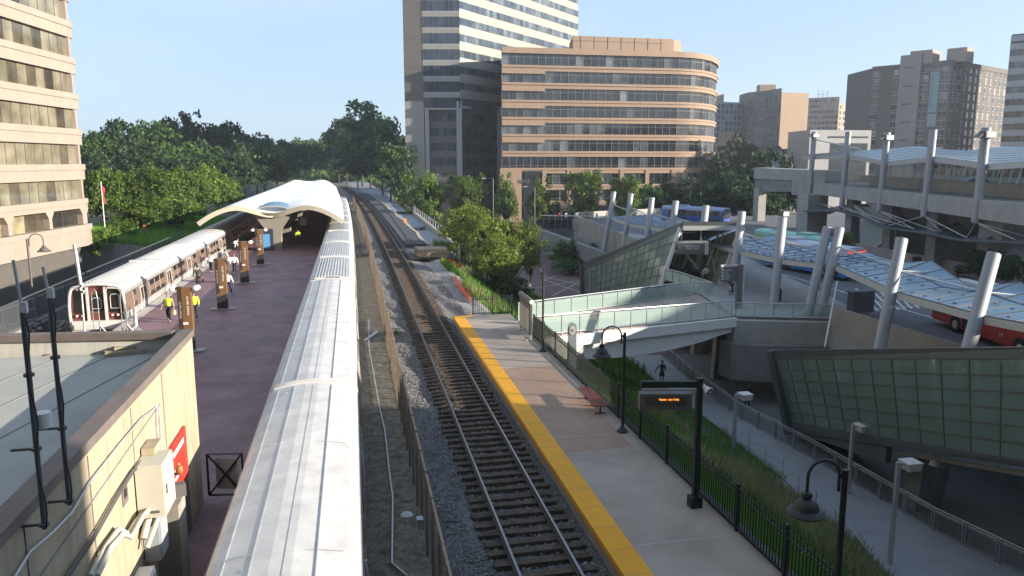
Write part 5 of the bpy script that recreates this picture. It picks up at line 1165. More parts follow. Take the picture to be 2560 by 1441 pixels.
t=thing('tripod_mount','white steel tripod mast standing on a grey plate on the roof','mast',PD(343,860,21.2)); a=PD(343,868,21.0); b=PD(337,770,21.3); m=MB(); m.tube([a,b],.05,8); m.tube([a+Vector((.08,.05,0)),b+Vector((.05,.02,-.8))],.03,6); m.build('mast','galv',t,smooth=60)
m=MB()
for q in (PZ(385,856,4.93),PZ(400,873,4.93),PZ(290,880,4.93),PZ(355,848,4.93)): m.tube([lerp(a,b,.55),q],.02,6)
m.build('leg','galv',t,smooth=60)
c=PZ(315,882,4.9); m=MB(); m.obox(c+Zv*.05,(.5,.3,.05),.3); m.obox(c+Vector((.1,.05,.14)),(.38,.16,.05),.3); tag(m.build('roof_plate','cream_wall'),'stack of pale weather worn boards on the roof below the tripod mast','boards')
for (x,y,l) in ((160,878,'brown scrap of matting on the pale roof, the right of two'),(136,884,'brown scrap of matting on the pale roof, the left of two')):
    m=MB(); m.obox(PZ(x,y,4.9),(.2,.1,.015),.2); tag(m.build('roof_mat','cap_brown'),l,'mat')
# gate between building and train
a=Vector((-4.2,21.35,.55)); b=Vector((-3.25,21.2,.55)); t=thing('crossed_gate','black tubular gate with a cross brace between the cream building and the train','gate',a)
m=MB(); z0,z1=.75,1.95; q=[atz(a,z0),atz(b,z0),atz(b,z1),atz(a,z1)]; m.tube(q+[q[0]],.035,6); m.tube([q[0],q[2]],.03,6); m.tube([q[1],q[3]],.03,6); m.build('frame','black',t)
m=MB(); m.hexa([atz(a,z0)+Vector((.2,.05,.15)),atz(b,z0)+Vector((-.15,.05,.15)),atz(b,z0)+Vector((-.15,.07,.15)),atz(a,z0)+Vector((.2,.07,.15)),atz(a,z1)+Vector((.2,.05,-.15)),atz(b,z1)+Vector((-.15,.05,-.15)),atz(b,z1)+Vector((-.15,.07,-.15)),atz(a,z1)+Vector((.2,.07,-.15))]); m.build('panel','grey_box',t)
# ================================================================ LEFT OFFICE BUILDING
zL=[9.7+3.67*k for k in range(-1,9)]
C0=Vector((-28.1,91.5,0)); vd=Vector((-math.sin(R(8.5)),-math.cos(R(8.5)),0))
lb=thing('office_building','cream office building with ribbon windows at the left edge','building',(-33,70,1))
A0=C0+vd*104; path=[(A0.x,A0.y),(C0.x-.25,C0.y-1.2)]; cpath=[(A0.x,A0.y),(C0.x+vd.x*1.6,C0.y+vd.y*1.6),(C0.x-.25,C0.y-.35),(C0.x-1.4,C0.y+.5),(C0.x-22,C0.y+3.4)]
core=[(A0.x,A0.y),(C0.x+vd.x*1.,C0.y+vd.y*1.),(C0.x-1.4,C0.y-.1),(C0.x-22,C0.y+3),(A0.x-24,A0.y+3)]
m=MB(); m.prism([(x-.9,y-.3) for x,y in core],-5,48); m.build('core','mullion',lb)
def band_off(p,o): nr=normals(p); return [(p[k][0]+nr[k].x*o,p[k][1]+nr[k].y*o) for k in range(len(p))]
for k,z in enumerate(zL):
    # k==0: arcade level 3.3..6.05 handled separately
    m=MB()
    if k>0: m.band(cpath,z-1.62,z-.62,.0,.9,0); 
    if k>0: m.band(cpath,z-.60,z,.10,.9,0); m.band(cpath,z-.62,z-.60,-.02,.9,1); m.build('spandrel',['off_cream','mullion'],lb)
    if k==9: break
    m=MB(); L_=(Vector(cpath[1]).to_3d()-Vector((A0.x,A0.y,0))).length; n=int(L_/1.55)
    for j in range(n):
        p=lerp((A0.x,A0.y,0),(cpath[1][0],cpath[1][1],0),j/n); q=lerp((A0.x,A0.y,0),(cpath[1][0],cpath[1][1],0),(j+1)/n); o=Vector((-.42,.06,0))
        m.face([atz(p+o,z),atz(q+o,z),atz(q+o,z+2.05),atz(p+o,z+2.05)]); m.beam(atz(p+o,z),atz(p+o,z+2.05),.06,.08,1,up=(1,0,0))
    m.build('window_band',['glass_cream','mullion'],lb)
    m=MB(); m.beam(Vector((cpath[1][0],cpath[1][1],z))+Vector((-.35,.3,0)),Vector((cpath[1][0],cpath[1][1],z+2.05))+Vector((-.35,.3,0)),.55,.55,up=(0,1,0)); m.build('corner_pier','off_cream',lb)
# arcade floor
zA0,zA1=3.35,6.05
m=MB(); m.band(cpath,zA1-.55,zA1+.0,.1,.9); m.band(cpath,zA1-1.0,zA1-.56,.0,.9); m.build('spandrel','off_cream',lb)
m=MB(); m.band(cpath,1.0,2.75,.12,.9); m.band(cpath,2.751,3.3,.25,.9); m.build('podium','off_cream',lb)
n=15; pw=(Vector((cpath[1][0],cpath[1][1],0))-A0); 
for j in range(n+1):
    m=MB(); p=A0+pw*(j/n); w=.55 if j<n else .9; t_=pw.normalized()
    pr=[(-w/2-.5,zA1-1.0),(-w/2-.25,zA1-1.35),(-w/2,zA1-1.7),(-w/2,zA0),(w/2,zA0),(w/2,zA1-1.7),(w/2+.25,zA1-1.35),(w/2+.5,zA1-1.0)]
    nr=Vector((t_.y,-t_.x,0)); F_=[atz(p+t_*a+nr*.0,z) for a,z in pr]; B_=[atz(p+t_*a-nr*.6,z) for a,z in pr]; m.face(F_[::-1]); m.face(B_)
    for i in range(len(pr)): m.face([F_[i],F_[(i+1)%len(pr)],B_[(i+1)%len(pr)],B_[i]])
    m.build('arcade_pier','off_cream',lb)

m=MB()
for j in range(n*2): p=A0+pw*(j/n/2)+Vector((-.62,.1,0)); q=A0+pw*((j+1)/n/2)+Vector((-.62,.1,0)); m.face([atz(p,3.2),atz(q,3.2),atz(q,5.2),atz(p,5.2)]); m.beam(atz(p,3.2),atz(p,5.2),.06,.06,1,up=(1,0,0))
m.build('window_band',['glass_shopw','mullion'],lb)
m=MB(); m.band([(a,b) for a,b in cpath],-5,1.0,-1.6,2.2); m.build('shop_front','glass_shop',lb)
m=MB()
for j in range(40): p=A0+pw*(j/39)+Vector((-1.3,0,0)); m.beam(atz(p,-5),atz(p,1),.5,.5,up=(1,0,0))
m.build('shop_pier','concrete_warm',lb)
# walls and fences between it and the metro track
m=MB(); m.box(-20.0,-19.6,18,96,-5,.1); tag(m.build('track_wall','concrete_dark'),'low concrete wall beside the left hand metro track','wall')
chain_fence('wire_fence','galvanised wire fence on the wall along the left hand metro track',[(-19.8,22,.1),(-19.8,50,.1),(-19.8,70,.1),(-19.8,96,.1)],1.7,'steel_dark','chainlink2',2.4)
bar_rail('street_railing','tall pale pipe railing along the street below the cream office building',[(-25.2,30,-4.9),(-23.,52,-4.9),(-22.,75,-4.9),(-21.5,92,-4.9)],5.2,'steel',2.6,False)
picket_fence('picket_fence','black picket fence along the sunken street on the far left',[(-22.6,34,-3.),(-21.2,75,-3.),(-21.,90,-3.)],2.2,'mullion',.3,2.4)
m=MB(); m.prism([(-27.5,20),(-23.5,20),(-21.2,95),(-24,95)],-5,-4.85); m.build('pavement','pathmat',kind='structure')
gooseneck((-23.6,62,-1.),5.6,.9,'brown gooseneck lamp in front of the cream office building','mullion',1.5,Vector((1,.25,0)))
gooseneck((-24.9,50,-1.),4.6,.7,'smaller brown gooseneck lamp at the left picture edge','mullion',1.3,Vector((-.4,.5,0)))
bar_rail('yard_railing','rusty pipe railing around the ballast yard behind the cream building',[(-14.2,24.6,-.2),(-17.5,27.5,-.2),(-17.8,36,-.2)],2.1,'cap_brown',2.6,False)
t=thing('flag_pole','white flagpole with a limp red and white flag beside the office building','flagpole',(-24.6,93,0)); b=PD(360/1+0,570,88); b=PD(262,568,92); T=PD(252,455,92)
m=MB(); m.tube([atz(b,0),T],.06,8); m.build('pole','white',t,smooth=60)
m=MB(); P_=[T+Vector((.1+.12*math.sin(k*1.3),0,-.5-k*.32)) for k in range(8)]; m.tube(P_,[.08,.16,.2,.19,.2,.17,.13,.06],7); m.build('flag','flag_red',t,smooth=60)
for px,py,h,l in ((365,612,2.4,'rusty orange marker board on a leaning post beside the left train'),(1013,575,1.7,'orange marker board on a post by the unused platform slab')):
    b=PZ(px+4,py,-.1); t=thing('marker_board',l,'sign',b); m=MB(); m.beam(b,b+Vector((-.15,0,h*.6)),.06,.06,up=(1,0,0)); m.build('post','cap_brown',t); m=MB(); m.obox(b+Vector((-.2,0,h*.8)),(.16,.03,h*.22)); m.build('board','orange_paint' if px>900 else 'rust',t)
# ================================================================ RIGHT OF TRACK: fence, timber, netting, wall
w=thing('retaining_wall','concrete wall with thin white railing beside the unused platform slab','wall',(11.6,120,0)); m=MB(); m.box(11.5,11.9,89,212,-6.6,.35); m.build('wall','concrete_warm',w)
for k in range(34): m=MB(); y=92+k*3.5; m.beam((11.6,y,.35),(11.6,y,1.45),.09,.09,up=(1,0,0)); m.build('post','galv',w)
m=MB(); m.beam((11.6,92,1.45),(11.6,208,1.45),.06,.06); m.build('handrail','galv',w)
for (x,y,h) in ((11.9,95,2.6),(12.7,93,2.3),(13.6,89.5,2.2),(14.5,88,1.7)):
    m=MB(); m.beam((x,y,-2),(x,y,h),.3,.3,up=(1,0,0)); m.obox((x,y,h+.03),(.19,.19,.03)); tag(m.build('gate_post','white'),'white square post, '+{95:'tallest of the row beside the concrete wall',93:'second of the row by the concrete wall',89.5:'third of the row by the concrete wall',88:'shortest of the row, by the bushes'}[y],'post','white posts by the wall')
m=MB(); m.beam((11.9,95,1.5),(14.5,88,.9),.06,.08); m.beam((11.9,95,.6),(14.5,88,.1),.06,.08); tag(m.build('gate_rail','white'),'white rails linking the square posts by the bushes','rail')
t=thing('timber_stack','stack of weathered planks on a dark tarpaulin beside the ballast','timber stack',PZ(1080,645,-.2)); c=PZ(1078,640,-.1); m=MB()
for k in range(6):
    for j in range(7): m.obox(c+Vector((random.uniform(-.08,.08),-1.3+j*.4,.08+k*.15)),(1.65+random.uniform(-.15,.12),.17,.065),-AZ+random.uniform(-.03,.03))
m.build('planks','wood',t); m=MB(); m.obox(c+Zv*-.02,(2.5,2.3,.05)); m.build('tarpaulin','dark',t)
for k,(x,y,l) in enumerate(((1000,533,'dark rumpled tarpaulin on the slab, farthest of three'),(960,480,'dark tarpaulin by the far end of the old platform'),(1010,573,'dark tarpaulin on the slab behind the orange marker board'))):
    c=PZ(x+18,y,-.15); m=MB()
    for i in range(7): m.obox(c+Vector((-1.8+i*.6,random.uniform(-.5,.5),.08+random.uniform(0,.12))),(.4,1.2,.08),random.uniform(-.6,.6))
    tag(m.build('tarpaulin','dark'),l,'tarpaulin','tarpaulins on the slab')
t=thing('safety_netting','orange plastic safety netting sagging along the bushes','netting',PZ(1150,745,-.3)); pth=[(1172,757),(1160,742),(1143,722),(1130,703)]; pts=[PZ(x,y,-.35) for x,y in pth]; m=MB()
for a,b in zip(pts[:-1],pts[1:]):
    for j in range(5):
        p=lerp(a,b,j/5); q=lerp(a,b,(j+1)/5); h0=.55+.35*math.sin(j*2.1+a.x); h1=.55+.35*math.sin((j+1)*2.1+a.x); m.face([p,q,q+Zv*h1+Vector((.15,0,0)),p+Zv*h0+Vector((.15,0,0))])
m.build('net','netting',t)
m=MB(); c=PZ(1115,668,-.3); 
for j in range(6): m.face([c+Vector((j*.25,-.1*j,0)),c+Vector((j*.25+.25,-.1*j-.1,0)),c+Vector((j*.25+.25,-.1*j,.5+.4*math.sin(j))),c+Vector((j*.25,-.1*j+.05,.6+.4*math.cos(j)))])
tag(m.build('safety_netting','orange_net'),'short heap of orange netting above the main run','netting')
# ================================================================ BUILDINGS BEHIND
def ribbon(root,path,zs,wh,panew,wall,glass,mul,out=.25,inn=.0,band=None,gl_in=.35,ztop=None,lite=None):
    """facade of continuous window bands at floor levels zs; path seen from its right-hand side"""
    band=band or (zs[1]-zs[0]-wh)
    m=MB()
    for z in zs: m.band(path,z-band,z,out,.6)
    m.build('spandrel',wall,root)
    ip=[]; nr=normals(path)
    for z in zs[:-1] if ztop is None else zs:
        m=MB()
        for i in range(len(path)-1):
            a=Vector((path[i][0],path[i][1],0)); b=Vector((path[i+1][0],path[i+1][1],0)); d=b-a; n=max(1,round(d.length/panew)); o=-Vector((d.y,-d.x,0)).normalized()*gl_in
            for j in range(n):
                p=lerp(a,b,j/n)+o; q=lerp(a,b,(j+1)/n)+o; m.face([atz(p,z),atz(q,z),atz(q,z+wh+.02),atz(p,z+wh+.02)],0); m.beam(atz(p,z)-o*.06,atz(p,z+wh)-o*.06,.07,.07,1,up=(1,0,0))
                if lite: m.beam(atz(p,z+wh*lite)-o*.06,atz(q,z+wh*lite)-o*.06,.05,.05,1)
        m.build('window_band',[glass,mul],root)
V2=lambda v:(v.x,v.y)
# tower
tw=thing('tower_block','tall cream and dark glass office tower left of the orange building','building',PD(1150,440,190))
t0=PD(1015,400,190); t1=PD(1062,400,190); t2=PD(1152,400,190); t3=PD(1440,400,243); bk=FW.copy(); bk.z=0; bk.normalize()
m=MB(); m.prism([V2(t0),V2(t1),V2(t2),V2(t3),V2(t3+bk*45),V2(t0+bk*45)],24.7,72); m.build('core','tower_stone',tw)
z1=25.6; zs=[z1+.0+3.82*k for k in range(13)]
m=MB(); m.prism([V2(t0),V2(t1),V2(t1+bk*40),V2(t0+bk*40)],-7,72.); m.build('blank_wing','tower_stone',tw)
m=MB()
for z in np.arange(2,70,7.64): m.beam(atz(t0-bk*.03,z),atz(t1-bk*.03,z),.06,.08)
m.build('panel_joint','mullion_light',tw)
o=-bk*.5; pf=[V2(t1),V2(t2)]
for k,z in enumerate(zs):
    m=MB(); a,b=t1-bk*.04+RT*.0,t2-bk*.04
    n=7
    for j in range(n): p=lerp(a,b,j/n); q=lerp(a,b,(j+1)/n); m.face([atz(p,z-2.5),atz(q,z-2.5),atz(q,z),atz(p,z)],0,random.uniform(0,.55)); m.beam(atz(p,z-2.5),atz(p,z),.08,.08,1,up=(1,0,0))
    m.face([atz(a,z-2.95),atz(b,z-2.95),atz(b,z-2.5),atz(a,z-2.5)],2)
    m.build('window_band',['glass_tower','mullion','grey_clad'],tw)
    d=(t3-t2); dn=d.normalized(); of=Vector((dn.y,-dn.x,0))*.06; m=MB(); n=38; z_=z-.15
    for j in range(n): p=lerp(t2,t3,j/n)+of; q=lerp(t2,t3,(j+1)/n)+of; m.face([atz(p,z_-1.75),atz(q,z_-1.75),atz(q,z_),atz(p,z_)],0,random.uniform(0.3,1)); m.beam(atz(p,z_-1.75),atz(p,z_),.09,.06,1,up=(1,0,0))
    n=2
    m.face([atz(t2+of*1.1,z_-2.5),atz(lerp(t2,t3,.075)+of*1.1,z_-2.5),atz(lerp(t2,t3,.075)+of*1.1,z_-1.75),atz(t2+of*1.1,z_-1.75)],2)
    m.build('window_band',['glass_tower','mullion','grey_clad'],tw)
# recessed dark base of the tower
m=MB(); i=bk*1.6; m.prism([V2(t1+i),V2(t2+i),V2(lerp(t2,t3,.45)+i),V2(t3+bk*40),V2(t1+bk*38)],-7,24.7); m.build('base','tower_dark',tw)
for q,w in ((t1+RT*.6,1.0),(t2-RT*.4,1.3),(lerp(t2,t3,.28),1.2),(lerp(t2,t3,.42),1.2)): m=MB(); m.beam(atz(q+bk*.6,-7),atz(q+bk*.6,24.7),w,w,up=(0,1,0)); m.build('base_column','grey_clad',tw)
for k in range(6):
    z=21.9-k*3.65; m=MB(); a,b=t1+bk*1.5+RT*1.4,t2+bk*1.5-RT*1.2; n=6
    h=1.9 if k<4 else 2.9
    for j in range(n): p=lerp(a,b,j/n); q=lerp(a,b,(j+1)/n); m.face([atz(p,z-h),atz(q,z-h),atz(q,z),atz(p,z)],0 if k<4 else 2,random.uniform(.3,.9)); m.beam(atz(p,z-h),atz(p,z),.08,.08,1,up=(1,0,0))
    m.build('window_band',['glass_tower','mullion','glass_shop'],tw)
    m=MB(); a,b=t2+bk*1.5+RT*1,lerp(t2,t3,.42)+bk*1.4; n=8
    for j in range(n): p=lerp(a,b,j/n); q=lerp(a,b,(j+1)/n); m.face([atz(p,z-2.3),atz(q,z-2.3),atz(q,z),atz(p,z)],0); m.beam(atz(p,z-2.3),atz(p,z),.08,.08,1,up=(1,0,0))
    m.build('window_band',['glass_shop','mullion'],tw)
# orange building
ob=thing('office_building','long terracotta office building with a rounded right end','building',PD(1500,440,188))
o0=PD(1255,400,185); o1=PD(1690,400,193); cur=[PD(x,400,d) for x,d in ((1722,194.5),(1748,197),(1768,201),(1781,207),(1784,214))]
pth=[V2(o0),V2(lerp(o0,o1,.24)),V2(o1)]+[V2(c) for c in cur]+[V2(cur[-1]+bk*14)]
fh=4.06; zt=36.9; core=[(p[0]+bk.x*.5,p[1]+bk.y*.5) for p in pth[:3]]+[(p[0]-.5,p[1]+.3) for p in pth[3:]]+[V2(o0+bk*30)]
m=MB(); m.prism(core,-7,zt-.3); m.build('core','mullion',ob)
zs=[zt-4.05-fh*k for k in range(9)][::-1]   # sill lines (bottom of each window band)
m=MB(); m.band(pth,zt-1.35,zt,.35,.7); m.build('roof_edge','orange_stone',ob,smooth=30)
m=MB()
for k,z in enumerate(zs):
    m.band(pth,z-.55,z,.32,.7); m.band(pth,z-1.36,z-.57,.12,.7)
m.build('spandrel','orange_stone',ob,smooth=30)
sub=[]; 
for i in range(len(pth)-1): sub.append((pth[i],pth[i+1]))
for k,z in enumerate(zs):
    m=MB()
    for (a,b) in sub:
        a=Vector((*a,0)); b=Vector((*b,0)); d=b-a; n=max(1,round(d.length/1.9)); o=-Vector((d.y,-d.x,0)).normalized()*.3
        for j in range(n):
            p=lerp(a,b,j/n)+o; q=lerp(a,b,(j+1)/n)+o; m.face([atz(p,z),atz(q,z),atz(q,z+2.72),atz(p,z+2.72)],0); m.beam(atz(p,z)-o*.2,atz(p,z+2.72)-o*.2,.07,.08,1,up=(1,0,0)); m.beam(atz(p,z+(1.9 if k>2 else .5))-o*.2,atz(q,z+(1.9 if k>2 else .5))-o*.2,.05,.06,1)
    m.build('window_band',['glass_orange','mullion_light'],ob)
# left bay with lower windows
m=MB(); a=lerp(o0,o1,0)-bk*.02; b=lerp(o0,o1,.235)-bk*.02; nv=Vector(((b-a).y,-(b-a).x,0)).normalized()
for k,z in enumerate(zs):
    if 3<=k<=7: m.prism([V2(a+nv*.3),V2(b+nv*.3),V2(b-nv*.3),V2(a-nv*.3)],z+2.05,z+2.74)
m.build('left_bay','orange_stone',ob)
# base storeys: piers
m=MB()
for k in range(9):
    q=lerp(o0,o1,[.0,.235,.375,.53,.68,.83,.985,.06,.16][k]); w=[1,1,1,1,1,1,1,3.2,1][k]
    if k==8: continue
    m.beam(atz(q+nv*.05,-7),atz(q+nv*.05,zs[2]-.5 if k else zs[2]),w if k!=7 else 4.6,.5,up=(nv))
m.build('pier','orange_stone',ob)
m=MB(); q=lerp(o0,o1,.165); m.beam(atz(q+nv*.35,-7),atz(q+nv*.35,zs[2]-.8),4.2,.3,up=nv); m.build('entrance_slot','glass_shop',ob)
text('number','8403',1.4,frameM(atz(lerp(o0,o1,.118)+nv*.6,2.2+3),RT),'mullion_light',ob,.02)
# penthouse
p0=PD(1433,100,197); p1=PD(1660,100,202); pc=[PD(1685,100,203),PD(1700,100,206),PD(1704,100,211)]
m=MB(); m.prism([V2(p0),V2(p1)]+[V2(c) for c in pc]+[V2(pc[-1]+bk*12),V2(p0+bk*14)],zt-.5,zt+5.3); m.build('penthouse','orange_stone',ob,smooth=30)
m=MB(); 
for t in np.linspace(.08,.97,7): q=lerp(p0,p1,t)-bk*.04; m.beam(atz(q,zt),atz(q,zt+5.2),.08,.06,up=(1,0,0))
for z in (zt+1.8,zt+4.1): m.beam(atz(p0-bk*.04,z),atz(p1-bk*.04,z),.06,.08)
m.build('panel_joint','mullion',ob)
# ground floor shop front strip and planters along the street
m=MB(); a=PD(1340,545,172); b=PD(1560,545,170); m.prism([V2(a),V2(b),V2(b+bk*6),V2(a+bk*6)],-6.6,.2); m.build('shop_front','tower_dark',ob)
m=MB(); n=14
for j in range(n): p=lerp(a,b,(j+.1)/n)-bk*.05; q=lerp(a,b,(j+1)/n)-bk*.05; m.face([atz(p,-4.9),atz(q,-4.9),atz(q,-1.),atz(p,-1.)]) if j not in (8,9) else None; m.beam(atz(p,-4.9),atz(p,-1),.1,.08,1,up=(1,0,0))
m.beam(atz(a-bk*.05,-2.8),atz(b-bk*.05,-2.8),.1,.08,1); m.build('shop_window',['glass_shop','mullion_light'],ob)
# far right brick building
WCOUNT={}
def punched(root,a,b,zt_,zb,fh,n,ww,wh,wall,glass,sk=(),bk_=.05,lint='sign_silver'):
    a=Vector((*V2(a),0)); b=Vector((*V2(b),0)); nv=Vector(((b-a).y,-(b-a).x,0)).normalized()*bk_; dn=(b-a).normalized(); rows=int((zt_-zb)/fh); rest=MB()
    for r_ in range(rows):
        for j in range(n):
            one=WCOUNT.get(root.name,0)<100; WCOUNT[root.name]=WCOUNT.get(root.name,0)+1; m=MB() if one else rest
            c=lerp(a,b,(j+.5)/n)+nv; z=zt_-1.0-r_*fh-wh; m.face([atz(c-dn*ww/2,z),atz(c+dn*ww/2,z),atz(c+dn*ww/2,z+wh),atz(c-dn*ww/2,z+wh)],0); m.beam(atz(c-dn*(ww/2+.1),z+wh+.1),atz(c+dn*(ww/2+.1),z+wh+.1),.12,.16,1); m.beam(atz(c,z),atz(c,z+wh),.08,.06,1,up=(1,0,0)); m.beam(atz(c-dn*(ww/2),z-.06),atz(c+dn*ww/2,z-.06),.12,.1,1)
            if one: m.build('window',[glass,lint],root)
    if rest.f: rest.build('window',[glass,lint],root,kind='stuff')
bb=thing('apartment_building','tall brown brick apartment block with a teal banner','building',PD(2300,330,260))
c0=PD(2172,300,268); c1=PD(2368,300,250); c2=PD(2520,300,280); zt=PD(2368,157,250).z
m=MB(); m.prism([V2(c0),V2(c1),V2(c2),V2(c2+bk*20),V2(c0+bk*20)],-7,zt); m.build('wall','brick_brown',bb)
m=MB(); m.band([V2(c0),V2(c1),V2(c2)],zt-1.1,zt+.5,.25,.5); m.build('cornice','brick_brown',bb)
punched(bb,c0,lerp(c0,c1,.12),zt,0,2.95,1,2.4,1.8,'brick_brown','glass_far')
punched(bb,lerp(c0,c1,.28),lerp(c0,c1,.38),zt,0,2.95,1,2.,1.8,'brick_brown','glass_far')
punched(bb,lerp(c0,c1,.62),lerp(c0,c1,.74),zt,0,2.95,1,2.4,1.8,'brick_brown','glass_far')
punched(bb,lerp(c0,c1,.86),c1,zt,0,2.95,1,2.4,1.8,'brick_brown','glass_far')
punched(bb,c1,c2,zt,0,2.95,12,1.35,1.7,'brick_brown','glass_far')
a=lerp(c0,c1,.38); b=lerp(c0,c1,.64); nv=Vector(((c1-c0).y,-(c1-c0).x,0)).normalized(); m=MB(); zs_=PD(2262,141,258).z; m.prism([V2(a+nv*1.5),V2(b+nv*1.5),V2(b-nv*3),V2(a-nv*3)],-7,zs_); m.build('stair_tower','grey_clad_b',bb)
m=MB(); m.prism([V2(lerp(a,b,.4)+nv*.5),V2(lerp(a,b,1.45)+nv*.5),V2(lerp(a,b,1.45)-nv*8),V2(lerp(a,b,.4)-nv*8)],zt,zs_+1.2); m.prism([V2(lerp(a,b,2)+nv*-2),V2(lerp(a,b,2.9)+nv*-2),V2(lerp(a,b,2.9)-nv*9),V2(lerp(a,b,2)-nv*9)],zt,zt+4.4); m.build('penthouse','off_cream',bb)
m=MB()
for k in range(5): m.beam(atz(a+(b-a)*.2+nv*1.55,zt-1-k*6),atz(b-(b-a)*.3+nv*1.55,zt-1-k*6),.1,.5)
m.build('slot','mullion',bb)
a=lerp(c0,c1,.755)+nv*.12; b=lerp(c0,c1,.865)+nv*.12; zt2=PD(2330,180,252).z; zb2=PD(2318,282,254).z; m=MB(); m.hexa([atz(a,zb2),atz(b,zb2),atz(b-nv*.1,zb2),atz(a-nv*.1,zb2),atz(a,zt2),atz(b,zt2),atz(b-nv*.1,zt2),atz(a-nv*.1,zt2)]); m.hexa([atz(a,zb2-4.6),atz(b,zb2-4.6),atz(b-nv*.1,zb2-4.6),atz(a-nv*.1,zb2-4.6),atz(a,zb2-.5),atz(b,zb2-.5),atz(b-nv*.1,zb2-.5),atz(a-nv*.1,zb2-.5)]); bn_=m.build('banner','banner',bb)
text('lettering','Kallinabridge.com',1.5,frameM(atz(lerp(a,b,.3)+nv*.05,(zt2+zb2)/2),(0,0,1),-RT),'mullion',bn_,.01)
text('lettering','SPACES\nRENTING',1.15,frameM(atz(lerp(a,b,.5)+nv*.1,zt-1.6),(b-a)),'sign_silver',bb,.02)
# far right striped tower
st=thing('striped_tower','dark grey office tower with pale bands at the right edge','building',PD(2550,300,235))
s0=PD(2500,380,238); s1=PD(2700,380,225); rd_=Vector((s0.x,s0.y,0)).normalized(); m=MB(); m.prism([V2(s0),V2(s1),V2(s1+bk*30),V2(s0+rd_*30)],-7,PD(2530,93,237).z); m.build('core','slate',st)
m=MB(); m.band([V2(s0+rd_*20),V2(s0),V2(s1)],46.2,47.9,.2,.5); m.build('roof_edge','grey_clad',st)
ribbon(st,[V2(s0+rd_*20),V2(s0),V2(s1)],[1.2+3.7*k for k in range(13)],1.9,1.6,'grey_clad','glass_shop','mullion',.15,gl_in=-.05)
# middle cluster
mc=thing('apartment_building','dark glass grid apartment block just right of the terracotta building','building',PD(1810,330,400)); a=PD(1770,300,395); b=PD(1862,300,405); zt=PD(1820,256,400).z
m=MB(); m.prism([V2(a),V2(b),V2(b+bk*20),V2(a+bk*20)],-7,zt); m.build('wall','grey_clad',mc); punched(mc,a,b,zt,-5,3.0,9,1.7,2.1,'','glass_far',lint='grey_clad')
m=MB(); m.prism([V2(lerp(a,b,.05)),V2(lerp(a,b,.4)),V2(lerp(a,b,.4)+bk*8),V2(lerp(a,b,.05)+bk*8)],zt,zt+4); m.build('penthouse','off_cream',mc)
m2=thing('apartment_building','dark brown brick block with a blank tan end wall','building',PD(1950,330,380)); a=PD(1868,300,395); b=PD(1912,300,385); c=PD(1950,300,372); d=PD(2018,300,378); zt=PD(1912,228,385).z
m=MB(); m.prism([V2(a),V2(b),V2(c),V2(c+bk*16),V2(a+bk*16)],-7,zt); m.build('wall','brick_brown_d',m2)
m=MB(); m.prism([V2(c-bk*.4),V2(d-bk*.4),V2(d+bk*15),V2(c+bk*15)],[4.3]*4,[PD(1950,232,372).z]*4); m.build('end_wall','brick_tan',m2)
punched(m2,a,b,zt,-5,2.95,7,.8,1.4,'','glass_far',lint='brick_brown_d'); punched(m2,b,c,zt,-5,2.95,5,.9,1.5,'','glass_far',lint='brick_brown_d')
m=MB(); q=PD(1910,225,390); m.prism([V2(q-RT*2),V2(q+RT*6),V2(q+RT*6+bk*6),V2(q-RT*2+bk*6)],zt-1,PD(1910,212,390).z); m.build('penthouse','brick_tan',m2)
m=MB()
for z0_ in (4.0,-.6,-5.):
    m.band([V2(c-bk*.5),V2(d-bk*.5)],z0_-1.5,z0_,.5,8)

m.build('garage_level','brick_tan',m2); m=MB(); m.prism([V2(c+bk*1),V2(d+bk*1),V2(d+bk*12),V2(c+bk*12)],-7,4.2); m.build('garage_core','dark',m2)
m=MB(); q=PD(1920,345,365); 
for k in range(6): q1=q+RT*k*1.3; m.tube([atz(q1,-2),atz(q1,12-.3*k),atz(q1-RT*1.5,15-.3*k)+bk*1.5],.15,5)
m.build('bay_window','flag_red' if False else 'rust',m2)
m3=thing('apartment_building','tan balcony apartment block with roof antennas','building',PD(2080,330,430)); a=PD(2012,300,440); b=PD(2095,300,430); c=PD(2150,300,445); zt=PD(2060,243,430).z; zt3=PD(2120,262,438).z
m=MB(); m.prism([V2(a),V2(b),V2(b+bk*20),V2(a+bk*20)],-7,zt); m.prism([V2(b),V2(c),V2(c+bk*20),V2(b+bk*19)],-7,zt3); m.build('wall','brick_tan_l',m3)
punched(m3,a,b,zt,-5,3.1,8,1.6,1.5,'','glass_far'); punched(m3,b,c,zt3,-5,3.1,6,1.8,2.0,'','glass_far')
m=MB(); q=PD(2057,236,440); 
for k in range(3): m.beam(atz(q+RT*(k*2.6-2.6),zt),atz(q+RT*(k*2.6-2.6),zt+5-k*.3),.2,.2,up=(1,0,0))
m.beam(atz(q-RT*3,zt+2.4),atz(q+RT*3,zt+2.4),.15,.15); m.build('antennas','mullion',m3)
gb=thing('small_office','small grey office with a recessed window behind the upper canopy','building',PD(2100,380,190)); a=PD(2022,380,188); b=PD(2175,380,190); zt=PD(2100,326,189).z
m=MB(); m.prism([V2(a),V2(b),V2(b+bk*15),V2(a+bk*15)],-7,zt); m.build('wall','grey_clad_l',gb); m=MB(); p=lerp(a,b,.35)-bk*.1; q=lerp(a,b,.95)-bk*.1; m.face([atz(p,4),atz(q,4),atz(q,zt-3.2),atz(p,zt-3.2)]); m.face([atz(lerp(a,b,.3)-bk*.1,zt-1.9),atz(q,zt-1.9),atz(q,zt-1.5),atz(lerp(a,b,.3)-bk*.1,zt-1.5)]); m.build('window','glass_shop',gb)
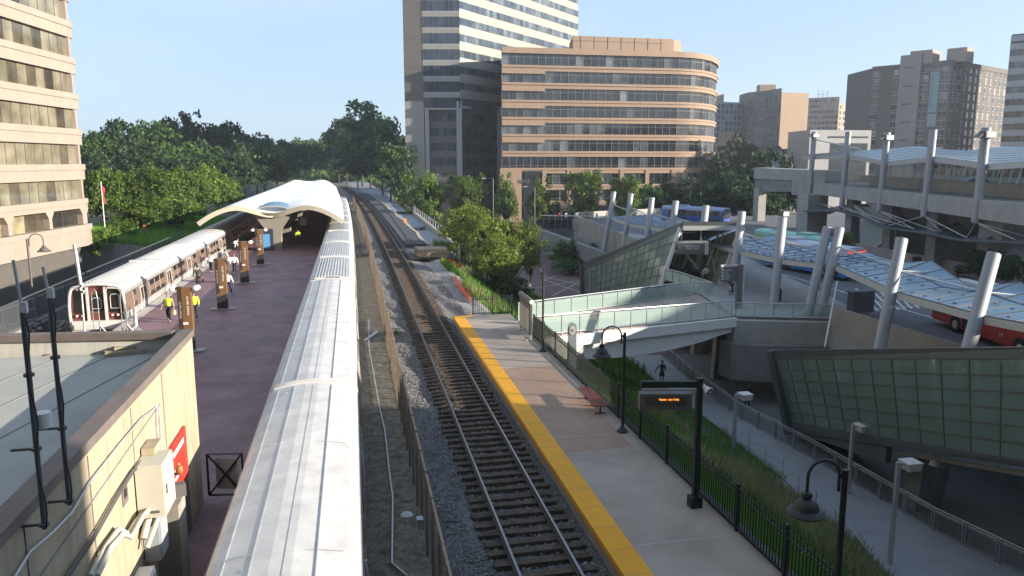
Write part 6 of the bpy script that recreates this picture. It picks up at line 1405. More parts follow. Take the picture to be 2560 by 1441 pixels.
gg=thing('parking_garage','low tan parking garage between the terracotta building and the trees','building',PD(1810,360,300)); a=PD(1760,380,300); b=PD(1848,380,300); m=MB(); m.prism([V2(a+bk),V2(b+bk),V2(b+bk*14),V2(a+bk*14)],-7,17); m.build('core','dark',gg); m=MB()
for z in (18,14.2,10.4,6.6): m.band([V2(a),V2(b)],z-2,z,.2,1)
for t in (0,.33,.66,1): m.beam(atz(lerp(a,b,t),-7),atz(lerp(a,b,t),18),1,1,up=(0,1,0))
m.build('level','brick_tan',gg); q=lerp(a,b,.55); m=MB(); m.prism([V2(q+bk*2),V2(b+bk*2),V2(b+bk*8),V2(q+bk*8)],17.5,21.5); m.build('stair_head','brick_tan',gg)
# townhouse roofs
for k,(px,w,py,l) in enumerate(((1915,34,420,'leftmost dark gabled townhouse roof'),(1945,34,416,'second dark gabled townhouse roof from the left'),(1972,34,420,'white gabled townhouse with a dark roof, third from the left'),(2000,34,424,'rightmost white gabled townhouse beside the upper deck'))):
    c=PD(px,py,205+k*2); t=thing('townhouse',l,'house',c,'townhouses'); u=RT*2.6; zt=PD(px,py-50+k*2,205).z; ze=zt-3; m=MB(); F_=[atz(c-u,-7),atz(c+u,-7),atz(c+u,ze),atz(c,zt),atz(c-u,ze)]; B_=[q+bk*14 for q in F_]; m.face(F_); m.face(B_[::-1])
    for i in range(5): m.face([F_[i],B_[i],B_[(i+1)%5],F_[(i+1)%5]])
    m.build('wall','siding_white',t); m=MB(); o=-bk*.6
    for sg in (1,-1): m.hexa([atz(c+u*1.15*sg,ze-.35)+o,atz(c+u*1.15*sg,ze-.35)+bk*14.5,atz(c,zt+.02)+bk*14.5,atz(c,zt+.02)+o,atz(c+u*1.15*sg,ze-.1)+o,atz(c+u*1.15*sg,ze-.1)+bk*14.5,atz(c,zt+.27)+bk*14.5,atz(c,zt+.27)+o])
    m.build('roof','slate',t)
# distant things
m=MB(); a=PD(745,408,330); m.beam(PD(690,408,330),PD(805,406,330),2.,.9); m.beam(PD(752,410,331),atz(PD(752,410,331),0),.6,.6,up=(1,0,0)); tag(m.build('footbridge_far','concrete'),'pale bridge over the tracks far behind the white canopy','bridge')
m=MB(); q=PD(392,340,520); m.prism([V2(q-RT*6),V2(q+RT*8),V2(q+RT*8+bk*9),V2(q-RT*6+bk*9)],0,PD(392,326,520).z); tag(m.build('distant_block','grey_clad_l'),'small pale flat topped block rising over the left hand trees','building')
m=MB(); q=PD(1010,378,290); m.prism([V2(q-RT*1.6),V2(q+RT*2.5),V2(q+RT*2.5+bk*3),V2(q-RT*1.6+bk*3)],-7,PD(1010,370,290).z); tag(m.build('yellow_hoarding','yellow'),'yellow hoarding glimpsed between the big tree and the tower','hoarding')
m=MB(); q=PD(480,448,190); m.prism([V2(q-RT*5),V2(q+RT*5),V2(q+RT*5+bk*8),V2(q-RT*5+bk*8)],-3,PD(480,444,190).z); tag(m.build('low_roof','grey_box'),'pale low roof behind the sunlit trees on the left','building')
m=MB(); q=PD(570,455,200); m.prism([V2(q-RT*4),V2(q+RT*3),V2(q+RT*3+bk*8),V2(q-RT*4+bk*8)],-3,PD(570,452,200).z); tag(m.build('low_shed','grey_box'),'small blue grey shed behind the trees left of the white canopy','building')
# unseen blocks added outside the frame to shade the station and cut sky light
cb=thing('office_building','broad unseen block added on the right to shade the bus deck','building',(125,0,-6)); m=MB(); m.box(112,135,-60,84,-7,25.6); m.build('wall','brick_tan',cb)
cb=thing('shade_block','unseen stepped block added behind the glass hall to shade the near platform','building',(36,0,-6)); m=MB(); m.box(33,42,-60,13.2,-7,11.4); m.box(33,42,-60,-7.8,11.4,21); m.build('wall','brick_tan',cb)

cb=thing('sky_block','unseen bridge block added directly behind the camera to cut sky light','bridge',(0,-4,6)); m=MB(); m.box(-26,26,-9,-2.5,5.6,14.5); m.build('wall','concrete_dark',cb)
for x_ in (-20,14): m=MB(); m.box(x_-1,x_+1,-8,-4,-6.6,5.6); m.build('pier','concrete',cb)
cb=thing('office_building','high unseen slab added behind the camera to cut sky light','building',(-10,-40,0)); m=MB(); m.box(-60,24,-60,-26,-7,62); m.build('wall','brick_brown',cb)
# ================================================================ VEGETATION
def crown_mesh(name,rx,rz,nclump,nleaf,ls,leafm,core='leaf_dark',seed=1,gap=.25,flat=1.):
    """crown centred at origin: leaf faces in clumps over an uneven volume, with a rough inner mass"""
    r=np.random.default_rng(seed); V=[];F=[];RN=[]
    dirs=r.normal(size=(nclump,3)); dirs/=np.linalg.norm(dirs,axis=1)[:,None]; dirs[:,2]=np.where(dirs[:,2]<-.55,-dirs[:,2],dirs[:,2])
    rad=r.uniform(.55,1.,nclump)**.6; ph=r.uniform(0,6.28,6)
    for k in range(nclump):
        d=dirs[k]; lob=1+.26*math.sin(3*math.atan2(d[1],d[0])+ph[0])+.2*math.sin(5*d[2]+ph[1])+.17*math.sin(4*math.atan2(d[1],d[0])+3*d[2]+ph[2])
        c=d*rad[k]*lob*np.array([rx,rx,rz]); cr=(.16+.16*r.random())*rx*(1.15-.3*rad[k])
        tone=np.clip(.45+.35*r.normal()*.6,.0,1); n=int(nleaf*(.6+.8*r.random()))
        ld=r.normal(size=(n,3)); ld/=np.linalg.norm(ld,axis=1)[:,None]; P=c+ld*cr*(r.random((n,1))**.33)*np.array([1.25,1.25,.75*flat])
        nn=ld*.6+r.normal(size=(n,3))*.6+np.array([0,0,.5]); nn/=np.linalg.norm(nn,axis=1)[:,None]
        t=np.cross(nn,r.normal(size=(n,3))); t/=np.linalg.norm(t,axis=1)[:,None]; b=np.cross(nn,t); s=ls*r.uniform(.6,1.35,(n,1))
        q=np.stack([P-t*s,P-b*s*.55,P+t*s,P+b*s*.55],1).reshape(-1,3); i0=sum(len(v) for v in V); V.append(q); F+= [(i0+4*j,i0+4*j+1,i0+4*j+2,i0+4*j+3) for j in range(n)]; RN+=list(np.clip(tone+r.normal(size=n)*.16,0,1))
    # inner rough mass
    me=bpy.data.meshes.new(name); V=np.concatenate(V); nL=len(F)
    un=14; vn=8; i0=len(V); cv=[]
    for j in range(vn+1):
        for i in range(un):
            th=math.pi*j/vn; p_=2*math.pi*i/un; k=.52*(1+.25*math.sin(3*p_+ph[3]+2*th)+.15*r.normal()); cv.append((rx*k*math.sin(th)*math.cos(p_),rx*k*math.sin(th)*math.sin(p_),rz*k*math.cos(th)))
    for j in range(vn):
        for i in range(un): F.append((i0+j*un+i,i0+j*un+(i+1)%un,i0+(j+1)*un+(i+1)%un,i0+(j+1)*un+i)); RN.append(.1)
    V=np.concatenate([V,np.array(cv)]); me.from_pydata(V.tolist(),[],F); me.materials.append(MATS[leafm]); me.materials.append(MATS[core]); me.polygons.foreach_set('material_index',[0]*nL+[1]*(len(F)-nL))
    a=me.attributes.new('rnd','FLOAT','FACE'); a.data.foreach_set('value',RN); me.update(); return me
def trunk_mesh(name,h,r0,spread,seed=1,nb=6):
    rr=random.Random(seed); m=MB(); m.tube([(0,0,0),(rr.uniform(-.1,.1)*h*.2,0,h*.5),(0,0,h)],[r0,r0*.75,r0*.5],8)
    for k in range(nb):
        a=k*6.28/nb+rr.random(); z=h*rr.uniform(.55,1.); e=Vector((math.cos(a)*spread,math.sin(a)*spread,z+spread*rr.uniform(.5,1.1))); m.tube([(0,0,z),(e.x*.5,e.y*.5,(z+e.z)*.5+.1),e],[r0*.45,r0*.28,r0*.1],6)
    me=bpy.data.meshes.new(name); me.from_pydata(m.v,[],m.f); me.materials.append(MATS['bark']); me.polygons.foreach_set('use_smooth',[True]*len(m.f)); me.update(); return me
KINDS={}
def kind(key,rx,rz,th,nc,nl,ls,lm,seeds,**kw): KINDS[key]=[(crown_mesh(f'crown_{key}',rx,rz,nc,nl,ls,lm,seed=s,**kw),trunk_mesh('trunk',th,.035*th+.08,rx*.55,seed=s),rx,rz,th) for s in seeds]
kind('near',2.6,2.6,2.2,150,60,.12,'leaf_bright',(1,2),core='leaf_mid')
kind('street',3.2,3.2,3.,130,42,.2,'leaf_sun',(3,4,5),core='leaf_dark')
kind('round',4.5,4.2,3.4,120,34,.32,'leaf_mid',(6,7),core='leaf_dark')
kind('sunny',4.5,4.,3.,130,36,.3,'leaf_sun',(8,9,10),core='leaf_mid')
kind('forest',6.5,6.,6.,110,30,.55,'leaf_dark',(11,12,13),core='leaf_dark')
kind('forest2',6.5,6.,6.,110,30,.55,'leaf_mid',(14,15),core='leaf_dark')
kind('shrub',1.2,.8,.3,50,26,.1,'leaf_mid',(16,17),core='leaf_mid')
def tree(key,base,H_,W_,label,group,name='tree',v=None):
    cm,tm,rx,rz,th=random.choice(KINDS[key]) if v is None else KINDS[key][v]
    t=thing(name,label,'tree' if name!='shrub' else 'shrub',base,group); s=H_/(th*.8+rz*1.9)
    t.scale=(W_/(2*rx),W_/(2*rx),s); t.rotation_euler=(0,0,random.uniform(0,6.28))
    c=bpy.data.objects.new('crown',cm); COL.objects.link(c); c.parent=t; c.location=(0,0,th*.8+rz*.95)
    k=bpy.data.objects.new('trunk',tm); COL.objects.link(k); k.parent=t
    return t
def tree_px(key,px,ytop,ybase_z,D_,wpx,label,group,name='tree',v=None):
    b=PD(px,420,D_); b.z=ybase_z; zt=PD(px,ytop,D_).z; return tree(key,b,zt-ybase_z,wpx*D_/FPX,label,group,name,v)
# street trees before tower and terracotta building
for px,yt,w,D_,k,l in ((1062,440,92,150,'street','round bright street tree at the left foot of the tower'),(1168,442,84,150,'street','street tree in front of the dark tower base'),(1265,452,56,150,'street','narrow street tree at the joint of tower and terracotta building'),(1352,462,74,152,'street','thin grey green street tree before the terracotta entrance'),(1462,432,88,152,'street','tall street tree before the terracotta piers'),(1565,445,72,150,'street','street tree just left of the leaning columns'),(1610,470,100,160,'round','dark tree between the street and the blue bus')):
    tree_px(k,px,yt,-6.6,D_,w,l,'street trees')
for px,yt,w,D_,l in ((1165,520,100,88,'yellow green bushy tree left of centre on the embankment'),(1215,545,120,80,'leafy young tree behind the weedy bank'),(1280,558,125,82,'widest yellow green young tree of the embankment clump'),(1325,565,55,90,'slim young tree at the right of the embankment clump'),(1240,600,120,72,'low leafy young tree at the front of the embankment clump'),(1130,560,70,92,'darker young tree behind the white gate posts')):
    b=PD(px,600,D_); tree_px('near',px,yt,gh(b.x,b.y)-.2,D_,w,l,'young trees on the embankment')
for px,yt,w,D_,zb,l in ((1412,614,72,114,-6.6,'low dark clipped tree on the left side of the plaza'),(1468,622,66,113,-6.6,'low dark clipped tree on the plaza beside the glass entrance')):
    tree_px('round',px,yt,zb,D_,w,l,'plaza trees')
for px,yt,w,l in ((1430,652,85,'low hedge under the plaza trees'),(1150,610,90,'leafy shrub beside the timber stack'),(1190,650,90,'shrub at the foot of the young trees'),(1255,670,100,'broad dark shrub on the bank above the plaza'),(1300,700,70,'dark shrub at the right end of the bank'),(1240,700,120,'shrub in the tall weeds'),(1175,690,60,'small shrub behind the orange netting')):
    b=PZ(px,yt+50,-3) if px<1400 else PZ(px,yt+42,-6.6); tree_px('shrub',px,yt,gh(b.x,b.y)-.3 if b.x<19 else -6.7,(b-Vector((0,0,H))).dot(FW),w,l,'shrubs on the bank','shrub')
# sunlit trees left behind the train
for px,yt,w,D_,l in ((245,428,90,104,'sunlit tree touching the corner of the cream office building'),(318,455,110,110,'rounded sunlit tree behind the flagpole'),(385,440,120,112,'tallest rounded sunlit tree of the row behind the left train'),(450,440,110,118,'sunlit tree in the middle of the row behind the left train'),(500,438,80,128,'sunlit tree right of the middle in the row behind the left train'),(540,440,80,138,'sunlit tree near the right end of the row behind the left train'),(575,462,60,150,'small sunlit tree at the right end of the row'),(350,505,110,100,'lower leafy tree in front of the sunlit row'),(430,500,110,106,'wide low tree in front of the sunlit row')):
    b=PD(px,500,D_); tree_px('sunny',px,yt,-.6,D_,w,l,'sunlit trees behind the left train')
for px,yt,w,D_,l in ((245,585,80,88,'green shrub at the foot of the office corner'),(290,560,60,92,'shrub beside the flagpole'),(215,600,50,84,'small shrub at the end of the picket fence')):
    tree_px('sunny',px,yt,-1.5,D_,w,l,'shrubs by the office corner','shrub')
# dark woods beyond
row=[(225,345,90,180),(290,310,95,190),(330,350,90,200),(395,322,110,205),(440,308,90,212),(480,312,90,215),(530,330,90,220),(585,318,100,225),(640,345,110,220),(690,368,80,240),(610,350,100,200),(530,360,100,190),(440,370,110,185),(350,380,100,175),(250,385,90,170),(660,380,90,205),(300,405,100,168),(400,400,110,170),(500,395,110,176),(590,390,100,185),(725,362,70,300),(765,358,80,330),(800,362,60,340),(866,305,90,345),(925,288,120,300),(975,315,90,195),(905,330,110,320),(846,335,70,360),(955,370,100,230),(893,390,80,300),(985,375,70,188),(830,372,60,380),(1005,400,50,175)]
pos=['far left','left','left of centre','centre left','just left of the white canopy','above the white canopy','right of the white canopy','beside the tower']
for k,(px,yt,w,D_) in enumerate(row):
    kk='forest' if k%3 else 'forest2'
    nm='dark woodland tree '+('at far left, ' if px<320 else 'left of centre, ' if px<520 else 'left of the white canopy, ' if px<700 else 'beyond the white canopy, ' if px<830 else 'between tracks and tower, ')
    order=sorted([r_ for r_ in row if (r_[0]<320)==(px<320) and (r_[0]<520)==(px<520) and (r_[0]<700)==(px<700) and (r_[0]<830)==(px<830)],key=lambda r_:r_[1]); i=order.index(row[k]); nm+='with the '+['tallest crown','second tallest crown','third tallest crown','fourth tallest crown','fifth tallest crown','sixth tallest crown','seventh tallest crown','eighth tallest crown','ninth tallest crown','lowest crown','lowest crown'][min(i,10)]+' there'
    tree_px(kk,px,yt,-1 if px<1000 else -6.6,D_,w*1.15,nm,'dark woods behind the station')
wd=MB(); r=random.Random(5)
far_pts=[]
fm=crown_mesh('distant_wood',1,1,10,10,.2,'leaf_dark')
# far wooded horizon: one mass nobody could count
V=[];F=[];RN=[]
for k in range(5200):
    az=r.uniform(-.62,.75); dist=r.uniform(380,900); x=math.sin(az)*dist; y=math.cos(az)*dist; 
    if y<300: continue
    hb=(2.0+dist*.012+3.5*math.sin(az*23)+2.5*math.sin(az*61+dist*.02))*1.0; z=r.uniform(-6,hb+4 if az<.1 else hb); s=r.uniform(2,4.5); c=np.array([x,y,z]); i0=len(V)
    for j in range(3):
        n=rng.normal(size=3); n/=np.linalg.norm(n); t=np.cross(n,rng.normal(size=3)); t/=np.linalg.norm(t); b=np.cross(n,t); i0=len(V); V+=[tuple(c-t*s),tuple(c-b*s),tuple(c+t*s),tuple(c+b*s)]; F.append((i0,i0+1,i0+2,i0+3)); RN.append(r.random())
me=bpy.data.meshes.new('distant_woodland'); me.from_pydata(V,[],F); me.materials.append(MATS['leaf_mid']); a=me.attributes.new('rnd','FLOAT','FACE'); a.data.foreach_set('value',RN); o=bpy.data.objects.new('distant_woodland',me); COL.objects.link(o); tag(o,'distant woodland along the horizon','woodland'); o['kind']='stuff'
# dark trees behind the transit centre
for px,yt,w,D_,l in ((1800,398,80,170,'dark tree right of the rounded terracotta end'),(1860,350,90,195,'tree with a sunlit top in front of the distant blocks'),(1910,385,100,165,'dark tree left of the upper deck'),(1960,440,120,160,'dark tree seen under the left end of the upper deck'),(1830,440,120,158,'dark tree behind the blue bus'),(1900,470,110,155,'dark tree behind the first pier of the upper deck'),(1755,470,90,158,'dark tree behind the left half of the blue bus'),(1700,465,90,160,'dark tree before the terracotta piers and the blue bus'),(1995,380,60,200,'small dark tree beside the grey office'),(1650,475,90,160,'dark tree behind the leaning column tops')):
    tree_px('forest',px,yt,-6.6,D_,w*1.1,l,'dark trees behind the transit centre')
for px,yt,w,D_,l in ((2120,585,60,80,'pale planting behind the stair glass'),):
    tree_px('near',px,yt,DZ,D_,w,l,None,'shrub')
for px,yt,w,D_,l in ((2480,640,90,62,'dark planter shrub beside the last pier of the upper deck'),(2545,640,80,58,'dark planter shrub at the right picture edge')):
    tree_px('forest',px,yt,DZ,D_,w,l,'planter shrubs','shrub')
# ---------------------------------------------------------------- grass and weeds
def blades(name,n,fn,hmin,hmax,w,mats,label,cat='grass',lean=.35):
    V=[];F=[];RN=[];MI=[]
    for k in range(n):
        q=fn()
        if q is None: continue
        x,y,z,hs,mi=q; h=random.uniform(hmin,hmax)*hs; a=random.uniform(0,6.28); l=random.uniform(0,lean)*h; b=random.uniform(0,6.28)
        dx,dy=math.cos(a)*w,math.sin(a)*w; i=len(V); V+=[(x-dx,y-dy,z-.03),(x+dx,y+dy,z-.03),(x+math.cos(b)*l*.4+dx*.7,y+math.sin(b)*l*.4+dy*.7,z+h*.6),(x+math.cos(b)*l,y+math.sin(b)*l,z+h)]; F.append((i,i+1,i+2,i+3)); RN.append(random.random()); MI.append(mi)
    me=bpy.data.meshes.new(name); me.from_pydata(V,[],F)
    for m_ in mats: me.materials.append(MATS[m_])
    me.polygons.foreach_set('material_index',MI); a=me.attributes.new('rnd','FLOAT','FACE'); a.data.foreach_set('value',RN); o=bpy.data.objects.new(name,me); COL.objects.link(o); tag(o,label,cat); o['kind']='stuff'; return o
def slope():
    y=14+48*random.random()**1.25; x=random.uniform(10.1,20.6 if y<34 else 22)
    z=gh(x,y); e=x-10.1; n=math.sin(x*1.1+1.3*math.sin(y*.35))+.6*math.sin(y*.5)
    straw=(e>5.2 and y<34 and n>-.7) or (e>4 and n>.8); hs=1.0 if not straw else 1.9
    if y>33: hs*=.75
    if y>47: hs*=1.2
    return x,y,z,hs,1 if (straw and random.random()<.75) else 0
blades('meadow_grass',150000,slope,.2,.6,.014,['blade_green','blade_straw'],'green and straw coloured grass on the slope between picket fence and sunken path')
def bank():
    y=random.uniform(47.6,92); x=random.uniform(8.6,22); z=gh(x,y)
    if x<8.9+.8*math.sin(y*.4)+ (1.2 if y>80 else 0): return None
    st=math.sin(x*.8+y*.22)+.5*math.sin(y*.9)>.75 or (y<56 and 10.5<x<15); return x,y,z,1.+.9*(math.sin(x*.7+y*.3)>0)+(.8 if st else 0),1 if (st and random.random()<.55) else 0
blades('bank_weeds',60000,bank,.25,.6,.03,['blade_green','blade_straw'],'tall weeds on the bank beyond the end of the platform','weeds')
def lefty():
    y=random.uniform(96,140); x=random.uniform(-34,-19.2+cshift(y)); return x,y,gh(x,y),1,0
blades('trackside_weeds',22000,lefty,.4,1.1,.06,['blade_green','blade_straw'],'dark weeds under the sunlit trees beside the left train','weeds')
V=MB()
for k in range(260):
    q=slope(); V.tube([(q[0],q[1],q[2]+.3),(q[0]+.02,q[1],q[2]+.34)],.022,4) if q[4]==0 else None
o=V.build('clover_flowers','cloth_white'); tag(o,'tiny white flowers dotted over the grass slope','flowers'); o['kind']='stuff'
# loose stones catching the light on the ballast
V=[];F=[]; r=random.Random(3)
for k in range(26000):
    y=12+60*r.random()**1.5; x=r.uniform(1.9,6.) if r.random()<.75 or y<47.5 else r.uniform(6,9.3)
    if y>47.5 and r.random()<.3: x=r.uniform(6,9.5)
    if abs(x-CX(y))<.1: continue
    s=r.uniform(.018,.05); z=gh(x,y)+ (.09*math.sin(x*3.1+y*.9)*math.sin(y*.37) if abs(x-CX(y))>1.6 else 0)+(.28*max(0,math.sin((x+y*.12)*1.6))*math.sin(y*.21+1) if 6.2<x<11 and 47<y<90 else 0)
    i=len(V); V+=[(x-s,y-s*.6,z),(x+s,y-s*.8,z),(x+s*.7,y+s,z),(x-s*.8,y+s*.7,z),(x+r.uniform(-.4,.4)*s,y+r.uniform(-.4,.4)*s,z+s*1.1)]; F+=[(i,i+1,i+4),(i+1,i+2,i+4),(i+2,i+3,i+4),(i+3,i,i+4)]
me=bpy.data.meshes.new('loose_stones'); me.from_pydata(V,[],F); me.materials.append(MATS['stone']); a=me.attributes.new('rnd','FLOAT','FACE'); a.data.foreach_set('value',[r.random() for _ in F]); o=bpy.data.objects.new('loose_stones',me); COL.objects.link(o); tag(o,'loose grey ballast stones around the rails','gravel'); o['kind']='stuff'

# ================================================================ AIR
hz=MB(); hz.box(-1500,1500,-650,1600,-9,110); ho=hz.build('haze','dark',kind='stuff'); ho.data.materials.clear()
hm=bpy.data.materials.new('haze'); hm.use_nodes=True; nt=hm.node_tree; nt.nodes.remove(nt.nodes['Principled BSDF']); pv=nt.nodes.new('ShaderNodeVolumePrincipled'); pv.inputs['Color'].default_value=(.80,.88,1,1); pv.inputs['Density'].default_value=.00028; pv.inputs['Anisotropy'].default_value=.3
nt.links.new(pv.outputs[0],nt.nodes['Material Output'].inputs['Volume']); ho.data.materials.append(hm); tag(ho,'thin pale haze in the air over the station','haze')
# ================================================================ PEOPLE
import bmesh
def skinned(name,nodes,edges,matname,parent,M,sub=1,root=0):
    bm=bmesh.new(); ly=bm.verts.layers.skin.verify(); vs=[]
    for k,(p,r) in enumerate(nodes):
        v=bm.verts.new(M@Vector(p)); rr=r if isinstance(r,tuple) else (r,r); v[ly].radius=rr; v[ly].use_root=(k==root); vs.append(v)
    for a,b in edges: bm.edges.new((vs[a],vs[b]))
    me=bpy.data.meshes.new(name); bm.to_mesh(me); bm.free(); o=bpy.data.objects.new(name,me); COL.objects.link(o)
    s=o.modifiers.new('skin','SKIN'); s.use_smooth_shade=True; s.branch_smoothing=.4; q=o.modifiers.new('sub','SUBSURF'); q.levels=sub; q.render_levels=sub
    bpy.context.view_layer.update(); m2=bpy.data.meshes.new_from_object(o.evaluated_get(bpy.context.evaluated_depsgraph_get())); m2.name=name; m2.materials.clear(); m2.materials.append(MATS[matname])
    o.modifiers.clear(); o.data=m2; bpy.data.meshes.remove(me); o.parent=parent; o.matrix_parent_inverse=Matrix.Translation(-Vector(parent.location)); return o
def person(foot,h,face,label,top='cloth_white',legs='cloth_navy',skin='skin',hair='hair',stride=.25,armL=(-.15,.1),armR=(.15,.1),coat=False,vest=None,bag=None,cap=None,sleeves=1.,holdup=False,lean=0.,skirt=False,group='people at the station'):
    """face: heading angle in plan (0 = +Y away from camera); armL/armR: (forward swing, outward)"""
    t=thing('person',label,'person',foot,group); s=h/1.75; M=Matrix.Translation(Vector(foot))@Matrix.Rotation(face,4,'Z')@Matrix.Scale(s,4)
    st=stride; pel=(0,0,.95); ch=(0,lean*.6,1.32); nk=(0,lean,1.50); hd=(0,lean+.02,1.63)
    sL=(-.19,lean*.85,1.42); sR=(.19,lean*.85,1.42)
    def arm(sh,fw,out,sg,up=False):
        el=(sh[0]+sg*(.05+out*.3),sh[1]+fw*.6-.02,sh[2]-.29); 
        wr=(el[0]+sg*out*.2-sg*.01,el[1]+fw*.7+.06,el[2]-.25) if not up else (el[0]-sg*.06,el[1]+.22,el[2]+.12)
        d=(Vector(wr)-Vector(el)).normalized(); pm=tuple(Vector(wr)+d*.05); return el,wr,pm,d
    eL,wL,pL,dL_=arm(sL,*armL,-1); eR,wR,pR,dR=arm(sR,*armR,1,holdup)
    hipL=(-.095,0,.90); hipR=(.095,0,.90)
    kL=(-.10,st*.42+.03,.50); kR=(.10,-st*.25+.05,.50); aL=(-.10,st*.55,.09); aR=(.10,-st*.75,.09+abs(st)*.22); tL=(-.11,st*.55+.15,.035); tR=(.11,-st*.75+.14,.03+abs(st)*.05)
    N=[(pel,(.13,.1)),((0,lean*.3,1.12),(.12,.09)),(ch,(.145,.1)),(nk,.05),((hd[0],hd[1],1.565),(.062,.07)),(hd,(.078,.092)),((0,hd[1]+.01,1.70),(.07,.085)),
       (sL,.055),(eL,.042),(wL,.027),(pL,(.038,.018)),(sR,.055),(eR,.042),(wR,.027),(pR,(.038,.018)),
       (hipL,.085),(kL,.055),(aL,.035),(tL,(.04,.025)),(hipR,.085),(kR,.055),(aR,.035),(tR,(.04,.025)),((0,hd[1]+.10,1.625),.014)]
    E=[(0,1),(1,2),(2,3),(3,4),(4,5),(5,6),(2,7),(7,8),(8,9),(9,10),(2,11),(11,12),(12,13),(13,14),(0,15),(15,16),(16,17),(17,18),(0,19),(19,20),(20,21),(21,22),(5,23)]
    for base,d,sg,wr in ((10,dL_,-1,wL),(14,dR,1,wR)):
        p=Vector(N[base][0]); u=Vector((0,1,0)); 
        if abs(d.dot(u))>.8: u=Vector((0,0,1))
        u=(u-d*u.dot(d)).normalized(); cu=Vector((-sg,0,0))
        for j,(o,l) in enumerate(((-.03,.062),(-.01,.075),(.01,.08),(.03,.07))):
            a=p+u*o+d*.02; b=a+d*l*.6; c=b+d*l*.3+cu*.025; i=len(N); N+=[(tuple(a),.0095),(tuple(b),.009),(tuple(c),.008)]; E+=[(base,i),(i,i+1),(i+1,i+2)]
        a=Vector(wr)+u*.035+d*.02; b=a+u*.025+d*.03; i=len(N); N+=[(tuple(a),.011),(tuple(b),.009)]; E+=[(base,i),(i,i+1)]
    skinned('body',N,E,skin,t,M)
    # trousers and shoes
    tr=[(pel,(.15,.115)),(hipL,.1),(kL,.072),((aL[0],aL[1],aL[2]+.03),.06),(hipR,.1),(kR,.072),((aR[0],aR[1],aR[2]+.03),.06)]
    if skirt: tr=[(pel,(.16,.13)),((-.06,0,.78),(.14,.14)),((-.07,.02,.55),(.13,.15)),((-.07,.02,.5),.12),((.06,0,.78),(.14,.14)),((.07,.0,.55),(.13,.15)),((.07,.0,.5),.12)]
    skinned('trousers' if not skirt else 'skirt',tr,[(0,1),(1,2),(2,3),(0,4),(4,5),(5,6)],legs,t,M)
    for q,k in ((aL,tL),(aR,tR)): skinned('shoe',[((q[0],q[1]-.05,q[2]-.045),.035),((q[0],q[1]+.04,q[2]-.04),(.045,.04)),((k[0],k[1]+.03,k[2]),(.045,.028))],[(0,1),(1,2)],'black',t,M)
    # top
    lo=(.97,.55)[coat]; w0=(.155,.12) if not coat else (.17,.14)
    TN=[((0,0,lo),w0),((0,lean*.3,1.12),(.15,.115)),((0,lean*.6,1.33),(.17,.125)),((0,lean*.9,1.46),(.09,.08)),(sL,.075),(tuple(lerp(sL,eL,.5 if sleeves<.6 else 1)),.062),(tuple(lerp(eL,wL,.02 if sleeves<.6 else .85)),.05),(sR,.075),(tuple(lerp(sR,eR,.5 if sleeves<.6 else 1)),.062),(tuple(lerp(eR,wR,.02 if sleeves<.6 else .85)),.05)]
    TE=[(0,1),(1,2),(2,3),(2,4),(4,5),(2,7),(7,8)]
    if sleeves>=.6: TE+=[(5,6),(8,9)]
    else: TN=[n for i,n in enumerate(TN) if i not in (6,9)]; TE=[(0,1),(1,2),(2,3),(2,4),(4,5),(2,6),(6,7)]
    skinned('shirt' if not coat else 'coat',TN,TE,top,t,M,root=1)
    if vest: skinned('vest',[((0,0,.95),(.168,.135)),((0,lean*.3,1.14),(.165,.13)),((0,lean*.6,1.34),(.183,.138)),((0,lean*.8,1.44),(.12,.09))],[(0,1),(1,2),(2,3)],vest,t,M)
    # hair, eyes
    m=MB(); c=Vector((0,hd[1]-.012,1.655)); i0=0
    prof=[(.02,.125),(.055,.112),(.082,.075),(.092,.03),(.09,-.02),(.078,-.055)]; n=12
    for r_,z in prof:
        for k in range(n):
            a=2*math.pi*k/n; y=math.sin(a)*r_*1.08; zz=z
            if math.sin(a)>.35 and z<.06: y*=.86; zz=max(z,.045)
            m.v.append(tuple(c+Vector((math.cos(a)*r_,y,zz))))
    for j in range(len(prof)-1):
        for k in range(n): a=j*n+k; b=j*n+(k+1)%n; m.f.append((a,b,b+n,a+n)); m.m.append(0); m.r.append(.5)
    m.f.append(tuple(range(n))[::-1]); m.m.append(0); m.r.append(.5)
    m.v=[tuple(M@Vector(v)) for v in m.v]; m.build('hair' if not cap else 'cap',cap or hair,t,smooth=60)
    m=MB()
    for sx_ in (-.03,.03): m.obox(M@Vector((sx_,hd[1]+.088,1.64)),(.009*s,.004*s,.006*s),face)
    m.obox(M@Vector((0,hd[1]+.088,1.575)),(.022*s,.004*s,.004*s),face); m.build('face_features','hair',t)
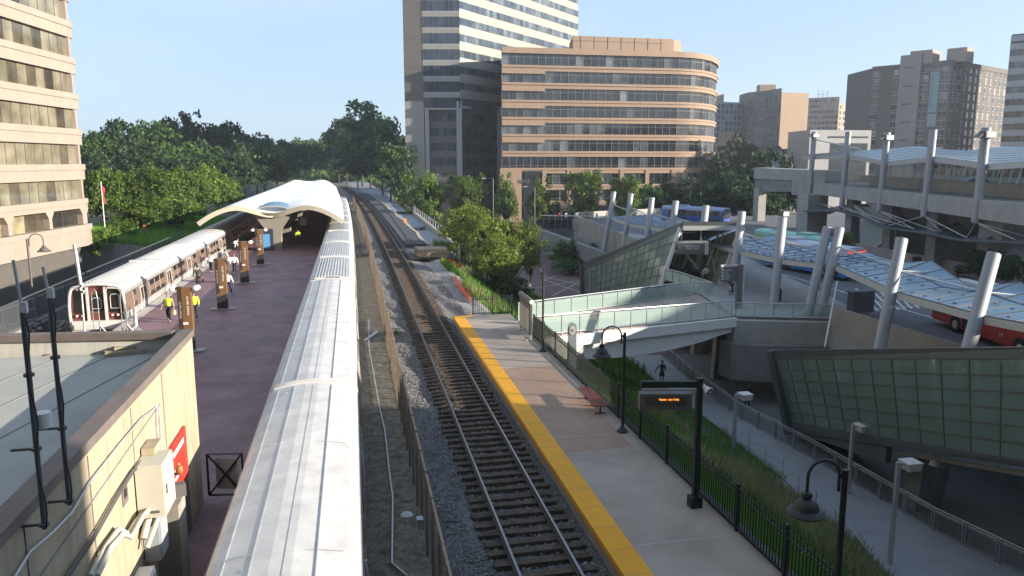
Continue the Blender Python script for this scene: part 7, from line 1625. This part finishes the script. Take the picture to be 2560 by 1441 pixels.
    if bag:
        kind_,mt,sd=bag
        if kind_=='hand':
            q=Vector(wR if sd>0 else wL)+Vector((0,0,-.09)); m=MB(); m.tube([M@(q+Vector((0,.10,-.1))),M@(q+Vector((0,.05,0))),M@(q+Vector((0,-.05,0))),M@(q+Vector((0,-.10,-.1)))],.008,6); hnd=[tuple(v) for v in m.v]
            mb=MB(); mb.hexa([M@(q+Vector(v)) for v in ((-.06,-.15,-.34),(.06,-.15,-.34),(.06,.15,-.34),(-.06,.15,-.34),(-.05,-.13,-.09),(.05,-.13,-.09),(.05,.13,-.09),(-.05,.13,-.09))]); mb.v+=hnd; off=8; mb.f+=[tuple(i+off for i in f) for f in m.f]; mb.m+=m.m; mb.r+=m.r
            tag(mb.build('hand_bag',mt),'bag carried by the '+' '.join(label.replace('man ','person ').split(' ')[:10]),'bag')
        else:
            q=Vector((0,-.2,1.25)); mb=MB(); mb.hexa([M@(q+Vector(v)) for v in ((-.14,-.09,-.22),(.14,-.09,-.22),(.14,.07,-.22),(-.14,.07,-.22),(-.12,-.07,.2),(.12,-.07,.2),(.12,.07,.2),(-.12,.07,.2))]); mb.hexa([M@(q+Vector(v)) for v in ((-.1,-.14,-.18),(.1,-.14,-.18),(.1,-.09,-.18),(-.1,-.09,-.18),(-.09,-.13,.02),(.09,-.13,.02),(.09,-.09,.02),(-.09,-.09,.02))])
            for sx_ in (-.1,.1): mb.tube([M@Vector((sx_,-.12,1.44)),M@Vector((sx_,.0,1.50)),M@Vector((sx_,.14,1.36)),M@Vector((sx_,.13,1.15)),M@Vector((sx_,-.1,1.06))],.016*s,5)
            tag(mb.build('backpack',mt),'backpack worn by the '+' '.join(label.split(' ')[:10]),'backpack')
    return t
def pp(x,y,z): return PZ(x,y,z)
G='people on the metro platform'
person(pp(424,806,.55),1.74,R(170),'worker in a yellow vest and dark trousers walking towards the camera beside the left train','hivis','cloth_black',stride=.22,vest='hivis',sleeves=.5,bag=('hand','cloth_tan',-1),hair='hair_grey',group=G,armL=(-.05,.15),armR=(.05,.3))
person(pp(488,742+60,.55),1.76,R(200),'person in a yellow jacket half hidden behind the nearest pylon','hivis','cloth_black',stride=.1,vest='hivis',group=G)
person(pp(497,724,.55),1.82,R(0),'man in a long dark coat carrying a black briefcase beside the train','cloth_coat','cloth_black',stride=.12,coat=True,bag=('hand','black',1),group=G)
person(pp(572,739,.55),1.76,R(-15),'man in a white shirt walking away beside the second pylon','cloth_white','cloth_navy',stride=-.38,group=G)
person(pp(529,682,.55),1.74,R(150),'person in a white shirt and dark trousers standing near the train door','cloth_white','cloth_black',stride=.1,armR=(.3,.2),holdup=True,group=G)
person(pp(552,670,.55),1.70,R(30),'person in white with a dark bag on the back between two pylons','cloth_white','cloth_navy',stride=.1,bag=('back','cloth_navy',1),group=G)
person(pp(587,686,.55),1.75,R(175),'man in a white shirt and open dark jacket facing the camera beside the third pylon','cloth_white','cloth_black',stride=.15,vest=None,hair='cloth_red',group=G)
person(pp(565,672,.55),1.72,R(-40),'person in a pale jacket just behind the second pylon lamps','cloth_white','cloth_black',stride=.12,group=G)
person(pp(597,640,.55),1.78,R(180),'person in white standing at the edge of the canopy shade','cloth_white','cloth_navy',stride=.05,group=G)
person(pp(746,612,.55),1.75,R(190),'worker in a yellow vest under the white canopy','hivis','cloth_black',stride=.05,vest='hivis',cap='yellow',group=G)
person(pp(826,738,DZ+.12),1.72,0,'x','cloth_tan') if False else None
G='people on the bus deck'
person(pp(1828,739,DZ+.12),1.74,R(-80),'man with a dark backpack walking right past the wayfinding totem','cloth_tan','cloth_navy',stride=.38,bag=('back','black',1),group=G,armR=(.1,.1))
person(pp(1764,713,DZ+.12),1.72,R(-20),'person in a tan shirt and black trousers standing at the escalators','cloth_tan','cloth_black',stride=.15,group=G,armR=(.25,.25),holdup=True)
person(pp(2395,700,DZ),1.72,R(90),'dark figure walking along the bus lane on the right','cloth_black','cloth_black',stride=.25,group=G)
G='people on the sunken path'
person(pp(1654,956,-6.5),1.68,R(165),'person in a grey top and dark skirt on the sunken path below the footbridge','cloth_tan2','cloth_navy',skirt=True,stride=.12,skin='skin_dark',armR=(.1,.6),group=G)
person(pp(1868,1020,-6.5),1.72,R(10),'dark figure in the shade under the bus deck beyond the path railing','cloth_black','cloth_black',skin='skin_dark',stride=.12,group=G)
d=PD(224,755,48); person(Vector((-16.05,49.6,.55)),1.7,R(180),'train driver in a yellow vest behind the left windscreen of the metro train','hivis','cloth_black',stride=0,vest='hivis',group=None) if False else None
# driver's vest shows through the cab window: seated figure is behind reflecting glass
for p in ((2395,700),): pass
